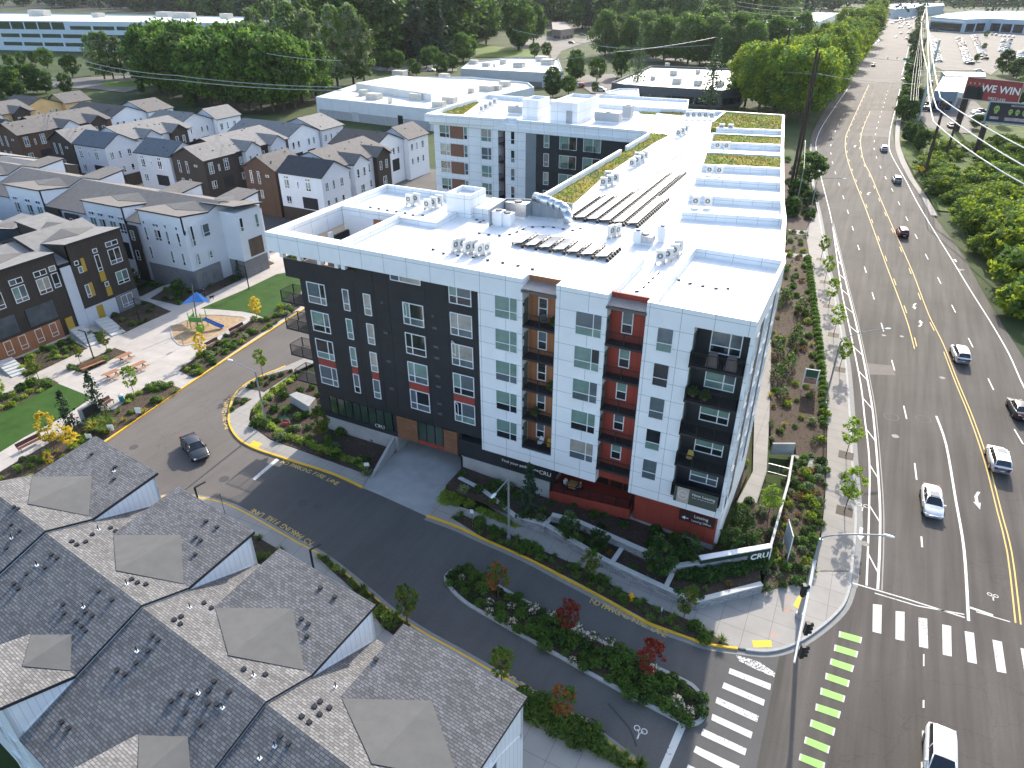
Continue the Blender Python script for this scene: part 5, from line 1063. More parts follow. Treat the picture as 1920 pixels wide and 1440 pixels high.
for pts,lb in (([(610,1250),(650,1235),(690,1220),(640,1205)],'condenser in the front cluster beside the long sedum strip'),([(800,1120),(832,1100),(862,1082),(885,1065),(835,1075)],'condenser in the middle cluster beside the long sedum strip'),([(1108,915),(1135,900),(1158,885)],'condenser in the far small cluster on the long wing'),([(1172,790),(1210,790),(1250,790),(1290,792),(1330,795)],'condenser in the row before the rear parapet')):
    for x,y in pts: cond(zB,x,y,R_(10),lb,lb+'s')
for x,y in ((1270,632),(1295,620),(1320,605),(1345,590)): cond(zA,x,y,0,'condenser on the left end of the rear wing roof','condensers on the left end of the rear wing')
cond(zM,0,0,0,'x') if False else None
for x,y in ((1215,300),(1265,292)):
    p=at(*ZF(880,380,.21875)(x,y),ZR); o=copy_tree(CP); o.location=(p.x,p.y,ZR+.01); o.rotation_euler=(0,0,R_(70)); o['label']='condenser standing behind the short solar rows'; o['group']='two condensers behind the short solar rows'
def rbox(f,x,y,w,d,h,label,cat,m=GALV,rz=0,name='rooftop_unit'):
    p=at(*f(x,y),ZR); r=empty(name,(p.x,p.y,ZR),rz,label,cat); MB().box(-w/2,w/2,-d/2,d/2,.25,h).build('casing',[m],r,local=True); MB().box(-w/2+.08,w/2-.08,-d/2+.08,d/2-.08,0,.25).build('plinth',[METW],r,local=True)
    MB().tube((0,0,h),(0,0,h+.12),min(w,d)*.3,None,14).build('fan_ring',[DGREY],r,local=True); return r
zQ=ZF(880,380,.21875)
rbox(zQ,255,190,1.1,1.1,1.5,'white cube vent beside the domed cowl on the low white plinth','air handler',METW); rbox(zQ,330,195,1.1,1.1,1.3,'pale cowl box right of the white cube vent','air handler',METW)
rbox(zQ,420,120,2.4,1.4,1.6,'large galvanised air handler behind the white cube vents','air handler'); rbox(zQ,1505,350,1.6,1.2,.9,'low silver exhaust unit beside the four parapet condensers','air handler'); rbox(zQ,1440,350,.8,.8,1.3,'round topped white vent left of the silver exhaust unit','roof vent',METW); rbox(zQ,1645,330,.8,.8,1.5,'white drum vent right of the silver exhaust unit','roof vent',METW)
for x,y,w_,d_,h_,lb in ((640,815,4.5,1.6,1.7,'long grey chiller in front of the rear stair box'),(770,790,1.6,1.6,2.2,'tall grey cube unit at the end of the long chiller'),(35,760,3.4,1.2,1.4,'grey chiller left of the rear stair boxes'),(440,690,.1,.1,.1,'')):
    if lb: rbox(zB,x,y,w_,d_,h_,lb,'chiller',M('chiller_grey',(.36,.38,.4),.5,.05))
# duct with silver elbow
p=at(*zQ(560,110),ZR); d=empty('exhaust_duct',(p.x,p.y,ZR),0,'fat silver exhaust duct with curved elbow beside the grey screen','duct'); e=at(*zQ(850,190),ZR); q=Vector((e.x-p.x,e.y-p.y,0))
m=MB(); pts=[Vector((0,0,2.0)),q*.45+Vector((0,0,1.9)),q*.6+Vector((0,0,1.75)),q*.8+Vector((0,0,1.7)),q*.95+Vector((0,0,1.3)),q*1.0+Vector((0,0,.2))]
m.path(pts,.5,14); m.build('duct_pipe',[M('polished_duct',(.62,.64,.66),.22,.1,2,metal=.9)],d,smooth=True,local=True)
m=MB()
for k in (0,.25,.5,.75): m.tube(q*k+Vector((-.4,0,0)),q*k+Vector((-.4,0,1.6)),.03).tube(q*k+Vector((.4,0,0)),q*k+Vector((.4,0,1.6)),.03)
m.build('duct_stand',[GALV],d,local=True)
sc=[tuple(at(*zQ(*p),ZR)[:2]) for p in ((175,205),(320,105),(500,110),(880,150))]; s0=empty('equipment_screen',(sc[0][0],sc[0][1],ZR),0,'grey corrugated screen wall round the silver duct','screen wall'); m=MB()
for a,b in zip(sc,sc[1:]): m.wallbox(a,b,.12,ZR,ZR+1.75)
m.build('screen_panel',[M('screen_grey_metal',(.30,.33,.36),.5,.06)],s0)
def skylite(f,x,y,h,label): 
    p=at(*f(x,y),ZR); o=MB().tube((0,0,0),(0,0,h),.06,None,8).tube((0,0,0),(0,0,.12),.14,.08,8).build('roof_pipe',[METW],loc=(p.x,p.y,ZR),label=label,cat='vent pipe',group='white vent pipes on the roof')
for x,y in ((870,330),(620,400),(845,470),(1110,520),(1180,530)): skylite(z7,x,y,.55,'small white vent pipe on the corner roof')
for x,y in ((745,450),(670,485),(1190,520),(1120,655),(1205,660),(1235,660)): skylite(zM,x,y,.6,'thin white vent pipe standing on the open front roof')
# pipe frames (white racks)
for f,x,y,lb in ((zM,290,195,'white pipe rack behind the front condensers'),(zM,1055,590,'white pipe rack behind the row of six condensers'),(zB,945,1140,'white pipe rack in the middle of the long wing')):
    p=at(*f(x,y),ZR); m=MB()
    for k in range(6): m.tube((-1.5+.6*k,0,0),(-1.5+.6*k,0,1.8),.03)
    m.tube((-1.5,0,1.8),(1.5,0,1.8),.035).tube((-1.5,0,1.0),(1.5,0,1.0),.03); m.build('pipe_rack',[METW],loc=(p.x,p.y,ZR),label=lb,cat='pipe rack')
# conduits with black blocks
def conduit(f,pts,label,n):
    w_=[at(*f(*p),ZR+.12) for p in pts]; r=empty('roof_conduit',tuple(w_[0].xy)+(ZR,),0,label,'conduit'); m=MB(); m.path(w_,.035,5); m.build('pipe',[GALV],r)
    fn,T=along(w_)
    for i in range(n): q_,_=fn((i+.5)*T/n); inst('support_block',BLOCK,r,Vector((q_.x,q_.y,ZR))-r.location,rng.random())
BLOCK=MB().box(-.13,.13,-.09,.09,0,.12).mesh('support_block',[BLK])
conduit(zM,[(560,560),(720,620),(900,635),(1080,670),(1310,710),(1520,760)],'conduit on black blocks along the front roof edge',8)
conduit(zM,[(30,210),(200,240),(360,265),(460,290),(560,280)],'conduit on black blocks across the terrace side roof',7)
conduit(zM,[(960,430),(1060,450),(1180,460),(1280,445),(1400,390)],'conduit on black blocks before the low white plinth',6)
conduit(zM,[(1410,385),(1620,385),(1790,415),(1900,385)],'conduit on black blocks in front of the silver duct',6)
conduit(z7,[(500,420),(690,480),(850,510),(1060,545),(1170,520)],'conduit on black blocks across the corner roof',5)
conduit(z7,[(20,580),(110,560),(235,440),(340,340)],'conduit on black blocks leading to the four parapet condensers',5)
conduit(zB,[(1300,850),(1180,970),(1060,1070),(940,1170)],'dotted line of black blocks running along the long wing roof',26)
conduit(zB,[(860,815),(1080,830),(1310,850)],'dotted line of black blocks across the rear wing roof',9)
conduit(zM,[(950,320),(1040,330),(985,350)],'short conduit in front of the white roof box',3)
# solar arrays
SOL=M('solar_glass_pale_reflection',(.34,.34,.345),.18,.03,1,spec=.8); SGR=None
def solar(x,y,ang,L,n,label,gp):
    r=empty('solar_row',(x,y,ZR),ang,label,'solar panels',gp); t=R_(9)
    for i in range(n):
        m=MB(); m.T=Matrix.Translation((0,(i+.5)*L/n,.38))@Matrix.Rotation(-t,4,'Y'); w_=.58; m.box(-w_-.04,w_-.04,-L/n/2+.02,L/n/2-.02,-.02,.02,1,0); m.build('solar_panel',[SOL,BLK],r,local=True)
    m=MB()
    k=0.
    while k<=L+.01:
        m.box(.56,.72,k-.14,k+.14,0,.3)
        m.bar((-.5,k,.1),(.6,k,.42),.05,.05); m.box(.5,.8,k-.1,k+.1,0,.18); k+=.66
    m.box(-.52,-.48,0,L,.12,.30); m.build('racking',[BLK],r,local=True)
for i in range(7): solar(-.75+1.4*i,8.95,0,3.3,3,'short solar panel row in the front array','seven short solar rows in the front array')
for i,(x,L) in enumerate(((.12,10.5),(1.5,11.2),(2.83,14.),(4.2,24.6),(5.6,24.6),(7.02,11.3))):
    solar(x,18.95+.12*i,0,L,max(2,round(L/1.65)),['short solar row at the left end of the long array','second solar row of the long array from the left','third solar row, beside the two longest ones','left one of the two longest solar rows','right one of the two longest solar rows','short solar row at the right end of the long array'][i],'solar rows on the long wing')
# ================================================================ terraces and walls in front of the building
def wall(name,label,pts,h,t,dzb,mats,cat='retaining wall',cap=True,coords=None):
    w_=coords or [Vector(G(*p,dzb)[:2]) for p in pts]; root=empty(name,(w_[0].x,w_[0].y,H(w_[0].x,w_[0].y)+dzb),0,label,cat); m=MB(); c=MB()
    for a,b in zip(w_,w_[1:]):
        d=(b-a).normalized(); n=Vector((-d.y,d.x))*t; za,zb=H(*a)+dzb,H(*b)+dzb; e=d*.02
        m.loft([(a.x,a.y,za-.3),(b.x,b.y,zb-.3),(b.x+n.x,b.y+n.y,zb-.3),(a.x+n.x,a.y+n.y,za-.3)],[(a.x,a.y,za+h),(b.x,b.y,zb+h),(b.x+n.x,b.y+n.y,zb+h),(a.x+n.x,a.y+n.y,za+h)])
        if cap:
            g=n.normalized()*.05; A,B_=a-g,b-g; n2=n+g*2
            c.loft([(A.x,A.y,za+h+.001),(B_.x,B_.y,zb+h+.001),(B_.x+n2.x,B_.y+n2.y,zb+h+.001),(A.x+n2.x,A.y+n2.y,za+h+.001)],[(A.x,A.y,za+h+.09),(B_.x,B_.y,zb+h+.09),(B_.x+n2.x,B_.y+n2.y,zb+h+.09),(A.x+n2.x,A.y+n2.y,za+h+.09)])
    m.build('wall_face',[mats[0]],root)
    if cap: c.build('coping',[mats[1]],root)
    return root,w_
T1=[zK(*p) for p in ((118,392),(250,462),(430,608),(600,656),(930,854),(1140,954),(1330,1044),(1450,1092),(1640,1042),(1822,994))]
w1,w1c=wall('retaining_wall','lower stacked grey stone wall with pale coping along the front pavement',T1,.85,.35,.15,[STONE,CONCL])
T2=[zK(*p) for p in ((640,600),(790,640),(1000,735),(1180,815),(1310,895))]
w2,w2c=wall('retaining_wall','upper stacked grey stone wall between the two planting terraces',None,.8,.35,.95,[STONE,CONCL],coords=[Vector(G(*q,.95)[:2]) for q in T2]+[Vector(at(*zK(1480,805),2.55)[:2])])
for i,(a,b,lb) in enumerate((((600,640),(655,590),'short stone cross wall at the left end of the planting terraces'),((990,845),(1045,765),'short stone cross wall in the middle of the planting terraces'),((1292,985),(1330,905),'short stone cross wall beside the dark hedge terrace'))):
    wall('retaining_wall',lb,[zK(*a),zK(*b)],.35,.3,.75,[STONE,CONCL])
f1=[zK(*p) for p in ((118,388),(250,458),(430,604),(600,650),(930,848),(1140,948),(1330,1038),(1450,1085),(1640,1035),(1815,990),(1800,835),(1640,885),(1480,930),(1310,905),(1180,820),(1000,740),(790,645),(640,600),(500,540),(300,430),(130,340))]
BEDS['terrace_low']=bed('planting_bed',f1,MULCH,.85)[1]
f2=[tuple(w2c[i]) for i in range(len(w2c))]+[(27.2,4.5),(26.6,9.5),(23.6,9.5),(22.7,1),(15,1.2),(7.2,.0),(-2.3,.1),(-2.3,-3.2),(2,-3.2),(6,-3.6)]
sheet('planting_bed',[[Vector(p) for p in f2]],1.05,MULCH,None,'structure',.5); BEDS['terrace_high']=[Vector(p) for p in f2]
GRN=M('sign_dark_green',(.018,.045,.032),.5,.05)
a=Vector(G(*zK(1482,905),.9)[:2]); b=Vector(G(*zK(1850,855),.9)[:2]); 
a3=at(*zK(1480,805),2.55); b3=at(*zK(1868,738),2.55); a,b=Vector(a3[:2]),Vector(b3[:2]); d_=(b-a).normalized(); n_=Vector((-d_.y,d_.x)); 
SW=empty('entrance_sign_wall',(a.x,a.y,.3),0,'dark green corner sign wall with white coping and large white letters','sign wall'); m=MB(); m.wallbox(a,b,.3,.2,2.5); m.build('stone_wall',[STONE],SW)
m=MB(); m.wallbox(a-n_*.05,b-n_*.05+d_*.1,.05,2.0,2.5); p_=b-d_*1.9; m.wallbox(p_-n_*.09,b-n_*.09+d_*.1,.08,1.1,2.495); m.build('green_panel',[GRN],SW)
m=MB(); m.wallbox(a-n_*.12,b-n_*.12+d_*.2,.5,2.501,2.62); m.wallbox(b-n_*.12+d_*.1,b-n_*.12+d_*.22,.3,1.1,2.5); m.build('coping',[W_],SW)
m=MB(); c_=b-d_*.85-n_*.10; Mx=Matrix(((d_.x,0,n_.x*-1,c_.x),(d_.y,0,n_.y*-1,c_.y),(0,1,0,1.78),(0,0,0,1))); textmesh(m,'CRU',.85,Mx,0,'CENTER',.02,.02); Mx=Mx.copy(); Mx[2][3]=1.3; textmesh(m,'6501',.2,Mx,0,'CENTER',.01); m.build('sign_lettering',[CREAM],SW)
gw_=[b]+[Vector(at(*z4(*p),z_)[:2]) for p,z_ in (((345,440),2.0),((372,272),1.9))]
wall('garden_wall','long pale capped wall running back from the sign beside the sunny bed',None,1.9,.12,.1,[CONC,CONCL],'garden wall',coords=gw_[::-1])
# stairwell with railing and steps by the path
p=G(*z4(235,255)); q=G(*z4(375,280)); 
m=MB(); m.wallbox(Vector(G(*z4(232,258))[:2]),Vector(G(*z4(380,262))[:2]),.25,.1,1.5); m.build('stair_wall',[CONC],None,label='grey concrete wall at the head of the garden steps',cat='wall')
m=MB(); A=G(*z4(205,385)); B_=G(*z4(345,425)); railing(m,[(A.x,A.y),(B_.x,B_.y)],.3,1.1,.12,1.2); m.build('railing',[POLEG],None,label='grey metal railing across the garden steps',cat='railing')
# ================================================================ lamps, signals, poles, signs
def street_lamp(label,base,h,head,zh,curved=True,m_=POLEG,zb=.15,col='street lamps'):
    b=G(*base,zb) if len(base)==2 else Vector(base); r=empty('street_lamp',tuple(b),0,label,'street lamp',col); hd=at(*head,b.z+zh)-b
    m=MB(); m.tube((0,0,0),(0,0,h),.12,.08,10).tube((0,0,0),(0,0,.35),.2,.16,10); m.build('pole',[m_],r,smooth=False,local=True)
    m=MB(); s=Vector((0,0,h)); 
    if curved: pts=[s+Vector((hd.x*(1-math.cos(t)),hd.y*(1-math.cos(t)),(hd.z-h)*math.sin(t))) for t in [math.pi/2*k/8 for k in range(9)]]
    else: pts=[s,hd]
    m.path(pts,.05,7); m.build('arm',[m_],r,local=True)
    dr=Vector((hd.x,hd.y,0)).normalized(); m=MB(); m.T=Matrix.Translation(hd)@Matrix.Rotation(math.atan2(dr.y,dr.x),4,'Z'); m.ball((.25,0,0),.42,.17,.09,0,10,5); m.build('lamp_head',[METW],r,smooth=True,local=True); return r
street_lamp('tall curved arm street lamp beside the sunny roadside bed',z3(590,1345),8.6,z3(1000,842),9.6)
street_lamp('curved arm street lamp furthest up the main road by the pavement end',zR(490,1440),7.5,zR(715,1190),8.4)
street_lamp('thin straight street lamp with pale head in front of the tree row shadow',zR(405,1360),8.,zR(462,942),8.6,False)
street_lamp('street lamp with straight arm in the bed beside the driveway pavement',zK(402,690),6.75,zK(325,438),6.55,False)
street_lamp('street lamp with short straight arm on the turning area pavement',zP(1712,1425),6.7,zP(1490,1015),7.3,False)
def black_lamp(label,top,arm,zt,zb):
    t=at(*top,zt); e=at(*arm,zt+.05); g=H(t.x,t.y)+.15; r=empty('path_lamp',(t.x,t.y,g),0,label,'path lamp','black angular path lamps'); m=MB(); m.box(-.06,.06,-.06,.06,0,zt-g); m.build('pole',[BLK],r,local=True)
    m=MB(); m.bar((0,0,zt-g),Vector((e.x-t.x,e.y-t.y,zt-g)),.16,.07); m.build('lamp_head',[BLK],r,local=True)
black_lamp('black angular lamp behind the second shingle roof peak by the kerb',z6(1250,460),z6(1320,420),6.6,0); black_lamp('black angular lamp behind the third shingle roof peak by the kerb',(581,1031),(601,1019),6.3,0)
black_lamp('black lamp post in the planter beside the picnic tables',zP(545,830),zP(500,815),5.9,0); black_lamp('black lamp post in the mulch bed by the grey brick house corner',zP(855,612),zP(885,622),6.0,0); black_lamp('black lamp post at the edge of the far lawn',zP(1572,410),zP(1540,400),6.0,0)
# corner traffic signal
r=empty('traffic_signal',(30.3,-2.3,.15),0,'corner traffic signal mast with long grey arm and curved lamp over the crossing','traffic signal'); m=MB(); m.tube((0,0,0),(0,0,8.3),.19,.13,12).tube((0,0,0),(0,0,.4),.3,.26,12); m.build('pole',[POLEG],r,local=True)
ae=at(*z5(627,608),6.6)-r.location; m=MB(); m.tube((0,0,6.2),ae,.13,.07,10); m.build('mast_arm',[M('pale_mast_arm',(.52,.53,.54),.4,.05)],r,local=True)
hd=at(1667,1005,9.3)-r.location; m=MB(); m.path([Vector((0,0,8.3))+Vector((hd.x*(1-math.cos(t)),hd.y*(1-math.cos(t)),(hd.z-8.3)*math.sin(t))) for t in [math.pi/2*k/8 for k in range(9)]],.06,7); m.build('lamp_arm',[POLEG],r,local=True)
m=MB(); m.ball(hd,.42,.16,.08,0,10,5); m.build('lamp_head',[METW],r,smooth=True,local=True)
def sighead(rt,loc,rz,local=True,mt=None):
    m=MB(); m.T=Matrix.Translation(loc)@Matrix.Rotation(rz,4,'Z'); m.box(-.17,.17,-.12,.12,-.55,.55); 
    for z in (.35,0,-.35): m.tube((0,-.12,z),(0,-.38,z+.03),.15,.15,10)
    h_=m.build('signal_head',[mt or BLK],rt,local=True)
    m=MB(); m.T=Matrix.Translation(loc)@Matrix.Rotation(rz,4,'Z')
    for z in (.35,0,-.35): m.tube((0,-.125,z),(0,-.14,z),.12,.12,10)
    m.build('lens',[DGREY],rt,local=True).parent=h_
for t,off in ((.33,-.35),(.66,.35),(.86,.35)): q=ae*t; sighead(r,Vector((q.x+off,q.y,6.1)),R_(115))
# pedestrian push button posts
for f,x,y,lb in ((z5,348,440,'short grey crossing button post on the left of the corner'),(z5,800,195,'short grey crossing button post nearest the main road')):
    p=G(*f(x,y),.15); m=MB(); m.tube((0,0,0),(0,0,1.4),.06,None,8).box(-.09,.09,-.1,.1,.95,1.3).tube((0,0,0),(0,0,.08),.14,None,8); m.build('button_post',[POLEG],loc=tuple(p),label=lb,cat='crossing post')
def sign(name,label,base,h,w_,hh,mat,rz=0,shape='rect',zb=.18,text=None,tm=None,post=DGREY,cat='sign',tsz=.2):
    p=G(*base,zb); r=empty(name,tuple(p),rz,label,cat); MB().tube((0,0,0),(0,0,h),.03,None,6).build('post',[post],r,local=True); m=MB()
    if shape=='oct':
        pts=[(w_/2*math.cos(math.pi/8+k*math.pi/4)*1.08,h-hh/2+hh/2*math.sin(math.pi/8+k*math.pi/4)*1.08) for k in range(8)]; m.loft([(a,-.035,z) for a,z in pts],[(a,-.055,z) for a,z in pts])
    elif shape=='dia':
        pts=[(w_*.7,h-hh/2),(0,h+hh*.2),(-w_*.7,h-hh/2),(0,h-hh*1.2)]; m.loft([(a,-.035,z) for a,z in pts],[(a,-.055,z) for a,z in pts])
    else: m.box(-w_/2,w_/2,-.055,-.035,h-hh,h)
    pn=m.build('sign_panel',[mat],r,local=True)
    if text: 
        m=MB(); textmesh(m,text,tsz,Matrix(((1,0,0,0),(0,0,-1,-.06),(0,1,0,h-hh/2),(0,0,0,1)))); m.build('sign_lettering',[tm or CREAM],r,local=True).parent=pn
    return r
STR=M('stop_sign_red',(.35,.02,.025),.5,.03); SGN=M('street_sign_green',(.01,.22,.14),.5,.03)
s=sign('stop_sign','red stop sign with green street name blade on the pavement bed',z6(1855,142),2.4,.75,.75,STR,R_(25),'oct',text='STOP',tsz=.24); MB().box(-.45,.45,-.02,.0,2.45,2.65).box(-.02,.0,-.4,.4,2.68,2.86).build('street_name_blade',[SGN],s,local=True)
sign('parking_sign','small white and blue sign post beside the lamp in the front bed',zK(198,630),2.2,.32,.45,W_,R_(10)); sign('utility_marker','thin grey marker post near the yellow hydrant',zK(1255,1150),1.6,.12,.5,M('marker_blue_white',(.45,.5,.6),.5),0)
sign('street_sign','white backed sign on a thin post in the entry bed',zP(1312,1560) if False else (690,893),1.7,.5,.4,W_,R_(30)); sign('street_sign','small white sign beside the kerb in front of the sedan',z6(1447,630),2.4,.3,.35,POLEG,R_(-60))
sign('warning_sign','yellow diamond warning sign on the right bank',zR(1225,1180),2.6,1.1,1.1,M('warning_yellow',(.75,.42,.01),.5,.03),R_(10),'dia',text='!',tm=BLK,tsz=.9)
# leasing poster in the sunny bed and the back of another
p=G(*z3(480,1250),.2); r=empty('poster_sign',tuple(p),R_(8),'white framed poster board with green top half in the sunny bed','poster board'); MB().box(-.85,-.78,-.04,.04,0,3.0).box(.78,.85,-.04,.04,0,3.0).build('frame_post',[W_],r,local=True)
pb=MB().box(-.78,.78,-.04,.04,.9,2.95).build('poster_back',[W_],r,local=True); MB().box(-.7,.7,-.06,-.045,1.85,2.88).build('poster_green_half',[M('poster_green',(.03,.10,.06),.5,.2,3)],r,local=True); MB().box(-.7,.7,-.06,-.045,.98,1.8).build('poster_photo_half',[M('poster_pink_brown',(.35,.18,.15),.5,.6,4)],r,local=True)
p=G(*z4(325,915),.2); r=empty('poster_sign',tuple(p),R_(-72),'grey backed poster board seen from behind beside the sign wall','poster board'); MB().box(-1.1,-1.03,-.04,.04,0,3.0).box(1.03,1.1,-.04,.04,0,3.0).build('frame_post',[W_],r,local=True); MB().box(-1.03,1.03,-.04,.04,.7,2.95).build('poster_back',[M('poster_grey_back',(.36,.40,.46),.5,.04)],r,local=True)
# fire hydrant
p=G(*zK(1090,1035),.19); r=empty('fire_hydrant',tuple(p),0,'yellow fire hydrant in the planting strip by the kerb','fire hydrant'); m=MB(); m.tube((0,0,0),(0,0,.08),.2,None,12).tube((0,0,.08),(0,0,.62),.13,.12,12).ball((0,0,.66),.15,.15,.14,0,12,6).tube((-.26,0,.45),(.26,0,.45),.07,None,8).tube((0,-.24,.45),(0,.05,.45),.09,None,8).tube((0,0,.78),(0,0,.86),.04,None,6); m.build('hydrant_body',[M('hydrant_yellow',(.75,.38,.01),.4,.05)],r,local=True)
# wrapped signs on the median tips
for f,x,y,lb,h_ in ((zK,160,915,'slim blue grey wrapped sign at the rounded left tip of the median',1.7),(z5,62,885,'low blue wrapped sign base at the right tip of the median',.7)):
    p=G(*f(x,y),.17); m=MB(); m.loft([(-.3,-.2,0),(.3,-.2,0),(.3,.2,0),(-.3,.2,0)],[(-.12,-.07,.5),(.12,-.07,.5),(.12,.07,.5),(-.12,.07,.5)]); m.loft([(-.12,-.07,.5),(.12,-.07,.5),(.12,.07,.5),(-.12,.07,.5)],[(.18,-.04,h_+.3),(.42,-.04,h_+.3),(.42,.04,h_+.3),(.18,.04,h_+.3)]); m.build('wrapped_sign',[M('blue_grey_wrap',(.14,.22,.30),.4,.25,6)],loc=tuple(p),label=lb,cat='wrapped sign')
for f,x,y,lb in ((z6,1490,580,'black storm drain grate in the lower kerb beside the first lettering'),(zN,252,125,'black storm drain grate in the lower kerb beside the grass bed'),(zK,1420,1275,'black storm drain grate at the corner kerb')):
    p=G(*f(x,y),.02); m=MB(); m.box(-.45,.45,-.28,.28,0,.10); m.build('storm_drain',[BLK],loc=tuple(p),label=lb,cat='storm drain')
p=G(571,818,.2); MB().box(-1.0,1.0,-.6,.6,0,.25).build('utility_vault',[CONCL],loc=tuple(p),label='pale concrete vault lid in the entry bed',cat='utility vault').rotation_euler=(0,0,R_(20))
# concrete planter wall and terrace at the left end of the building
m=MB(); q=[tuple(at(*zP(*c),3.3)[:2]) for c in ((1860,1235),(1905,1215),(2030,1255),(1985,1310))]; m.prism(q,1.8,3.3); m.build('low_concrete_wall',[CONC],None,label='pale concrete terrace block at the left foot of the building',cat='terrace wall')
# garage driveway flank wall
m=MB(); A=Vector((-10.4,.1)); B_=Vector(G(*zP(2365,1755) if False else (700,893),.2)[:2]); m.loft([(A.x,A.y,1.6),(A.x-.3,A.y,1.6),(B_.x-.3,B_.y,1.6),(B_.x,B_.y,1.6)],[(A.x,A.y,3.8),(A.x-.3,A.y,3.8),(B_.x-.3,B_.y,2.25),(B_.x,B_.y,2.25)]); m.build('ramp_wall',[CONC],None,label='concrete flank wall sloping down beside the garage driveway',cat='ramp wall')
# ---- utility poles, wires, billboards
WOODP=M('weathered_brown_pole',(.055,.035,.028),.9,.2,2)
def upole(label,x,y,h,r0=.32,arm=None,lean=(0,0),mat=WOODP,name='utility_pole',zb=0,grp='tall wooden utility poles'):
    z=H(x,y)+zb; r=empty(name,(x,y,z),0,label,'utility pole',grp); m=MB(); m.tube((0,0,-.5),(lean[0],lean[1],h),r0,r0*.7,10); m.build('pole',[mat],r,local=True)
    if arm:
        for za,wa in arm: MB().box(lean[0]-wa,lean[0]+wa,lean[1]-.08,lean[1]+.08,za,za+.18).build('crossarm',[POLEG],r,local=True)
    return r
upole('thick double wooden utility pole left of the main road, nearest the apartment block',10.8,137.3,31,.36); MB().tube((.75,.1,-.5),(.6,.1,30),.3,.2,8).build('twin_pole',[WOODP],bpy.data.objects['utility_pole'],local=True)
upole('tall wooden utility pole further up, rising from the green tree row',-9.6,247.3,28.5,.45,[(27.5,.9)])
upole('leaning wooden pole beside the yellow warning sign on the right bank',40,163.9,18,.42,None); upole('short bare wooden pole right of the leaning one on the bank',45.3,186.4,11,.4)
upole('pale grey metal power pole with long crossarms right of the main road',38.6,256,26,.5,[(16,4.2),(14.6,3.2)],mat=M('pale_grey_pole',(.36,.43,.46),.5,.1)); upole('thin wooden pole among the roadside bushes beyond the grey power pole',36,330,22,.35,[(20,2.5)]); upole('furthest thin wooden pole of the line right of the road',34,430,24,.35,[(22,2.5)])
WIRE=M('bright_power_cable',(.75,.74,.72),.35,.02,1,metal=.0); WIRE2=M('thin_grey_wire',(.30,.32,.33),.5,.02)
def wire(label,pts,r=.05,mt=WIRE,sag=.6,grp='power cables over the right side of the road'):
    m=MB(); P=[Vector(p) for p in pts]
    for a,b in zip(P,P[1:]):
        n=8; L=(b-a).length; q=[a.lerp(b,k/n)-Vector((0,0,4*sag*(k/n)*(1-k/n)*min(1,L/60))) for k in range(n+1)]; m.path(q,r,5)
    m.build('power_cable',[mt],None,label=label,cat='power cable',group=grp)
Wp=lambda L: [at(*zR(x,y),z) for x,y,z in L]
wire('highest of the three bright cables, passing above the red billboard',Wp([(1990,1020,17),(1362,652,20),(1290,235,24),(1272,60,26),(1270,20,28)]),.11)
wire('middle of the three bright cables crossing the right edge',Wp([(1990,1145,15),(1340,722,18),(1295,540,20),(1280,230,24),(1268,60,26)]),.11)
wire('lowest bright cable, kinked at the leaning pole and passing the green bank',Wp([(1990,1262,13),(1700,1097,14),(1318,812,16),(1285,640,18),(1278,470,19),(1236,250,22),(1240,130,24),(1262,60,26)]),.11)
for i,(x,x2) in enumerate(((1165,1225),(1183,1230),(1200,1240),(1212,1248))): wire(('leftmost','second','third','rightmost')[i]+' of the four thin cables running up from the grey power pole',Wp([(x,670,16),(x+22,450,17),(x2,250,19),(x2+12,100,22)]),.045,WIRE2)
wire('thin line crossing the road in front of the far signals',Wp([(800,375,9),(1350,420,9)]),.05,WIRE2); wire('thin line from the tree row to the grey power pole',Wp([(330,480,24),(540,492,24),(1240,560,15)]),.05,WIRE2)
zq=lambda L,f: [at(*f(x,y),z) for x,y,z in L]
for i,L in enumerate(([(480,345,24),(1000,425,26),(1920,490,27)],[(480,372,23),(1000,450,25),(1920,508,26)],[(1500,300,28),(1920,340,29)])): wire(('upper','middle','topmost short')[i]+' thin wire strung across the dark wood at the left',zq(L,zO),.07,WIRE2,.6,'thin wires across the wood')
for i,L in enumerate(([(0,195+0,26),(700,320,26),(1330,300,27)],[(0,430,22),(700,345,26),(1350,250,28)],[(1180,95,24),(1240,60,30),(1275,0,36)],[(1240,95,24),(1262,60,30),(1280,0,36)],[(1500,10,30),(1920,55,30)],[(1500,38,29),(1920,80,29)],[(1510,72,28),(1920,110,28)])): wire(('long thin wire crossing above the left of the rear wing','long thin wire from the rear wing to the tall pole','left strand of the bright wires above the willow trees','right strand of the bright wires above the willow trees','topmost of the three wires near the store','middle of the three wires near the store','lowest of the three wires near the store')[i],zq(L,zB),.06,WIRE2 if i<2 or i>3 else WIRE,.6,'thin wires above the middle trees')
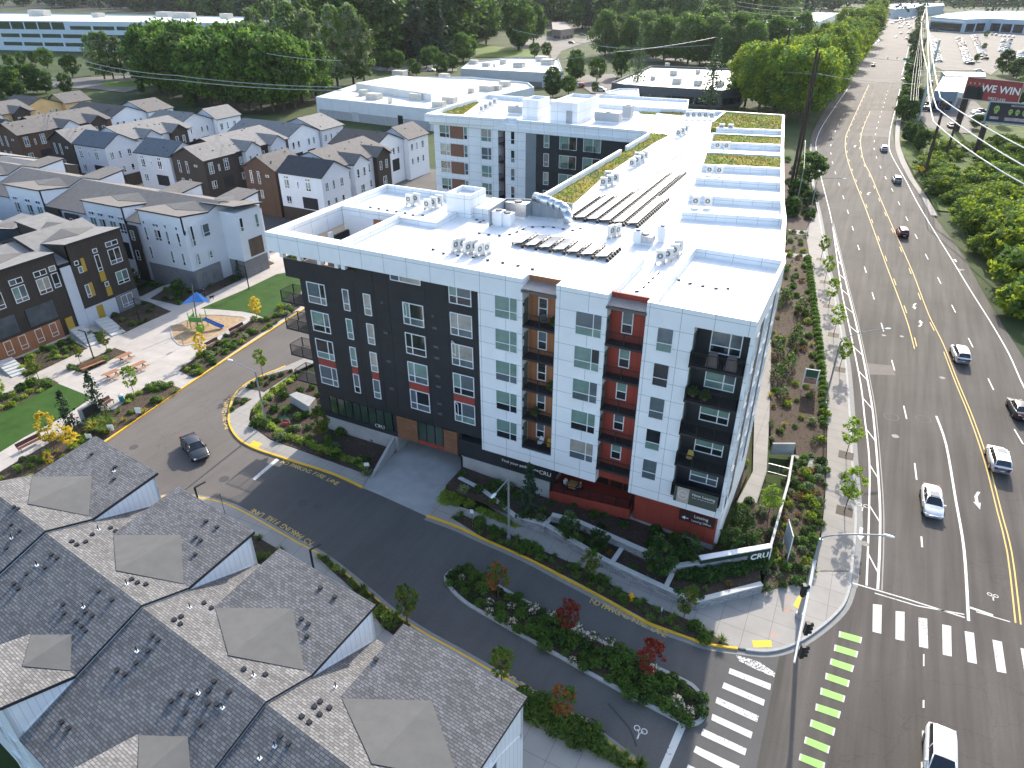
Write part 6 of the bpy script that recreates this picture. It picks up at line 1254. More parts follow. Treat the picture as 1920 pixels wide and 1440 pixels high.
# far signals
r=empty('traffic_signal',(34.3,362.9,0),0,'far traffic signal span with two orange heads and a green street sign','traffic signal'); MB().tube((0,0,0),(0,0,9.5),.2,.14,8).build('pole',[POLEG],r,local=True); L_=at(*zR(990,380),7.5)-r.location; MB().tube((0,0,8.6),Vector((L_.x,L_.y,8.0)),.06,.05,6).build('mast_arm',[POLEG],r,local=True)
for x in (1012,1073): q=at(*zR(x,390),6.9)-r.location; sighead(r,Vector((q.x,q.y,7.1)),0,mt=M('signal_orange',(.55,.16,.02),.5,.05))
q=at(*zR(1135,400),6.6)-r.location; MB().box(q.x-1.5,q.x+1.5,q.y-.05,q.y+.05,6.4,7.5).build('street_sign',[SGN],r,local=True)
def billboard(label,base,zb_,BL,TL,TR,BR,polr,colr,frame):
    pb=G(*base); A=at(*BL,zb_); h_=None; best=1e9
    for k in range(10,90):
        z=zb_+k*.1; t=at(*TL,z); e=(t.xy-A.xy).length
        if e<best: best=e; h_=k*.1
    B_=at(*BR,zb_); d=(B_-A); W=d.length; d.normalize(); n=Vector((-d.y,d.x,0)); ang=math.atan2(d.y,d.x)
    r=empty('billboard',(A.x,A.y,H(A.x,A.y)),0,label,'billboard'); pm=MB(); q=Vector((pb.x,pb.y,0)); pm.tube((q.x,q.y,0),(q.x,q.y,zb_),polr,None,12); pm.build('pole',[WOODP],r)
    m=MB(); m.T=Matrix.Translation(A)@Matrix.Rotation(ang,4,'Z'); m.box(0,W,0,.5,0,h_); m.build('board',[colr],r)
    m=MB(); m.T=Matrix.Translation(A)@Matrix.Rotation(ang,4,'Z'); t=.3 if frame else .12; m.box(-.1,W+.1,-.12,.0,-.1,t).box(-.1,W+.1,-.12,.0,h_-t,h_+.1).box(-.1,t,-.12,.0,t,h_-t).box(W-t,W+.1,-.12,.0,t,h_-t); m.build('frame',[M('billboard_grey_blue',(.20,.30,.33),.5,.05) if frame else M('billboard_trim',(.5,.38,.32),.6,.05)],r)
    m=MB(); m.T=Matrix.Translation(A)@Matrix.Rotation(ang,4,'Z'); m.box(.3,W-.3,-.9,-.1,-.35,-.28); m.build('catwalk',[DGREY],r)
    return r,A,W,h_,ang
r,A,W,hh,an=billboard('red billboard reading WE WIN with four dark suited people, above the workshop',zR(1465,875),10.,zR(1508,655),zR(1533,512),zR(1890,565),zR(1875,700),.95,M('billboard_red',(.30,.045,.045),.6,.08,.3),False)
TX=lambda x,z: Matrix.Translation(A)@Matrix.Rotation(an,4,'Z')@Matrix(((1,0,0,x),(0,0,-1,-.03),(0,1,0,z),(0,0,0,1)))
m=MB(); textmesh(m,'WE WIN',hh*.46,TX(W*.64,hh*.56),0,'CENTER',0,.05); textmesh(m,'FIRST LAW',hh*.17,TX(W*.62,hh*.14)); m.build('billboard_lettering',[W_],r)
m=MB(); m.T=Matrix.Translation(A)@Matrix.Rotation(an,4,'Z')
for i,x in enumerate((.07,.15,.24,.31)): m.poly([(W*x-.9,-.02,.1),(W*x+.9,-.02,.1),(W*x+.75,-.02,hh*.55),(W*x+.3,-.02,hh*.62),(W*x-.3,-.02,hh*.62),(W*x-.75,-.02,hh*.55)])
m.build('suited_figures',[M('suit_black',(.012,.02,.02),.6,.1)],r)
m=MB(); m.T=Matrix.Translation(A)@Matrix.Rotation(an,4,'Z')
for i,x in enumerate((.07,.15,.24,.31)): m.loft([(W*x+.28*math.cos(t),-.03,hh*.74+.38*math.sin(t)) for t in [k*.785 for k in range(8)]],[(W*x+.2*math.cos(t),-.035,hh*.74+.3*math.sin(t)) for t in [k*.785 for k in range(8)]])
m.build('printed_faces',[M('printed_skin',(.45,.30,.22),.6,.1)],r)
r,A,W,hh,an=billboard('grey framed dark billboard with green skull pictures at the right edge',zR(1597,1028),8.,zR(1650,812),zR(1680,672),zR(2110,690),zR(2090,852),.8,M('billboard_near_black',(.02,.022,.028),.6,.2,.3),True)
m=MB(); m.T=Matrix.Translation(A)@Matrix.Rotation(an,4,'Z')
def skull(m,x,z,s):
    m.poly([(x+s*math.cos(t)*.8,-.02,z+s*math.sin(t)) for t in [k*math.pi/6 for k in range(12)]],0); m.box(x-s*.4,x+s*.4,-.03,-.02,z-s*1.35,z-s*.8,0)
    for e in (-.3,.3): m.poly([(x+e*s+s*.2*math.cos(t),-.035,z+s*.22*math.sin(t)) for t in [k*math.pi/4 for k in range(8)]],1)
skull(m,W*.14,hh*.66,hh*.16)
for k in range(6): skull(m,W*(.36+.105*k),hh*.58,hh*.12)
m.build('printed_skulls',[M('skull_green',(.32,.40,.10),.6,.1),M('suit_black',(.012,.02,.02),.6,.1)],r)
m=MB(); m.T=Matrix.Translation(A)@Matrix.Rotation(an,4,'Z'); m.box(W*.07,W*.21,-.03,-.02,hh*.17,hh*.3).box(W*.3,W*.9,-.03,-.02,hh*.14,hh*.3).box(W*.34,W*.9,-.03,-.02,hh*.82,hh*.9); m.build('printed_bars',[M('print_pink_green',(.35,.25,.28),.6,.5,.6)],r)
# ================================================================ plaza furniture
TIM=M('bench_timber',(.36,.17,.09),.6,.12,3); TIMD=M('dark_bench_timber',(.12,.05,.04),.6,.12,3)
def bench(label,base,rz,L,tim,back=True,zb=.16):
    p=G(*base,zb); r=empty('bench',tuple(p),rz,label,'bench')
    m=MB()
    for k in range(4): m.box(-L/2,L/2,-.24+.125*k,-.13+.125*k,.42,.46)
    m.build('seat',[tim],r,local=True)
    if back:
        m=MB(); m.loft([(-L/2,.26,.5),(L/2,.26,.5),(L/2,.29,.5),(-L/2,.29,.5)],[(-L/2,.38,.9),(L/2,.38,.9),(L/2,.41,.9),(-L/2,.41,.9)]); m.build('backrest',[tim],r,local=True)
    for x in (-L/2+.15,L/2-.15):
        m=MB(); m.bar((x,-.24,0),(x,-.2,.42),.06,.05).bar((x,.3,0),(x,.36,.88),.06,.05).bar((x,-.22,.4),(x,.3,.4),.06,.05); m.build('leg',[DGREY],r,local=True)
    return r
bench('long orange brown timber bench in front of the lamp planter',zL(1055,655),R_(82),3.0,TIM); bench('dark timber bench upper of the two beside the playground',zP(1535,830),R_(90),2.6,TIMD,True); bench('dark timber bench lower of the two beside the playground',zP(1375,925),R_(90),2.2,TIMD,True); bench('long dark timber bench on the path beside the lower lawn',z6(205,195),R_(88),2.6,TIMD,True); bench('dark bench beside the dark monument sign',zP(695,1305),R_(100),1.6,TIMD)
def table_proto(label,base,rz):
    p=G(*base,.16); r=empty('picnic_table',tuple(p),rz,label,'picnic table')
    m=MB()
    for k in range(5): m.box(-.9,.9,-.4+.165*k,-.25+.165*k,.72,.76)
    m.build('tabletop',[TIM],r,local=True)
    for s in (-1,1): MB().box(-.9,.9,s*.78-.14,s*.78+.14,.43,.47).build('seat',[TIM],r,local=True)
    m=MB()
    for x in (-.55,.55): m.bar((x,-.78,.40),(x,.78,.40),.07,.06).bar((x,0,.4),(x,0,.72),.1,.08).bar((x,-.35,0),(x,.0,.45),.07,.07).bar((x,.35,0),(x,.0,.45),.07,.07)
    m.build('frame',[DGREY],r,local=True); return r
table_proto('picnic table nearest the lamp planter, uppermost of the three',zL(1415,570),R_(85)); table_proto('picnic table on the right of the three, nearest the playground',zL(1575,670),R_(85)); table_proto('picnic table on the left of the three, nearest the lower lawn',zL(1270,765),R_(85))
# shade sail and play structure
p=G(*zP(1272,800),.17); r=empty('shade_sail',tuple(p),0,'blue fabric shade sail on a pole above the play structure','shade sail'); pk=at(*zP(1262,568),5.6)-p; MB().tube((0,0,0),(pk.x*.6,pk.y*.6,5.4),.09,.07,8).build('pole',[DGREY],r,local=True)
cs=[at(*zP(*c),4.6)-p for c in ((1163,652),(1240,640),(1310,640),(1352,634),(1300,600),(1235,605))]; m=MB()
for i in range(6): m.poly([cs[i],cs[(i+1)%6],pk*.98])
m.build('sail',[M('sail_blue',(.05,.20,.52),.7,.06,2)],r,local=True)
p=G(*zP(1285,800),.17); r=empty('play_structure',tuple(p),R_(20),'green and blue play structure with a blue slide under the shade sail','play structure'); 
for x,y in ((-.9,-.7),(.9,-.7),(.9,.7),(-.9,.7)): MB().tube((x,y,0),(x,y,2.5),.06,None,8).build('post',[M('play_lime',(.25,.42,.05),.5,.05)],r,local=True)
MB().box(-.9,.9,-.7,.7,1.1,1.18).build('deck',[DGREY],r,local=True); MB().box(-.95,.95,-.75,-.68,1.2,1.8).box(-.95,-.88,-.68,.7,1.2,1.8).build('panel',[M('play_green',(.10,.30,.06),.5,.05)],r,local=True)
m=MB(); 
for k in range(8):
    t0,t1=k/8,(k+1)/8; z0,z1=1.15*(1-t0)**1.2+.12,1.15*(1-t1)**1.2+.12; x0,x1=.9+2.6*t0,.9+2.6*t1
    m.poly([(x0,-.3,z0),(x1,-.3,z1),(x1,.3,z1),(x0,.3,z0)]).poly([(x0,-.32,z0),(x1,-.32,z1),(x1,-.32,z1+.25),(x0,-.32,z0+.25)]).poly([(x0,.32,z0),(x1,.32,z1),(x1,.32,z1+.25),(x0,.32,z0+.25)])
m.build('slide',[M('slide_blue',(.02,.16,.45),.35,.05)],r,local=True); MB().box(.3,1.2,-1.5,-.8,0,.8).build('play_panel_block',[M('play_lime',(.25,.42,.05),.5)],r,local=True)
MB().path([Vector((-1.6,-.5+k*.2,.1+.8*math.sin(k*.5))) for k in range(7)],.05,6).build('climbing_arc',[M('play_green',(.10,.30,.06),.5)],r,local=True)
sign('play_rules_sign','small grey rules sign standing in the wood chips',zP(1180,915),1.5,.35,.5,POLEG,R_(10))
for f,x,y,lb in ((zP,1125,1175,'thin signpost at the crossing edge of the plaza'),(zP,920,1190,'black bicycle rack hoop next to the golden tree')): 
    p=G(*f(x,y),.16); MB().path([Vector((-.35,0,0)),Vector((-.35,0,.85)),Vector((.35,0,.85)),Vector((.35,0,0))],.03,6).build('bike_rack',[DGREY],loc=tuple(p),label=lb.replace('thin signpost','grey bicycle hoop'),cat='bike rack')
p=G(*zP(825,1260),.16); MB().path([Vector((-.35,0,0)),Vector((-.35,0,.85)),Vector((.35,0,.85)),Vector((.35,0,0))],.03,6).build('bike_rack',[DGREY],loc=tuple(p),label='grey bicycle hoop nearest the blue and white ball bin',cat='bike rack')
p=G(*zP(785,1275),.16); r=empty('litter_bin',tuple(p),0,'round blue and white bin near the kerb side bed','litter bin'); MB().tube((0,0,0),(0,0,.75),.26,.28,12).build('bin_body',[M('bin_teal',(.03,.28,.32),.5)],r,local=True); MB().ball((0,0,.75),.29,.29,.2,0,12,6).build('bin_lid',[W_],r,local=True)
p=G(*zP(1010,1160),.16); MB().tube((0,0,0),(0,0,.75),.1,None,8).ball((0,0,.78),.13,.13,.1,0,8,4).build('bollard_light',[BLK],loc=tuple(p),label='small black bollard light at the plaza crossing edge',cat='bollard')
# monument sign
A=Vector(G(*zP(540,1420),.16)[:2]); B_=Vector(G(*zP(600,1385),.16)[:2]); d=(B_-A).normalized(); B2=A+d*2.2; g=H(*A)+.16
r=empty('monument_sign',(A.x,A.y,g),0,'grey concrete monument sign with dark face among the dark firs','monument sign'); MB().wallbox(A,B2,.35,g,g+1.7).build('concrete_block',[CONC],r); n=Vector((d.y,-d.x)); MB().wallbox(A+d*.3+n*.04,B2-d*.1+n*.04,.06,g+.2,g+1.6).build('dark_panel',[M('monument_dark',(.05,.045,.045),.4,.1)],r)
for base,lb in (((243,800) if False else zL(1570,1195),'small white and black estate sign near the yellow kerb'),(zL(1265,1390),'low white and black estate sign beside the roof peak'),(z6(585,170),'blue and white sign just behind the first roof peak')):
    sign('estate_sign',lb,base,1.1,.6,.75,W_,R_(35),post=BLK)
# entry steps of the dark row
for i,(a,b) in enumerate((((1150,150),(1340,285)),((870,250),(1080,400)),((60,620),(230,740)))):
    A=Vector(G(*zL(*a),.1)[:2]); B_=Vector(G(*zL(*b),.1)[:2]); g=H(*B_)+.15; r=empty('entry_steps',(B_.x,B_.y,g),0,('pale concrete steps to the right mustard door','pale concrete steps to the left mustard door','pale concrete steps at the left end of the rust walls')[i],'steps'); m=MB(); d=(A-B_); n=Vector((-d.y,d.x)).normalized()*.95
    for k in range(6):
        p0=B_+d*(k/6.); p1=B_+d*((k+1)/6.) if k<5 else A; m.prism([tuple(p0-n),tuple(p1-n),tuple(p1+n),tuple(p0+n)],g-.2,g+.11*(k+1))
    m.build('step_flight',[CONCL],r)
# ================================================================ vehicles
TYRE=M('tyre_rubber',(.015,.015,.016),.8,0); RIM=M('wheel_rim',(.35,.36,.38),.3,0,1,metal=.8); CGL=M('car_glass',(.012,.015,.018),.08,0,1,spec=.9); HLT=M('headlight_lens',(.6,.62,.65),.15,0); TLT=M('tail_light_lens',(.25,.01,.01),.25,0); PLT=M('number_plate',(.6,.6,.58),.5,0); SUNR=M('sunroof_glass',(.20,.22,.24),.1,0)
def paint(n,c): 
    m=M('car_paint_'+n,c,.28,.0,1,metal=.25,spec=.6); return m
PW=paint('white',(.78,.78,.78)); PS=paint('silver',(.42,.43,.45)); PD=paint('dark_grey',(.045,.05,.058)); PK=paint('black',(.012,.012,.014)); PR=paint('dark_red',(.13,.015,.02)); PB=paint('blue',(.05,.09,.2)); PRD=paint('red',(.4,.03,.03))
def car_body_meshes(kind):
    if kind=='sedan': L,Wd,H_=4.85,.92,1.45; belt=.93; st=[(-2.42,.55,.45,.78),(-2.3,.78,.25,.97),(-1.7,.9,.22,1.02),(-.8,.92,.2,.98),(.4,.92,.2,.96),(1.2,.91,.2,.92),(1.9,.86,.22,.80),(2.3,.72,.28,.66),(2.44,.5,.38,.56)]; cab=[(-1.75,1.0,.74),(-1.0,1.40,.62),(-.2,1.45,.62),(.45,1.41,.60),(1.15,.94,.74)]
    elif kind=='pickup': L,Wd,H_=5.6,.98,1.85; belt=1.1; st=[(-2.8,.85,.5,1.1),(-2.7,.93,.4,1.12),(-.9,.96,.35,1.12),(.6,.96,.35,1.12),(1.3,.95,.35,1.12),(2.3,.9,.38,1.05),(2.7,.8,.45,.9)]; cab=[(-.95,1.12,.82),(-.75,1.78,.70),(.0,1.84,.70),(.7,1.8,.68),(1.35,1.12,.80)]
    else: L,Wd,H_=4.75,.95,1.68; belt=1.05; st=[(-2.38,.7,.42,.95),(-2.28,.86,.3,1.08),(-1.6,.93,.26,1.1),(-.6,.95,.26,1.08),(.6,.95,.26,1.06),(1.25,.94,.26,1.04),(1.9,.88,.28,.95),(2.25,.76,.34,.80),(2.38,.55,.42,.66)]; cab=[(-2.2,1.08,.76),(-1.85,1.58,.66),(-.8,1.68,.68),(.2,1.66,.66),(.6,1.60,.64),(1.35,1.06,.78)]
    b=MB(); rows=[]
    for x,hw,z0,z1 in st:
        prof=[(-hw*.86,z0),(-hw,z0+.16),(-hw*1.0,(z0+z1)/2+.05),(-hw*.95,z1-.05),(-hw*.80,z1),(0,z1+.03),(hw*.80,z1),(hw*.95,z1-.05),(hw*1.0,(z0+z1)/2+.05),(hw,z0+.16),(hw*.86,z0)]
        rows.append([b.P((x,y,z)) for y,z in prof])
    for r1,r2 in zip(rows,rows[1:]):
        for k in range(len(r1)): b.f.append([r1[k],r1[(k+1)%len(r1)],r2[(k+1)%len(r1)],r2[k]]); b.m.append(0)
    b.f.append(rows[0]); b.m.append(0); b.f.append(rows[-1][::-1]); b.m.append(0)
    # roof skin
    rf_=[(x,z,hw) for x,z,hw in cab[1:-1]]; rr=[]
    for x,z,hw in rf_: rr.append([b.P((x,y*hw,z+dz)) for y,dz in ((-1,-.045),(-.8,.012),(0,.04),(.8,.012),(1,-.045))])
    for r1,r2 in zip(rr,rr[1:]):
        for k in range(4): b.f.append([r1[k],r1[k+1],r2[k+1],r2[k]]); b.m.append(0)
    # pillars
    bw=lambda x:.80*.93
    for s in (-1,1):
        b.bar((cab[0][0]+.05,s*.74,cab[0][1]),(cab[1][0],s*cab[1][2]*.98,cab[1][1]-.03),.09,.06); b.bar((cab[-1][0]-.02,s*.76,cab[-1][1]),(cab[-2][0],s*cab[-2][2]*.98,cab[-2][1]-.03),.07,.05)
        b.bar((-.15,s*.80,belt),(-.2,s*.655,cab[2][1]-.05),.07,.04); b.box(.85,1.0,s*.93-.09,s*.93+.09,belt,belt+.13)
    g=MB(); rows=[]
    for x,z,hw in cab:
        zb=belt-.02; rows.append([g.P((x,-.80 if z>belt+.2 else -hw,zb)),g.P((x,-hw,z-.05)),g.P((x,0,z+.0)),g.P((x,hw,z-.05)),g.P((x,.80 if z>belt+.2 else hw,zb))])
    for r1,r2 in zip(rows,rows[1:]):
        for k in range(4): g.f.append([r1[k],r1[k+1],r2[k+1],r2[k]]); g.m.append(0)
    wb=L*.29; R=.34 if kind=='sedan' else .37
    return b,g,(wb,R,Wd,L,cab,st)
def car_proto(kind,pt,sunroof=False):
    b,g,(wb,R,Wd,L,cab,st)=car_body_meshes(kind); r=empty('car',(0,0,0),0,'','car')
    b.build('body',[pt],r,smooth=True,local=True); gl=g.build('window_glass',[CGL],r,local=True)
    for sx in (-1,1):
        for sy in (-1,1):
            m=MB(); m.tube((0,-.11,0),(0,.11,0),R,R,18); t=m.build('wheel',[TYRE],r,local=True); t.location=(sx*wb+.02,sy*(Wd-.09),R)
            m=MB(); m.tube((0,sy*.111,0),(0,sy*.118,0),R*.62,R*.6,14); k=m.build('rim',[RIM],t,local=True)
    zf=st[-2][3]-.07; xb=st[0][0]
    for s in (-1,1):
        MB().box(L/2-.28,L/2-.1,s*.62-.16,s*.62+.16,zf-.04,zf+.07).build('headlight',[HLT],r,local=True); MB().box(xb-.01,xb+.16,s*.62-.15,s*.62+.17,.8,.98).build('tail_light',[TLT],r,local=True)
    MB().box(xb-.03,xb+.05,-.24,.24,.55,.68).build('number_plate',[PLT],r,local=True); MB().box(L/2-.12,L/2+.0,-.45,.45,.42,.6).build('grille',[PK],r,local=True)
    if sunroof: z=cab[2][1]; MB().box(-.45,.35,-.42,.42,z+.0,z+.052).build('sunroof',[SUNR],r,local=True)
    return r
fR,TR=along(yr)
def road_heading(x,y,up=True):
    best=(1e9,None)
    for k in range(0,int(TR),3):
        p,d=fR(k)
        if abs(p.y-y)<best[0]: best=(abs(p.y-y),d)
    d=best[1]; a=math.atan2(d.y,d.x)
    if (d.y>0)!=up: a+=math.pi
    return a
PROTO={}
def car(kind,pt,roofpx,f,label,up=None,ang=None,sun=False,grp=None,zr=None):
    zr=zr or {'sedan':1.4,'suv':1.6,'pickup':1.75}[kind]
    p=at(*f(*roofpx),zr) if f else at(*roofpx,zr); z=H(p.x,p.y); p=at(*(f(*roofpx) if f else roofpx),zr+z)
    k=(kind,pt.name,sun)
    if k in PROTO: o=copy_tree(PROTO[k])
    else: o=PROTO[k]=car_proto(kind,pt,sun)
    o.location=(p.x,p.y,z+.005); o.rotation_euler=(0,0,ang if ang is not None else road_heading(p.x,p.y,up)); o['label']=label; o['category']='car' if kind!='pickup' else 'pickup truck'
    if grp: o['group']=grp
    elif 'group' in o: del o['group']
    return o
gc='cars driving on the main road'
car('suv',PW,(1510,965),z3,'white SUV with silver sides driving away beside the double yellow line',True,grp=gc); car('suv',PW,(1770,235),z4,'white SUV with a glass roof near the right edge, driving away',True,sun=True,grp=gc)
car('sedan',PW,(1325,525),z4,'white sedan with sunroof driving towards the crossing',False,sun=True,grp=gc); car('sedan',PD,(1905,1335),z3,'dark grey sedan cut by the right edge of the view',True,grp=gc)
car('suv',PR,(1120,165),z3,'dark red SUV driving away on the right hand lanes',True,grp=gc); car('suv',PS,(1080,1172),zR,'silver grey SUV in the bend next to the right edge line',True,grp=gc); car('suv',PW,(993,968),zR,'small white SUV furthest into the near bend',True,grp=gc)
car('suv',PW,(1475,1100),z5,'white car cut by the bottom edge, facing the viewer',False,grp=gc)
car('sedan',PD,(1240,160),z6,'dark grey sedan standing in the sunlit turning area',ang=R_(-24))
car('sedan',PK,(1140,516),zR,'black car turning out of the side road at the far junction',ang=R_(178)); car('pickup',PD,(920,420),zR,'dark pickup truck in the tree shade before the far junction',True)
for i,(x,y,pt,up,lb) in enumerate(((953,265,PW,False,'lone white car by the left edge line past the trees'),(1068,238,PW,False,'white car on the far centre lane facing the viewer'),(1137,248,PK,True,'black car on the right lane just past the far signals'),(1103,214,PRD,True,'red car in the far queue'),(1150,214,PD,True,'dark car at the back of the far right queue'))): car('sedan',pt,(x,y),zR,lb,up)
# distant and parked cars: one mesh each
def lot_mesh(kind,pt):
    b,g,(wb,R,Wd,L,cab,st)=car_body_meshes(kind); n=len(b.v); b.v+=g.v; b.f+=[[i+n for i in q] for q in g.f]; b.m+=[1]*len(g.f)
    for sx in (-1,1):
        for sy in (-1,1): b.tube((sx*wb,sy*(Wd-.2),R),(sx*wb,sy*(Wd+.0),R),R,R,10,2)
    return b.mesh('parked_car',[pt,CGL,TYRE],smooth=False)
LM=[lot_mesh(k,p) for k in ('sedan','suv') for p in (PW,PS,PD,PB,PRD,PK)]; LN=['white','silver','dark grey','blue','red','black']
rc=random.Random(5); lotn=0
def lot_car(x,y,ang,where,grp,w_=(6,4,2,1,1,2)):
    c=rc.choices(range(6),w_)[0]; k=rc.randrange(2); o=inst('parked_car',LM[k*6+c],None,(x,y,H(x,y)),ang+rc.choice((0,math.pi)))
    tag(o,LN[c]+(' saloon' if k==0 else ' SUV')+' '+where,'car',grp+', '+LN[c]+' '+('saloons' if k==0 else 'SUVs')); return o
def lot_row(a,b,f,where,grp,sp=3.,ang=0,maxn=22,w_=(6,4,2,1,1,2)):
    A,B_=at(*f(*a),0),at(*f(*b),0); n=min(maxn,max(2,int((B_-A).length/sp)))
    for i in range(n): p=A.lerp(B_,i/(n-1)); lot_car(p.x,p.y,ang+rc.uniform(-.03,.03),where,grp,w_)
lot_row((1350,412),(1312,262),zR,'parked in the leftmost row of the car lot','leftmost lot row',maxn=26,w_=(12,3,1,0,0,1)); lot_row((1545,425),(1500,270),zR,'parked in the second row of the car lot','second lot row',maxn=20); lot_row((1655,398),(1585,245),zR,'parked in the third row of the car lot','third lot row',maxn=22)
lot_row((1560,430),(1480,262),zR,'parked nose to nose with the second row of the car lot','second lot row, other side',maxn=18); lot_row((1770,345),(1790,270),zR,'parked in the short fourth row of the car lot','fourth lot row',maxn=8); lot_row((1880,420),(1905,350),zR,'parked at the right edge of the car lot','right edge lot row',maxn=7); lot_row((1800,350),(1822,272),zR,'parked in the fifth row of the car lot','fifth lot row',maxn=9); lot_row((1705,235),(1850,250),zR,'parked in line below the showroom steps','showroom front row',4.,R_(85),12)
lot_row((985,110),(1120,130),zR,'parked in the far lot beyond the bend','far lot first row',5.5,R_(60),12); lot_row((1060,150),(1190,120),zR,'parked in the far lot beside the long bushes','far lot second row',5.5,R_(60),12)
for x,y,a in ((1255,738,10),(1270,700,10),(1250,720,10),(1345,742,75),(1420,722,75),(1500,722,75),(1430,850,100),(1610,765,15),(1600,790,15),(1620,750,15),(1330,205,0),(1300,560,80),(1620,478,0)): 
    p=at(*zR(x,y),0); lot_car(p.x,p.y,R_(a),'parked on the paving around the workshop and billboards','cars around the workshop')
for f,x,y,a in ((zB,397,290,-10),(zB,470,238,30),(zB,595,608,0),(zB,440,578,60),(zA,985,398,0),(zA,850,410,0),(zA,1820,488,20)): p=G(*f(x,y)); lot_car(p.x,p.y,R_(a),'parked beyond the white roofed warehouses','cars beyond the warehouses')
for i in range(16):
    x,y=rc.uniform(1085,1170),rc.uniform(150,205); p=at(*zR(x,y),0); lot_car(p.x,p.y,math.pi/2,'waiting in the far queue on the main road','far queue')
for x,y in ((1035,158),(1050,160)): p=at(*zR(x,y),0); lot_car(p.x,p.y,math.pi/2,'coming round the far bend of the main road','far bend',(1,0,0,0,0,0))
# ================================================================ vegetation
vr=random.Random(21)
def quad(mb,c,s,asp=1.,up=None,m=0,r=vr):
    # leaf-cluster card: a bent pair of triangles at random orientation
    a=Vector((r.gauss(0,1),r.gauss(0,1),r.gauss(0,1))).normalized(); b=a.orthogonal().normalized(); b.rotate(Matrix.Rotation(r.uniform(0,6.28),3,a)); d=a.cross(b)
    s1=s*r.uniform(.6,1.2); s2=s1*asp*r.uniform(.5,1.)
    p=[c-b*s1-d*s2*.4,c+d*s2,c+b*s1+d*s2*.2,c-d*s2*.9]
    i=len(mb.v); mb.v+=p; mb.f.append([i,i+1,i+2,i+3]); mb.m.append(m)
def crown(h0,h1,rad,nclump,nq,size,mats_w=(1,),shape='round',seed=1,inner=.35):
    r=random.Random(seed); mb=MB(); H0=(h1-h0)
    for k in range(nclump):
        t=r.random()
        if shape=='round': prof=lambda t: math.sqrt(max(0,1-(2*t-1)**2))*.95+.05
        elif shape=='tall': prof=lambda t: (math.sin(math.pi*min(1,t*.9+.08))**.7)
        elif shape=='willow': prof=lambda t: (1-abs(t-.4)*1.15)
        else: prof=lambda t: 1
        t=r.uniform(.04,.98); R=rad*prof(t); a=r.uniform(0,6.283); q=(inner+(1-inner)*r.random()**.45)*R*r.uniform(.85,1.08)
        c=Vector((q*math.cos(a),q*math.sin(a),h0+H0*t)); cr=rad*r.uniform(.16,.32); m=r.choices(range(len(mats_w)),mats_w)[0]
        for j in range(nq):
            v=Vector((r.gauss(0,1),r.gauss(0,1),r.gauss(0,.8))).normalized()*cr*r.uniform(.45,1.05); quad(mb,c+v,size,1,None,m,r)
    return mb
def trunk(h,r0,branches=5,spread=1.5,h0=.4,seed=1):
    r=random.Random(seed); mb=MB(); mb.tube((0,0,-.2),(0,0,h*.55),r0,r0*.6,8).tube((0,0,h*.55),(r.uniform(-.1,.1),r.uniform(-.1,.1),h*.9),r0*.6,r0*.2,6)
    for k in range(branches):
        a=r.uniform(0,6.28); z=h*r.uniform(h0,.75); mb.tube((0,0,z),(spread*math.cos(a),spread*math.sin(a),z+spread*r.uniform(.5,1.1)),r0*.4,r0*.12,5)
    return mb
class Kind:
    def __init__(s,name,cat,variants,mats,h): s.name=name;s.cat=cat;s.v=[(c.mesh('crown',mats),t.mesh('trunk',[BARK])) for c,t in variants];s.h=h
    def place(s,x,y,h,label,group=None,z=None,wide=1.,nm=None):
        c,t=vr.choice(s.v); k=h/s.h; r=empty(nm or s.name,(x,y,H(x,y)+.05 if z is None else z),vr.uniform(0,6.28),label,s.cat,group); r.scale=(k*wide,k*wide,k)
        inst('trunk',t,r); inst('crown',c,r); return r
K_BIG=Kind('broadleaf_tree','tree',[(crown(2.2,14,5.4,120,38,.42,(3,2),'round',s),trunk(13,.35,7,3,.25,s)) for s in (1,2,3)],[LF_G,LF_D],14)
K_POP=Kind('poplar_tree','tree',[(crown(2.,22,4.6,130,30,.45,(3,2,1),'tall',s),trunk(21,.4,8,2.5,.2,s)) for s in (4,5)],[LF_S,LF_G,LF_V],22)
K_ROW=Kind('row_tree','tree',[(crown(3.0,16.5,6.0,170,44,.34,(3,2,1),'round',s,.45),trunk(15,.35,7,3,.25,s)) for s in (6,7,8)],[LF_Y,LF_G,LF_V],16)
K_WIL=Kind('willow_tree','tree',[(crown(1.4,15,6.6,130,42,.42,(3,2),'willow',s),trunk(14,.35,7,3,.25,s)) for s in (9,10)],[leafmat('leaves_willow',(.05,.085,.03),(.11,.15,.05)),LF_G],15)
K_DRK=Kind('dark_tree','tree',[(crown(1.2,16,5.8,120,36,.5,(3,1),'round',s),trunk(15,.35,6,3,.25,s)) for s in (11,12)],[LF_D,LF_G],16)
def conif(h,rad,nl,per,size,seed,droop=.35):
    r=random.Random(seed); mb=MB()
    for k in range(nl):
        t=(k+.5)/nl; z=h*(.10+.89*t); R=rad*(1-t)**.85+.12; n=max(4,int(per*(1-t*.65)))
        for j in range(n):
            a=j*6.283/n+r.uniform(-.3,.3); L=R*r.uniform(.7,1.15)
            for q in range(3):
                f=(q+.9)/3.2; c=Vector((math.cos(a)*L*f,math.sin(a)*L*f,z-L*droop*f*f+r.uniform(-.1,.1)*size)); quad(mb,c,size*(1.25-f*.45),.8,None,0,r)
    return mb
K_CON=Kind('conifer_tree','tree',[(conif(22,4.6,26,11,.75,s),trunk(21,.35,0,1,.3,s)) for s in (1,2)],[LF_C],22)
K_FIR=Kind('fir_tree','tree',[(conif(20,4.4,30,15,.40,s,.12),trunk(19.5,.3,0,1,.3,s)) for s in (3,4)],[leafmat('needles_green_fir',(.022,.05,.02),(.055,.085,.03),.25)],20)
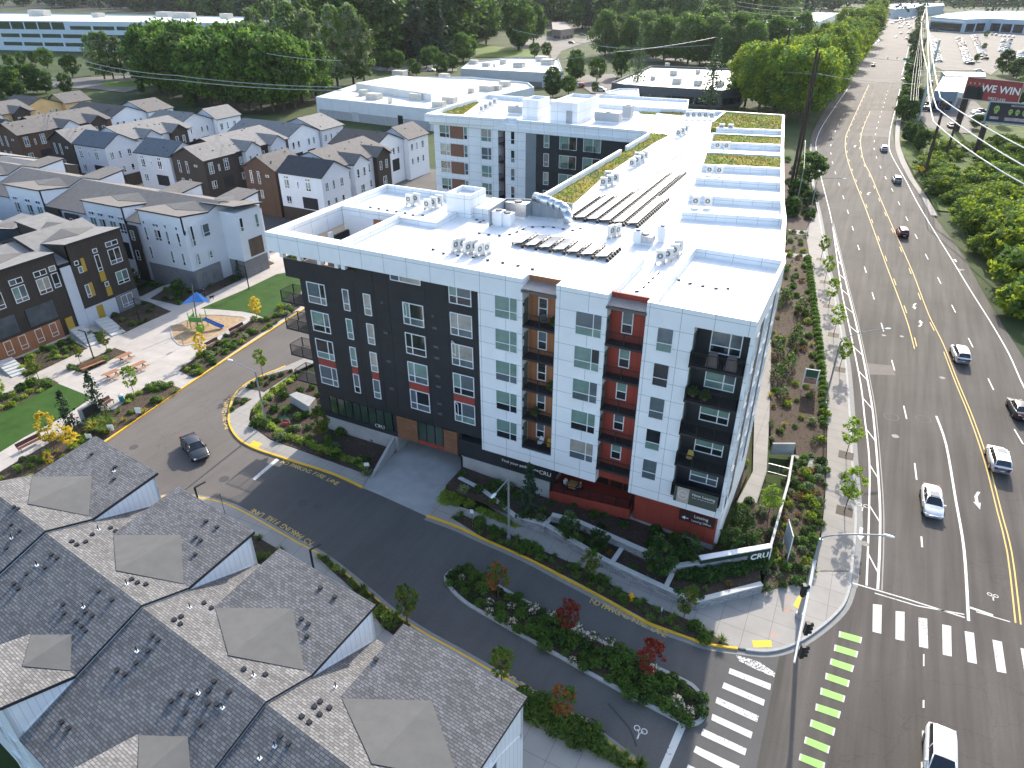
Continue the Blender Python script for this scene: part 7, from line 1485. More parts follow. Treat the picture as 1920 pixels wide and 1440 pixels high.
K_YNG=Kind('young_tree','young tree',[(crown(1.7,4.7,1.05,44,24,.12,(1,),'round',s,.2),trunk(4.3,.05,6,.55,.45,s)) for s in (1,2,3)],[leafmat('leaves_young_bright',(.08,.15,.015),(.20,.27,.03),.45)],4.6)
K_GLD=Kind('golden_tree','young tree',[(crown(.9,3.5,.8,44,22,.10,(1,),'tall',s,.2),trunk(3.2,.05,6,.4,.3,s)) for s in (4,5)],[LF_A],3.4)
K_RED=Kind('red_leaved_tree','young tree',[(crown(1.2,3.9,.95,46,26,.11,(1,),'round',s,.2),trunk(3.5,.05,6,.5,.4,s)) for s in (6,7)],[LF_R],3.8)
K_ORG=Kind('orange_leaved_tree','young tree',[(crown(1.2,3.9,1.0,46,26,.11,(3,2),'round',s,.2),trunk(3.5,.05,6,.5,.4,s)) for s in (8,9)],[LF_O,LF_G],3.8)
K_YG=Kind('yellow_green_tree','young tree',[(crown(1.2,3.7,.9,44,24,.105,(3,2),'round',s,.2),trunk(3.4,.05,6,.5,.4,s)) for s in (10,11)],[leafmat('leaves_olive_young',(.08,.10,.015),(.17,.17,.03)),LF_G],3.6)
K_SFR=Kind('small_fir_tree','small fir',[(conif(4.5,1.1,16,9,.2,s,.05),trunk(4.3,.07,0,1,.3,s)) for s in (5,6)],[LF_C],4.5)
def shrub_mesh(name,mats,w_,n,size,seed,hh=.8):
    r=random.Random(seed); mb=MB()
    for k in range(n):
        v=Vector((r.gauss(0,1),r.gauss(0,1),abs(r.gauss(0,1)))).normalized()*r.uniform(.55,1.08); v.z*=hh*2*.6; v.x+=r.uniform(-.1,.1); quad(mb,Vector((v.x*.5,v.y*.5,v.z*.5+.08)),size,1,None,r.choices(range(len(mats)),w_)[0],r)
    return mb.mesh(name,mats)
def grass_mesh(n,seed,mats):
    r=random.Random(seed); mb=MB()
    for k in range(n):
        a=r.uniform(0,6.28); q=r.uniform(0,.12); L=r.uniform(.3,.6); o=r.uniform(.15,.5); b=Vector((q*math.cos(a),q*math.sin(a),0)); d=Vector((math.cos(a),math.sin(a),0)); s=Vector((-d.y,d.x,0))*.018
        m_=b+d*o*.45+Vector((0,0,L*.75)); e=b+d*o+Vector((0,0,L*r.uniform(.5,1))); k_=r.randrange(len(mats)); mb.poly([b-s,b+s,m_+s*.8,m_-s*.8],k_).poly([m_-s*.8,m_+s*.8,e],k_)
    return mb.mesh('ornamental_grass',mats)
S={'g':[shrub_mesh('shrub',[LF_V,LF_G],(2,1),260,.10,s) for s in (1,2,3)],'d':[shrub_mesh('shrub',[LF_D,LF_V],(3,1),260,.10,s) for s in (4,5)],'l':[shrub_mesh('shrub',[LF_L,LF_G],(3,1),240,.09,6,.6),shrub_mesh('shrub',[LF_L],(1,),220,.09,7,.55)],
 's':[shrub_mesh('shrub',[LF_S,LF_V],(2,2),220,.09,8)],'r':[shrub_mesh('shrub',[LF_R,LF_V],(1,1),120,.10,9)],'p':[shrub_mesh('flowering_shrub',[LF_V,LF_P],(3,2),150,.085,10,.6)],'y':[shrub_mesh('shrub',[LF_Y,LF_V],(2,1),230,.09,11)],'w':[grass_mesh(90,s,[LF_GR,LF_V]) for s in (1,2)],'o':[grass_mesh(90,3,[LF_O,LF_GR])],'a':[grass_mesh(90,4,[LF_A,LF_GR])],'c':[shrub_mesh('small_conifer_shrub',[LF_C,LF_G],(1,1),260,.08,12,1.8)]}
SC=dict(g='green shrub',d='dark green shrub',l='lime leaved shrub',s='silvery shrub',r='reddish shrub',p='pale pink flowering shrub',y='yellow green shrub',w='arching green grass tuft',o='bronze grass tuft',a='golden grass tuft',c='upright conifer shrub')
def inpoly(P,x,y):
    c=False
    for i in range(len(P)):
        a,d=P[i],P[i-1]
        if (a.y>y)!=(d.y>y) and x<(d.x-a.x)*(y-a.y)/(d.y-a.y)+a.x: c=not c
    return c
def scatter(P,n,mind,edge=0):
    xs=[p.x for p in P]; ys=[p.y for p in P]; out=[]; t=0
    while len(out)<n and t<n*120:
        t+=1; x,y=vr.uniform(min(xs),max(xs)),vr.uniform(min(ys),max(ys))
        if inpoly(P,x,y) and all((x-a)**2+(y-b)**2>mind*mind for a,b in out): out.append((x,y))
    return out
PL=[]
def plant(k,x,y,s,where,z=None,grp=None):
    PL.append((k,x,y,s,where,H(x,y)+.18 if z is None else z))
def plant_now(k,x,y,s,where,z):
    me=vr.choice(S[k]); o=inst({'w':'ornamental_grass','o':'ornamental_grass','a':'ornamental_grass','p':'flowering_shrub','c':'small_conifer_shrub'}.get(k,'shrub'),me,None,(x,y,z),vr.uniform(0,6.28),(s*vr.uniform(.9,1.1),s*vr.uniform(.9,1.1),s*vr.uniform(.8,1.1)))
    return tag(o,SC[k]+' '+where,'grass' if k in 'woa' else 'shrub',SC[k]+'s '+where)
def bedplant(key,n,kinds,smin,smax,where,dz=.18,mind=.7,cover=0,covm=None):
    P=BEDS[key]
    for x,y in scatter(P,n,mind): plant(vr.choice(kinds),x,y,vr.uniform(smin,smax),where,H(x,y)+dz)
    if cover:
        mb=MB()
        for x,y in scatter(P,cover,0.05):
            z=H(x,y)+dz; c=Vector((x,y,z+vr.uniform(.02,.12)))
            for q in range(5): quad(mb,c+Vector((vr.uniform(-.14,.14),vr.uniform(-.14,.14),vr.uniform(0,.1))),.055,1,None,vr.randrange(3))
        mb.build('ground_cover',covm or [LF_V,LF_D,LF_GR],None,label='low leafy ground cover '+where,cat='ground cover',kind='stuff')
bedplant('road_left',52,'ggglwyas',.7,1.3,'in the kerbside bed left of the turning area',cover=420); bedplant('play_right',46,'ggsywd',.7,1.2,'in the bed between playground benches and yellow kerb',cover=380)
bedplant('house_right',12,'gwd',.6,1.1,'in the mulch bed below the grey brick corner',cover=160); bedplant('white_house',16,'gwsd',.6,1.2,'in the bed along the white corner house',cover=160); bedplant('orange_house',24,'ggwyl',.6,1.2,'in the bed below the rust coloured walls',cover=260)
bedplant('lamp',9,'ggls',.7,1.2,'in the planter beside the picnic tables',cover=80); bedplant('lawn_edge',14,'ggly',.8,1.5,'in the bed above the lower lawn',cover=160); bedplant('steps_mid',5,'gd',.8,1.1,'between the two flights of steps'); bedplant('path_a',5,'gd',.6,.9,'in the small bed between the paths',mind=.5); bedplant('path_b',5,'gdy',.8,1.3,'in the bed below the white row',mind=.8)
bedplant('small_a',4,'gd',.5,.8,'in the small triangular pavement bed',mind=.5); bedplant('small_b',9,'gdr',.5,.9,'in the pavement bed by the left balconies',mind=.6,cover=60)
bedplant('entry',46,'gddgsr',.8,1.4,'in the shaded bed before the glazed shopfront',cover=260)
for i in range(26):
    t=i/25; pts=[(479,782),(492,800),(520,822),(560,838),(600,852),(640,868),(680,886)] if True else 0; f_,T_=along(g2(pts)); p,_=f_(T_*t); plant('l',p.x+vr.uniform(-.2,.2),p.y+.6+vr.uniform(-.2,.3),vr.uniform(.8,1.2),'edging the entry bed along the pavement')
for i in range(10):
    f_,T_=along(g2([(476,775),(490,752),(515,730),(545,712)])); p,_=f_(T_*i/9); plant('l',p.x+.5,p.y+vr.uniform(-.2,.3),1.1,'edging the entry bed near the left balconies')
bedplant('strip',54,'wwwwg',.8,1.2,'in the long strip between kerb and pavement',mind=.55,cover=260); bedplant('lower_a',22,'wwl',.7,1.1,'in the strip beside the first shingle roofs',mind=.5,cover=140); bedplant('lower_b',46,'gwwg',1.0,1.7,'in the strip at the bottom beside the right shingle roof',mind=.6,cover=240); bedplant('lower_c',5,'ww',.9,1.3,'in the small bed between two shingle roofs',mind=.5,cover=50)
bedplant('median',80,'dggggp',.7,1.4,'in the median bed',.15,.75,320)
bedplant('terrace_low',24,'ddwdrg',.6,1.1,'on the lower walled terrace',.86,.7,200); bedplant('terrace_high',40,'dddgs',.7,1.3,'on the upper terrace at the foot of the building',1.06,.9,160)
bedplant('main',60,'gsdrgy',.6,1.3,'in the sunny bed between sign wall and roadside pavement',.2,.9,500); bedplant('main_up',100,'gsygcrag',.6,1.3,'in the long sunny bed beside the main road',.2,.9,1100,[LF_V,LF_O,LF_GR]); bedplant('main_top',14,'dddg',1.2,2.4,'at the far end of the roadside bed',.2,1.3); bedplant('path_side',16,'gwy',.6,1.,'along the narrow path beside the building',.2,.6,60)
# conifer-like shrubs and hedge in the long bed
for x,y,s in ((330,470,1.6),(330,650,2.3),(425,730,2.1),(400,930,2.3),(280,1010,2.),(350,1100,2.),(270,1170,2.1),(310,1290,1.6)): p=G(*z3(x,y),.2); plant('c',p.x,p.y,s,'standing tall in the long sunny bed')
for i in range(40):
    f_,T_=along(g2([z3(490,380),z3(520,600),z3(545,800),z3(575,1000),z3(600,1250),z4(598,40)])); p,_=f_(T_*i/39); plant('g',p.x-.35,p.y,vr.uniform(1.0,1.3),'clipped in the hedge line along the roadside pavement')
for k in range(24):
    x,y=vr.uniform(30,190),vr.uniform(395,500); p=G(*zK(x,y),.1)
    if k<24: plant('l',p.x,p.y,vr.uniform(.8,1.2),'spilling over the corner beside the garage driveway',H(p.x,p.y)+.1)
for k in range(10): p=G(*zK(240+k*22,535+k*9),.1); plant('l',p.x,p.y,.9,'spilling over the corner beside the garage driveway',H(p.x,p.y)+.1)
for k in range(34):
    f_,T_=along(g2([zK(1330,940),zK(1450,985),zK(1600,945),zK(1815,895)])); p,_=f_(T_*k/33); plant('d',p.x,p.y+vr.uniform(.2,1.2),1.3,'in the dark hedge below the green sign wall',H(p.x,p.y)+.86)
# terrace small trees and specimen trees -------------------------------------------------
def T(K,f,x,y,h,label,group=None,zb=.18,**k): p=G(*f(x,y),zb); return K.place(p.x,p.y,h,label,group,H(p.x,p.y)+zb,**k)
K_TER=Kind('small_dark_tree','small tree',[(crown(.3,3.4,1.35,60,34,.12,(3,1),'round',s,.2),trunk(3,.06,6,.6,.2,s)) for s in (12,13)],[LF_D,LF_V],3.4)
T(K_TER,zK,740,690,2.4,'dark leafy small tree at the left of the lower walled terrace',zb=.9); T(K_TER,zK,905,750,2.2,'dark leafy small tree in the middle of the lower walled terrace',zb=.9); T(K_TER,zK,1245,880,3.6,'largest dark small tree in front of the red wall',zb=1.); T(K_TER,zK,1400,820,3.,'low dark tree between red wall and sign wall',zb=1.)
T(K_TER,zK,1640,760,2.6,'dark rounded bush behind the green sign wall',zb=1.); T(K_TER,zK,1700,640,2.6,'dark rounded bush at the corner of the building',zb=1.); T(K_TER,zK,1760,740,2.2,'leafy bush right behind the sign wall coping',zb=1.)
T(K_YNG,z4,215,660,3.2,'bushy light green tree beside the garden path wall',zb=1.,wide=1.4)
T(K_SFR,zK,518,560,6.,'narrow young fir in front of the window sign',zb=1.05); T(K_YG,ZF(480,420,.291667),432,1415,4.2,'olive yellow young tree before the glazed shopfront')
gt='young trees in square pits along the roadside pavement'
pits=[(z3,565,378),(z3,590,530),(z3,617,690),(z3,650,882),(z3,688,1112),(z4,733,262),(z4,723,635)]
lb=['furthest up the pavement','second from the far end','third from the far end','fourth from the far end','beside the arching lamp','seventh pit, above the near one','in the pit nearest the corner']
for i,(f,x,y) in enumerate(pits):
    p=G(*f(x,y),.15); a=Vector((p.x,p.y)); sheet('tree_pit',[[a+Vector(c) for c in ((-.75,-.75),(.75,-.75),(.75,.75),(-.75,.75))]],.156,M('tree_grate_brown',(.06,.045,.035),.8,.1),None); K_YNG.place(p.x,p.y,(4.4,4.6,4.5,4.6,4.4,4.6,5.)[i],'young bright green tree '+lb[i],gt,H(p.x,p.y)+.16)
T(K_ORG,zN,945,258,3.6,'orange brown young tree at the left of the median'); T(K_RED,zN,1272,430,3.5,'dark red young tree in the middle of the median'); T(K_RED,zN,1650,640,3.9,'dark red young tree near the right end of the median')
T(K_YG,zN,515,378,3.8,'olive green young tree beside the left lower kerb'); T(K_YG,zN,962,665,3.6,'olive green young tree half hidden by the right shingle roof'); T(K_ORG,zN,1248,840,3.6,'orange green young tree beside the bottom kerb')
T(K_YG,zK,858,922,3.3,'yellow green young tree in the strip left of the hydrant'); T(K_YG,zK,1383,1155,3.4,'yellow green young tree in the strip near the corner'); T(K_YNG,zP,1690,1112,3.6,'bright green young tree in the pavement bed by the lamp')
T(K_GLD,zP,1655,750,3.4,'golden young tree at the lower edge of the far lawn'); T(K_GLD,zP,1300,985,3.2,'golden green young tree beside the lower playground bench',wide=1.2); T(K_YNG,zP,865,1240,3.8,'yellow green young tree next to the bin and bicycle hoops',wide=1.1); T(K_GLD,z6,350,215,4.4,'tall golden young tree beside the long path bench'); T(K_GLD,z6,470,200,2.4,'bushy golden shrub tree by the first roof peak',wide=1.7)
T(K_YG,zL,905,600,2.4,'small green sapling at the left of the lamp planter'); T(K_YG,zL,1210,470,2.8,'thin staked sapling at the right of the lamp planter'); T(K_SFR,zL,1125,1170,5.6,'dark fir on the right of the monument sign'); T(K_SFR,zL,815,1375,5.2,'dark fir on the left of the monument sign')
T(K_YG,zL,440,790,3.2,'green young tree at the corner of the lower lawn'); T(K_YNG,zL,40,1070,3.4,'yellow green young tree at the left edge by the lower lawn'); T(K_TER,zP,1155,615,3,'dark shrub tree before the white corner house'); T(K_SFR,zP,1545,500,3.6,'narrow dark conifer by the brick corner of the white row'); T(K_TER,zP,850,560,4,'dark green tree between the dark and white rows')
T(K_GLD,z6,330,330,1.8,'low golden bush in the kerbside bed'); 
for k in range(12): p=G(*zL(vr.uniform(950,1250),vr.uniform(1230,1400)),.18); plant(vr.choice('waw'),p.x,p.y,vr.uniform(1.4,2.2),'tall beside the monument sign')
def finish_plants():
    d=lambda q:(Vector((q[1],q[2],q[5]))-CAM).length/q[3]
    sh=sorted([q for q in PL if q[0] not in 'woapc'],key=d); ot=[q for q in PL if q[0] in 'woapc']
    for q in sh[:290]+ot: plant_now(*q)
    mb=MB(); ml=[]
    for q in sh[290:]:
        me=vr.choice(S[q[0]]); b=len(mb.v); a=vr.uniform(0,6.28); Mx=Matrix.Translation((q[1],q[2],q[5]))@Matrix.Rotation(a,4,'Z')@Matrix.Scale(q[3],4)
        for m_ in me.materials:
            if m_ not in ml: ml.append(m_)
        mb.v+=[Mx@v.co for v in me.vertices]
        for p in me.polygons: mb.f.append([b+i for i in p.vertices]); mb.m.append(ml.index(me.materials[p.material_index]))
    if mb.f: mb.build('mixed_shrubs',ml,None,label='smaller shrubs scattered through the more distant planting beds',cat='shrubs',kind='stuff')
# ---- large trees
def many(K,f,L,h0,h1,label,group,k=1.): 
    for q in L:
        x,y=q[:2]; h=(q[2] if len(q)>2 else vr.uniform(h0,h1))*k; p=G(*f(x,y)); K.place(p.x,p.y,h,label,group,wide=vr.uniform(.9,1.15))
rt=[(60,700),(150,745),(240,775),(330,795),(420,810),(480,800),(250,700),(360,700),(450,690),(540,735),(600,660),(520,610),(660,590),(600,520),(705,520),(760,455),(650,450),(800,400),(720,370),(840,345),(780,300),(872,300),(820,240),(905,250),(870,190),(925,210),(890,140),(940,165),(700,300),(560,420),(440,560),(330,610)]
many(K_ROW,zR,rt,19,23,'tall yellow green tree in the dense row left of the main road','trees in the row left of the main road')
many(K_WIL,zB,[(620,372),(700,350),(790,372),(870,352),(940,385),(1010,400),(1090,405),(1170,425),(1250,430),(1330,420),(1410,440),(1500,420),(1590,440),(1670,400),(1740,420),(1830,390),(1900,380),(900,300),(1000,300),(1150,310),(1300,300),(1450,300),(1600,290),(1800,280)],19,25,'soft grey green tree in the loose belt behind the dark commercial building','trees in the loose belt behind the commercial building')
many(K_BIG,zB,[(48,330,17),(150,380,8),(228,380,8),(40,335,15)],8,9,'round green tree on the bright meadow','trees on the bright meadow')
many(K_BIG,zA,[(1295,245,19),(1480,278,19),(1240,200,18),(1560,250,17)],18,19,'large round spreading tree above the meadow','large trees above the meadow',1.5)
T(K_DRK,zB,425,535,13,'dark round tree beyond the stair boxes of the rear wing'); T(K_DRK,zB,270,640,11,'dark brown green maple beside the low white buildings'); T(K_BIG,zB,565,538,10,'upright green tree beside the curving lot road'); T(K_BIG,zB,375,628,7,'bright green round bush tree behind the rear stair boxes',wide=1.2)
T(K_FIR,zB,830,625,26,'tall dark fir standing before the charcoal walled building'); T(K_FIR,zB,1315,735,27,'tall spreading fir directly behind the rear green roof'); T(K_DRK,zB,730,510,13,'dark tree left of the tall fir'); T(K_DRK,zB,550,615,4,'small dark bush in the lot beside the white pavilion')
many(K_BIG,zA,[(690,375,8),(740,395,9),(800,400,10),(880,415,7),(905,425,6),(960,385,10),(1000,375,10),(1045,425,10),(1105,400,8),(1165,350,15),(1200,340,12),(820,330,12),(640,360,9)],8,10,'light green tree beside the car park beyond the warehouse','trees around the car park beyond the warehouse')
many(K_POP,zA,[(225,470,27),(290,455,29),(330,470,24),(460,480,26),(550,470,26),(610,475,22),(30,430,24),(120,400,26)],24,29,'very tall silvery green poplar at the right end of the dark wood','poplars at the right end of the wood',1.25)
many(K_BIG,zO,[(900,520,20),(960,545,17),(1040,560,18),(1110,575,17),(1190,590,18),(1250,600,19),(1330,610,17),(1400,615,20),(1470,620,18),(1540,625,17),(1600,620,19),(1660,610,17),(1000,470,20),(1130,490,20),(1300,520,20),(1450,520,20),(1570,540,19),(950,440,18),(1700,580,17),(1780,560,16)],16,20,'green tree in the thick grove behind the townhouses','trees in the thick grove behind the townhouses',1.3)
many(K_POP,zO,[(540,420,16),(590,445,18),(640,445,18),(700,440,16),(770,455,16),(790,430,15),(850,440,17),(890,420,18)],15,18,'slender green tree in the row before the office block','slender trees before the office block',1.15)
many(K_BIG,zO,[(270,385,10),(410,435,10),(60,380,7),(130,370,7),(200,365,7)],7,10,'small tree on the verge before the office block','small trees before the office block')
many(K_DRK,zO,[(20,560,13),(90,550,12),(150,520,11),(-40,560,14),(210,520,11),(260,520,9),(380,525,8)],9,13,'dark green tree left of the unfinished yellow houses','trees left of the unfinished houses')
T(K_BIG,zO,1080,600,6,'round light green bush tree among the back townhouses'); T(K_BIG,zO,800,525,4,'small lime green bush by the back townhouses')
# the wood in the background
wood=[]
wr=random.Random(3)
def wpoly(poly,n):
    P=[Vector((a,b)) for a,b in poly]; xs=[p.x for p in P]; ys=[p.y for p in P]; out=[]
    while len(out)<n:
        x,y=wr.uniform(min(xs),max(xs)),wr.uniform(min(ys),max(ys))
        if inpoly(P,x,y): out.append((x,y))
    return out
for x,y in wpoly([(500,55),(640,100),(700,125),(860,112),(880,80),(1000,40),(1200,30),(1200,6),(300,6),(300,28)],215):
    p=G(x,y); K=wr.choice((K_CON,K_CON,K_DRK,K_DRK,K_BIG)); K.place(p.x,p.y,wr.uniform(30,42),'tall '+('conifer' if K is K_CON else 'broadleaf tree')+' in the dark wood at the top left','trees of the dark wood',wide=1.5)
for x,y in wpoly([(-20,10),(300,24),(480,30),(560,45),(560,6),(-20,3)],125):
    p=G(x,y); K=wr.choice((K_CON,K_DRK)); K.place(p.x,p.y,wr.uniform(30,40),'tall '+('conifer' if K is K_CON else 'broadleaf tree')+' of the wood behind the office block','trees behind the office block',wide=1.3)
for x,y in wpoly([(1000,45),(1130,78),(1160,70),(1440,66),(1600,12),(1600,3),(1000,4)],105):
    p=G(x,y); K=wr.choice((K_CON,K_CON,K_DRK,K_WIL)); K.place(p.x,p.y,wr.uniform(26,36),'tall '+('conifer' if K is K_CON else 'broadleaf tree')+' on the slope behind the loose tree belt','trees on the slope behind the belt',wide=1.2)
for x,y in wpoly([(1640,8),(1960,12),(1960,3),(1600,2)],60):
    p=G(x,y); K=wr.choice((K_CON,K_DRK,K_DRK)); K.place(p.x,p.y,wr.uniform(28,38),'hazy tree on the horizon above the car showroom','trees on the horizon above the showroom',wide=1.8)
# far wood seen as one mass
fb=MB(); fr=random.Random(9)
for i in range(900):
    x=fr.uniform(-2300,900); y=fr.uniform(980,1700)+max(0,-x)*.05; h=fr.uniform(28,42); w_=fr.uniform(7,11)
    for j in range(40):
        t=fr.random(); a=fr.uniform(0,6.28); R=w_*(1-t)**.6*fr.uniform(.5,1.1); quad(fb,Vector((x+R*math.cos(a),y+R*math.sin(a),2+h*(.15+.85*t))),2.3,1,None,0 if i%3 else 1,fr)
fb.build('far_wood',[LF_C,LF_D],None,label='distant wood covering the hills along the top edge',cat='wood',kind='stuff')
# right side: bank, hedge mounds, median bushes
K_MND=Kind('bank_bush','bush',[(crown(.1,3.,2.5,60,30,.22,(3,2),'round',s,.5),trunk(1.6,.08,3,.5,.2,s)) for s in (14,15,16)],[LF_V,LF_Y],3.)
many(K_MND,z3,[(1520,110,4.),(1600,60,3.6),(1580,190,4.5),(1690,90,4),(1680,230,5),(1790,150,4.5),(1770,290,5.5),(1880,230,5),(1850,420,6),(1800,380,5),(1900,560,6),(1950,420,6),(1880,60,4),(1900,750,4.5),(1960,700,5),(1640,330,3),(1700,20,4),(1800,20,4)],3,5,'rounded sunlit bush in the hedge on the right bank','rounded bushes on the right bank')
bp=[(1140,960),(1230,900),(1330,905),(1440,920),(1560,960),(1700,1000),(1800,940),(1960,960),(1960,1500),(1500,1500),(1400,1380),(1290,1200),(1230,1080)]
for x,y in wpoly([(zR(*q)) for q in bp],60): p=G(x,y); K_MND.place(p.x,p.y,wr.uniform(1.6,3.6),'low spreading bramble mound on the green bank under the cables','bramble mounds on the bank',wide=1.5)
many(K_DRK,zR,[(1105,800,8),(1140,820,8),(1120,740,8),(1175,760,9),(1130,680,7),(1150,620,8),(1160,560,8),(1180,500,8),(1200,450,9),(1150,480,7),(1180,400,9),(1210,350,9),(1175,300,9),(1200,280,10),(1220,240,10),(1210,190,10),(1235,150,10),(1225,110,12),(1250,90,12),(1180,960,6),(1140,940,6),(1220,1010,6)],7,10,'dark green tree in the hedge between main road and car lots','trees between main road and car lots')
T(K_DRK,zR,1775,490,11,'dark green tree between the car lot and the billboards'); T(K_DRK,zR,1870,520,9,'green tree right of the red billboard',wide=1.4); T(K_DRK,zR,1900,700,11,'leafy tree overlapping the right end of the red billboard') ; T(K_BIG,zR,1760,830,6,'green bush tree below the dark billboard'); T(K_DRK,zR,1600,850,4,'low dark tree left of the dark billboard pole',wide=1.5)
T(K_BIG,zR,475,1230,7.5,'dense round green bush tree at the far end of the pavement',wide=1.3); T(K_DRK,zR,400,1330,4.5,'low dark bush beside the thick utility pole',wide=1.4); T(K_DRK,zR,480,1380,3.6,'low leafy bush beside the pavement end',wide=1.3); T(K_DRK,zR,365,1420,3.4,'dark bush close to the back right corner of the block',wide=1.5)
many(K_BIG,zR,[(1665,250,5),(1650,330,4),(1600,410,4),(1680,210,5)],4,5,'small green tree between the rows of the car lot','small trees in the car lot')
T(K_DRK,zR,-20,690,8,'brown green bushy tree left of the tree row',wide=1.2)
for f,L,lb in ((zA,((370,640),(440,645)),'small round tree against the warehouse wall'),(zA,((780,690),(890,690)),'reddish bush beside the warehouse entrance')):
    for x,y in L: T(K_TER,f,x,y,4.2,lb,lb.replace('tree','trees').replace('bush','bushes'))
finish_plants()
# ================================================================ people and a dog
SKIN=M('skin',(.45,.27,.19),.6,.03,3); HAIR=M('dark_hair',(.025,.018,.014),.7,.1,5)
def skinned(name,verts,edges,rad,root,mat,loc,lvl=2):
    me=bpy.data.meshes.new(name); me.from_pydata(verts,edges,[]); o=bpy.data.objects.new(name,me); COL.objects.link(o)
    md=o.modifiers.new('skin','SKIN'); 
    for i,r in enumerate(rad): me.skin_vertices[0].data[i].radius=(r,r)
    me.skin_vertices[0].data[0].use_root=True; s=o.modifiers.new('sub','SUBSURF'); s.levels=lvl; s.render_levels=lvl
    bpy.context.view_layer.update(); dg=bpy.context.evaluated_depsgraph_get(); nm=bpy.data.meshes.new_from_object(o.evaluated_get(dg)); bpy.data.objects.remove(o); nm.name=name
    nm.materials.clear(); 
    for mm in (mat if isinstance(mat,list) else [mat]): nm.materials.append(mm)
    nm.polygons.foreach_set('use_smooth',[True]*len(nm.polygons)); return nm
def person(loc,rz,label,seated,top,bottom):
    h=.46 if seated else .92; fx=.42 if seated else .06
    v=[(0,0,h),(0,0,h+.25),(0,.0,h+.48),(0,.0,h+.58),(0,-.01,h+.68),(0,-.01,h+.76),(-.19,0,h+.47),(-.25,-.06,h+.22),(-.16,-.28,h+.2),(.19,0,h+.47),(.25,-.06,h+.22),(.16,-.28,h+.2)]
    e=[(0,1),(1,2),(2,3),(3,4),(4,5),(2,6),(6,7),(7,8),(2,9),(9,10),(10,11)]; r=[.15,.13,.14,.06,.10,.07,.07,.05,.035,.07,.05,.035]
    if seated: leg=[(-.1,-.02,h),(-.12,-.44,h+.02),(-.12,-.46,.08),(-.12,-.60,.04),(.1,-.02,h),(.12,-.44,h+.02),(.12,-.46,.08),(.12,-.60,.04)]
    else: leg=[(-.1,0,h-.04),(-.11,-.10,.5),(-.11,.06,.08),(-.11,-.06,.04),(.1,0,h-.04),(.11,.06,.5),(.11,.12,.08),(.11,.0,.04)]
    b=len(v); v+=leg; r+=[.095,.07,.045,.035]*2; e+=[(0,b),(b,b+1),(b+1,b+2),(b+2,b+3),(0,b+4),(b+4,b+5),(b+5,b+6),(b+6,b+7)]
    for s,hv in ((-1,8),(1,11)):
        hx,hy,hz=v[hv]
        for k in range(5): v.append((hx+s*(-.04+.02*k),hy-(.07,.10,.11,.10,.05)[k]*(.8),hz-.01-(.03 if k==4 else .0)-.02)); r.append(.010); e.append((hv,len(v)-1))
    me=skinned('person',v,e,r,None,[SKIN,top,bottom],loc)
    for p in me.polygons:
        c=p.center
        if c.z<.10: p.material_index=2
        elif c.z<h+.08 and not (abs(c.x)>.2 and c.y<-.1 and c.z>h+.1): p.material_index=2
        elif c.z<h+.55 and not (c.y<-.22): p.material_index=1
    o=bpy.data.objects.new('person',me); COL.objects.link(o); o.location=loc; o.rotation_euler=(0,0,rz); tag(o,label,'person')
    MB().ball((0,.02,h+.775),.105,.115,.10,0,12,6).build('hair',[HAIR],o,local=True); f_=MB(); f_.ball((0,-.115,h+.70),.018,.025,.02,0,6,4); f_.build('nose',[SKIN],o,local=True)
    for s in (-1,1): MB().ball((s*.035,-.10,h+.735),.012,.01,.01,0,6,4).build('eye',[HAIR],o,local=True); MB().ball((s*.1,0,h+.71),.015,.025,.03,0,6,4).build('ear',[SKIN],o,local=True)
    MB().box(-.025,.025,-.108,-.10,h+.655,h+.665).build('mouth',[M('lips',(.3,.1,.09),.6)],o,local=True); return o
WSH=M('white_shirt',(.62,.62,.60),.8,.05,3); BTR=M('black_trousers',(.015,.016,.02),.8,.05,3); PSH=M('dark_patterned_top',(.16,.12,.13),.8,.3,9); NVY=M('navy_clothes',(.02,.03,.07),.8,.1,3)
p=atY(1059,916,1.1); person((p.x,1.1,3.1),R_(70),'person in white top and dark trousers sitting at the patio table',True,WSH,BTR); p2=atY(1088,920,1.2); person((p2.x,1.2,3.1),R_(-70),'person in dark patterned top sitting across the patio table',True,PSH,BTR)
xm=(p.x+p2.x)/2; r=empty('patio_table',(xm,1.2,3.1),0,'tan wooden cafe table between the two seated people','table'); MB().box(-.4,.4,-.38,.38,.70,.76).box(-.36,.36,-.34,-.30,.3,.7).build('tabletop',[M('tan_table_wood',(.40,.24,.10),.6,.1,3)],r,local=True); MB().tube((0,0,0),(0,0,.7),.05,None,8).tube((0,0,0),(0,0,.03),.25,None,12).build('pedestal',[BLK],r,local=True)
for i,(q,rz_) in enumerate(((p,70),(p2,-70))):
    r=empty('patio_chair',(q.x,1.1+.1*i,3.1),R_(rz_),('black metal chair under the person in white','black metal chair under the person in the dark top')[i],'chair'); MB().box(-.22,.22,-.22,.22,.38,.41).build('seat',[BLK],r,local=True); MB().box(-.22,.22,.22,.25,.41,.85).build('backrest',[BLK],r,local=True)
    for a in (-.19,.19):
        for b in (-.19,.19): MB().box(a-.015,a+.015,b-.015,b+.015,0,.38).build('leg',[BLK],r,local=True)
p=G(*zP(1322,615),.16); person(tuple(p),R_(60),'person in navy clothes walking a dog past the blue sail',False,NVY,NVY)
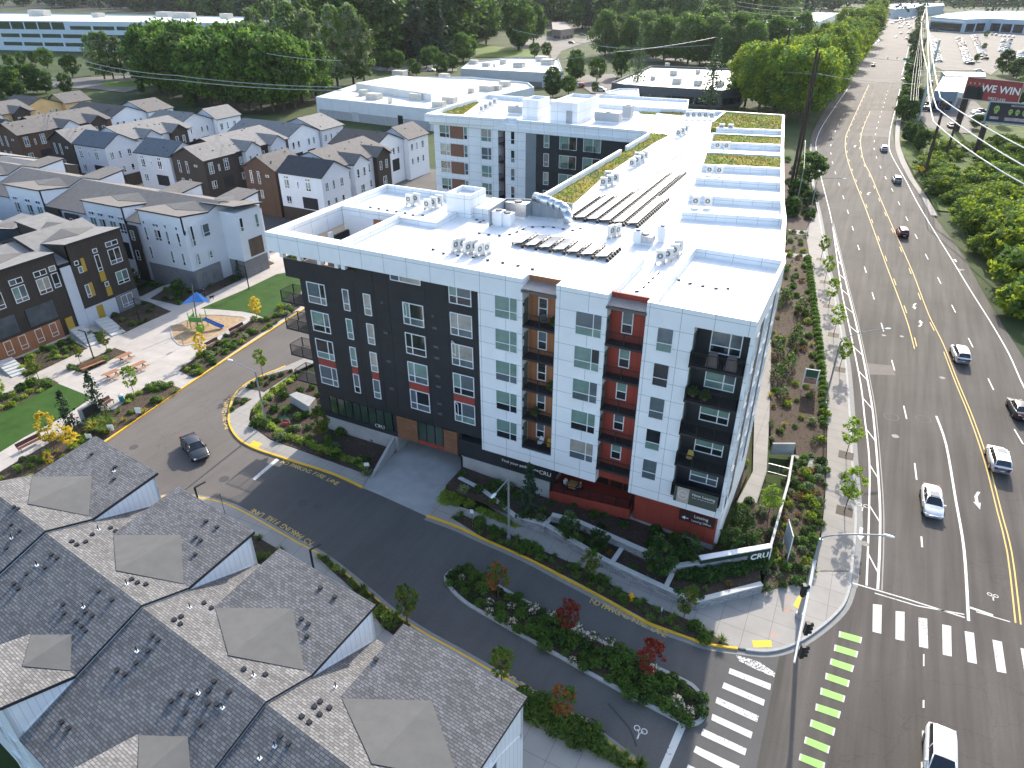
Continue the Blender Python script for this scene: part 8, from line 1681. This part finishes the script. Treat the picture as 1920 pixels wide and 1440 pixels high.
p=G(*zP(1355,622),.16); dv=[(0,0,.45),(.22,0,.47),(.42,0,.48),(.55,0,.60),(.66,0,.66),(.78,0,.63),(-.14,0,.5),(-.24,0,.62),(.42,.09,.42),(.43,.09,.22),(.40,.09,.03),(.42,-.09,.42),(.47,-.09,.22),(.45,-.09,.03),(-.02,.09,.4),(.06,.09,.27),(-.10,.09,.18),(-.06,.09,.03),(-.02,-.09,.4),(.03,-.09,.27),(-.12,-.09,.18),(-.10,-.09,.03)]
de=[(0,1),(1,2),(2,3),(3,4),(4,5),(0,6),(6,7),(2,8),(8,9),(9,10),(2,11),(11,12),(12,13),(0,14),(14,15),(15,16),(16,17),(0,18),(18,19),(19,20),(20,21)]; dr=[.11,.12,.14,.08,.09,.04,.03,.015]+[.05,.03,.025]*2+[.06,.045,.025,.025]*2
me=skinned('dog',dv,de,dr,None,M('dog_black_coat',(.02,.018,.018),.7,.2,4),None); o=bpy.data.objects.new('dog',me); COL.objects.link(o); o.location=p; o.rotation_euler=(0,0,R_(20)); tag(o,'black dog on a lead beside the person near the blue sail','dog'); MB().loft([(.62,.05,.72),(.66,.05,.72),(.66,.08,.70),(.62,.08,.70)],[(.64,.06,.80),(.65,.06,.80),(.65,.07,.80),(.64,.07,.80)]).build('ear',[M('dog_black_coat',(.02,.018,.018),.7)],o,local=True)
# ---- things on the balconies
def chair(x,y,z,rz,label,m_,cat='chair',shell=False):
    r=empty('balcony_chair',(x,y,z),rz,label,cat)
    MB().ball((0,0,.42),.3,.3,.09,0,12,5).build('seat',[m_],r,smooth=True,local=True); MB().loft([(-.28,.2,.42),(.28,.2,.42),(.28,.26,.42),(-.28,.26,.42)],[(-.2,.32,.9),(.2,.32,.9),(.2,.36,.9),(-.2,.36,.9)]).build('backrest',[m_],r,local=True)
    for a in (-.2,.2):
        for b in (-.18,.18): MB().tube((a,b,0),(a*.8,b*.8,.4),.018).build('leg',[BLK],r,local=True)
YEL=M('yellow_cushion',(.55,.36,.03),.7); COV=M('brown_grey_cover',(.19,.145,.135),.8,.1,2)
chair(5.75,.65,7.39,R_(-20),'white round chair on the lowest balcony of the left recess',W_); chair(6.75,.65,7.39,R_(20),'yellow round chair on the lowest balcony of the left recess',YEL)
for i,x in enumerate((20.0,21.4)): m=MB(); m.loft([(x-.45,-.2,19.55),(x+.45,-.2,19.55),(x+.45,.6,19.55),(x-.45,.6,19.55)],[(x-.33,.0,20.5),(x+.33,.0,20.5),(x+.28,.5,20.55),(x-.28,.5,20.55)]); m.build('covered_chair',[COV],None,label=('left','right')[i]+' of the two covered chairs on the top corner balcony',cat='covered chair')
chair(19.4,.3,10.36,0,'yellow wooden chair on the second lowest corner balcony',M('yellow_wood',(.45,.33,.08),.6)); chair(5.9,.7,19.67,.5,'dark armchair on the top balcony of the left recess',PSH if False else DGREY)
for x,y,z,lb in ((6.8,.9,19.67,'leafy plant shelf on the top balcony of the left recess'),(6.7,.8,13.53,'leafy pot plant on the middle balcony of the left recess'),(18.95,.3,16.48,'green pot plant at the left of the second corner balcony'),(19.9,.1,16.48,'green pot plant at the middle of the second corner balcony'),(5.2,.8,10.46,'small pot plant on the fourth balcony of the left recess')):
    r=empty('potted_plant',(x,y,z),0,lb,'potted plant'); MB().tube((0,0,0),(0,0,.3),.14,.19,10).build('pot',[M('terracotta',(.3,.12,.07),.8)],r,local=True); o=inst('foliage',S['g'][0],r,(0,0,.2),0,(.9,.9,1.3))
m=MB().box(5.9,6.75,.5,.9,13.3,14.0); m.build('balcony_cushion',[M('grey_blue_cushion',(.13,.16,.24),.8)],None,label='grey blue cushion on the middle balcony of the left recess',cat='cushion') if False else None
for i,(x,z) in enumerate(((19.9,20.36),(-19.0,20.36))): pass
for k,(x,y) in enumerate(((-19.6,2.2),(-17.4,3.),(-14.6,2.4))):
    r=empty('terrace_sofa',(x,y,20.37),R_(20*k),('left','middle','right')[k]+' lounge sofa on the roof terrace','sofa'); MB().box(-.9,.9,-.4,.4,.1,.42).build('seat',[COV],r,local=True); MB().box(-.9,.9,.28,.42,.42,.8).build('backrest',[COV],r,local=True)
for k,x in enumerate((-20.9,-13.6)): r=empty('planter',(x,1.1,20.37),0,('left','right')[k]+' timber planter with golden foliage at the terrace edge','planter'); MB().box(-.5,.5,-.25,.25,0,.75).build('box',[ORB],r,local=True); inst('foliage',S['y'][0],r,(0,0,.6),0,(1.2,.8,1))
# ================================================================ haze
HZ=bpy.data.materials.new('haze_air'); HZ.use_nodes=True; t=HZ.node_tree; t.nodes.remove(t.nodes['Principled BSDF']); pv=t.nodes.new('ShaderNodeVolumePrincipled'); pv.inputs['Color'].default_value=(.86,.91,1,1); pv.inputs['Density'].default_value=.00003; pv.inputs['Anisotropy'].default_value=.3; t.links.new(pv.outputs[0],t.nodes['Material Output'].inputs['Volume'])
HZON=True
if HZON: MB().box(-2495,2495,-595,3495,-1.2,60).build('haze',[HZ],None,kind='stuff')
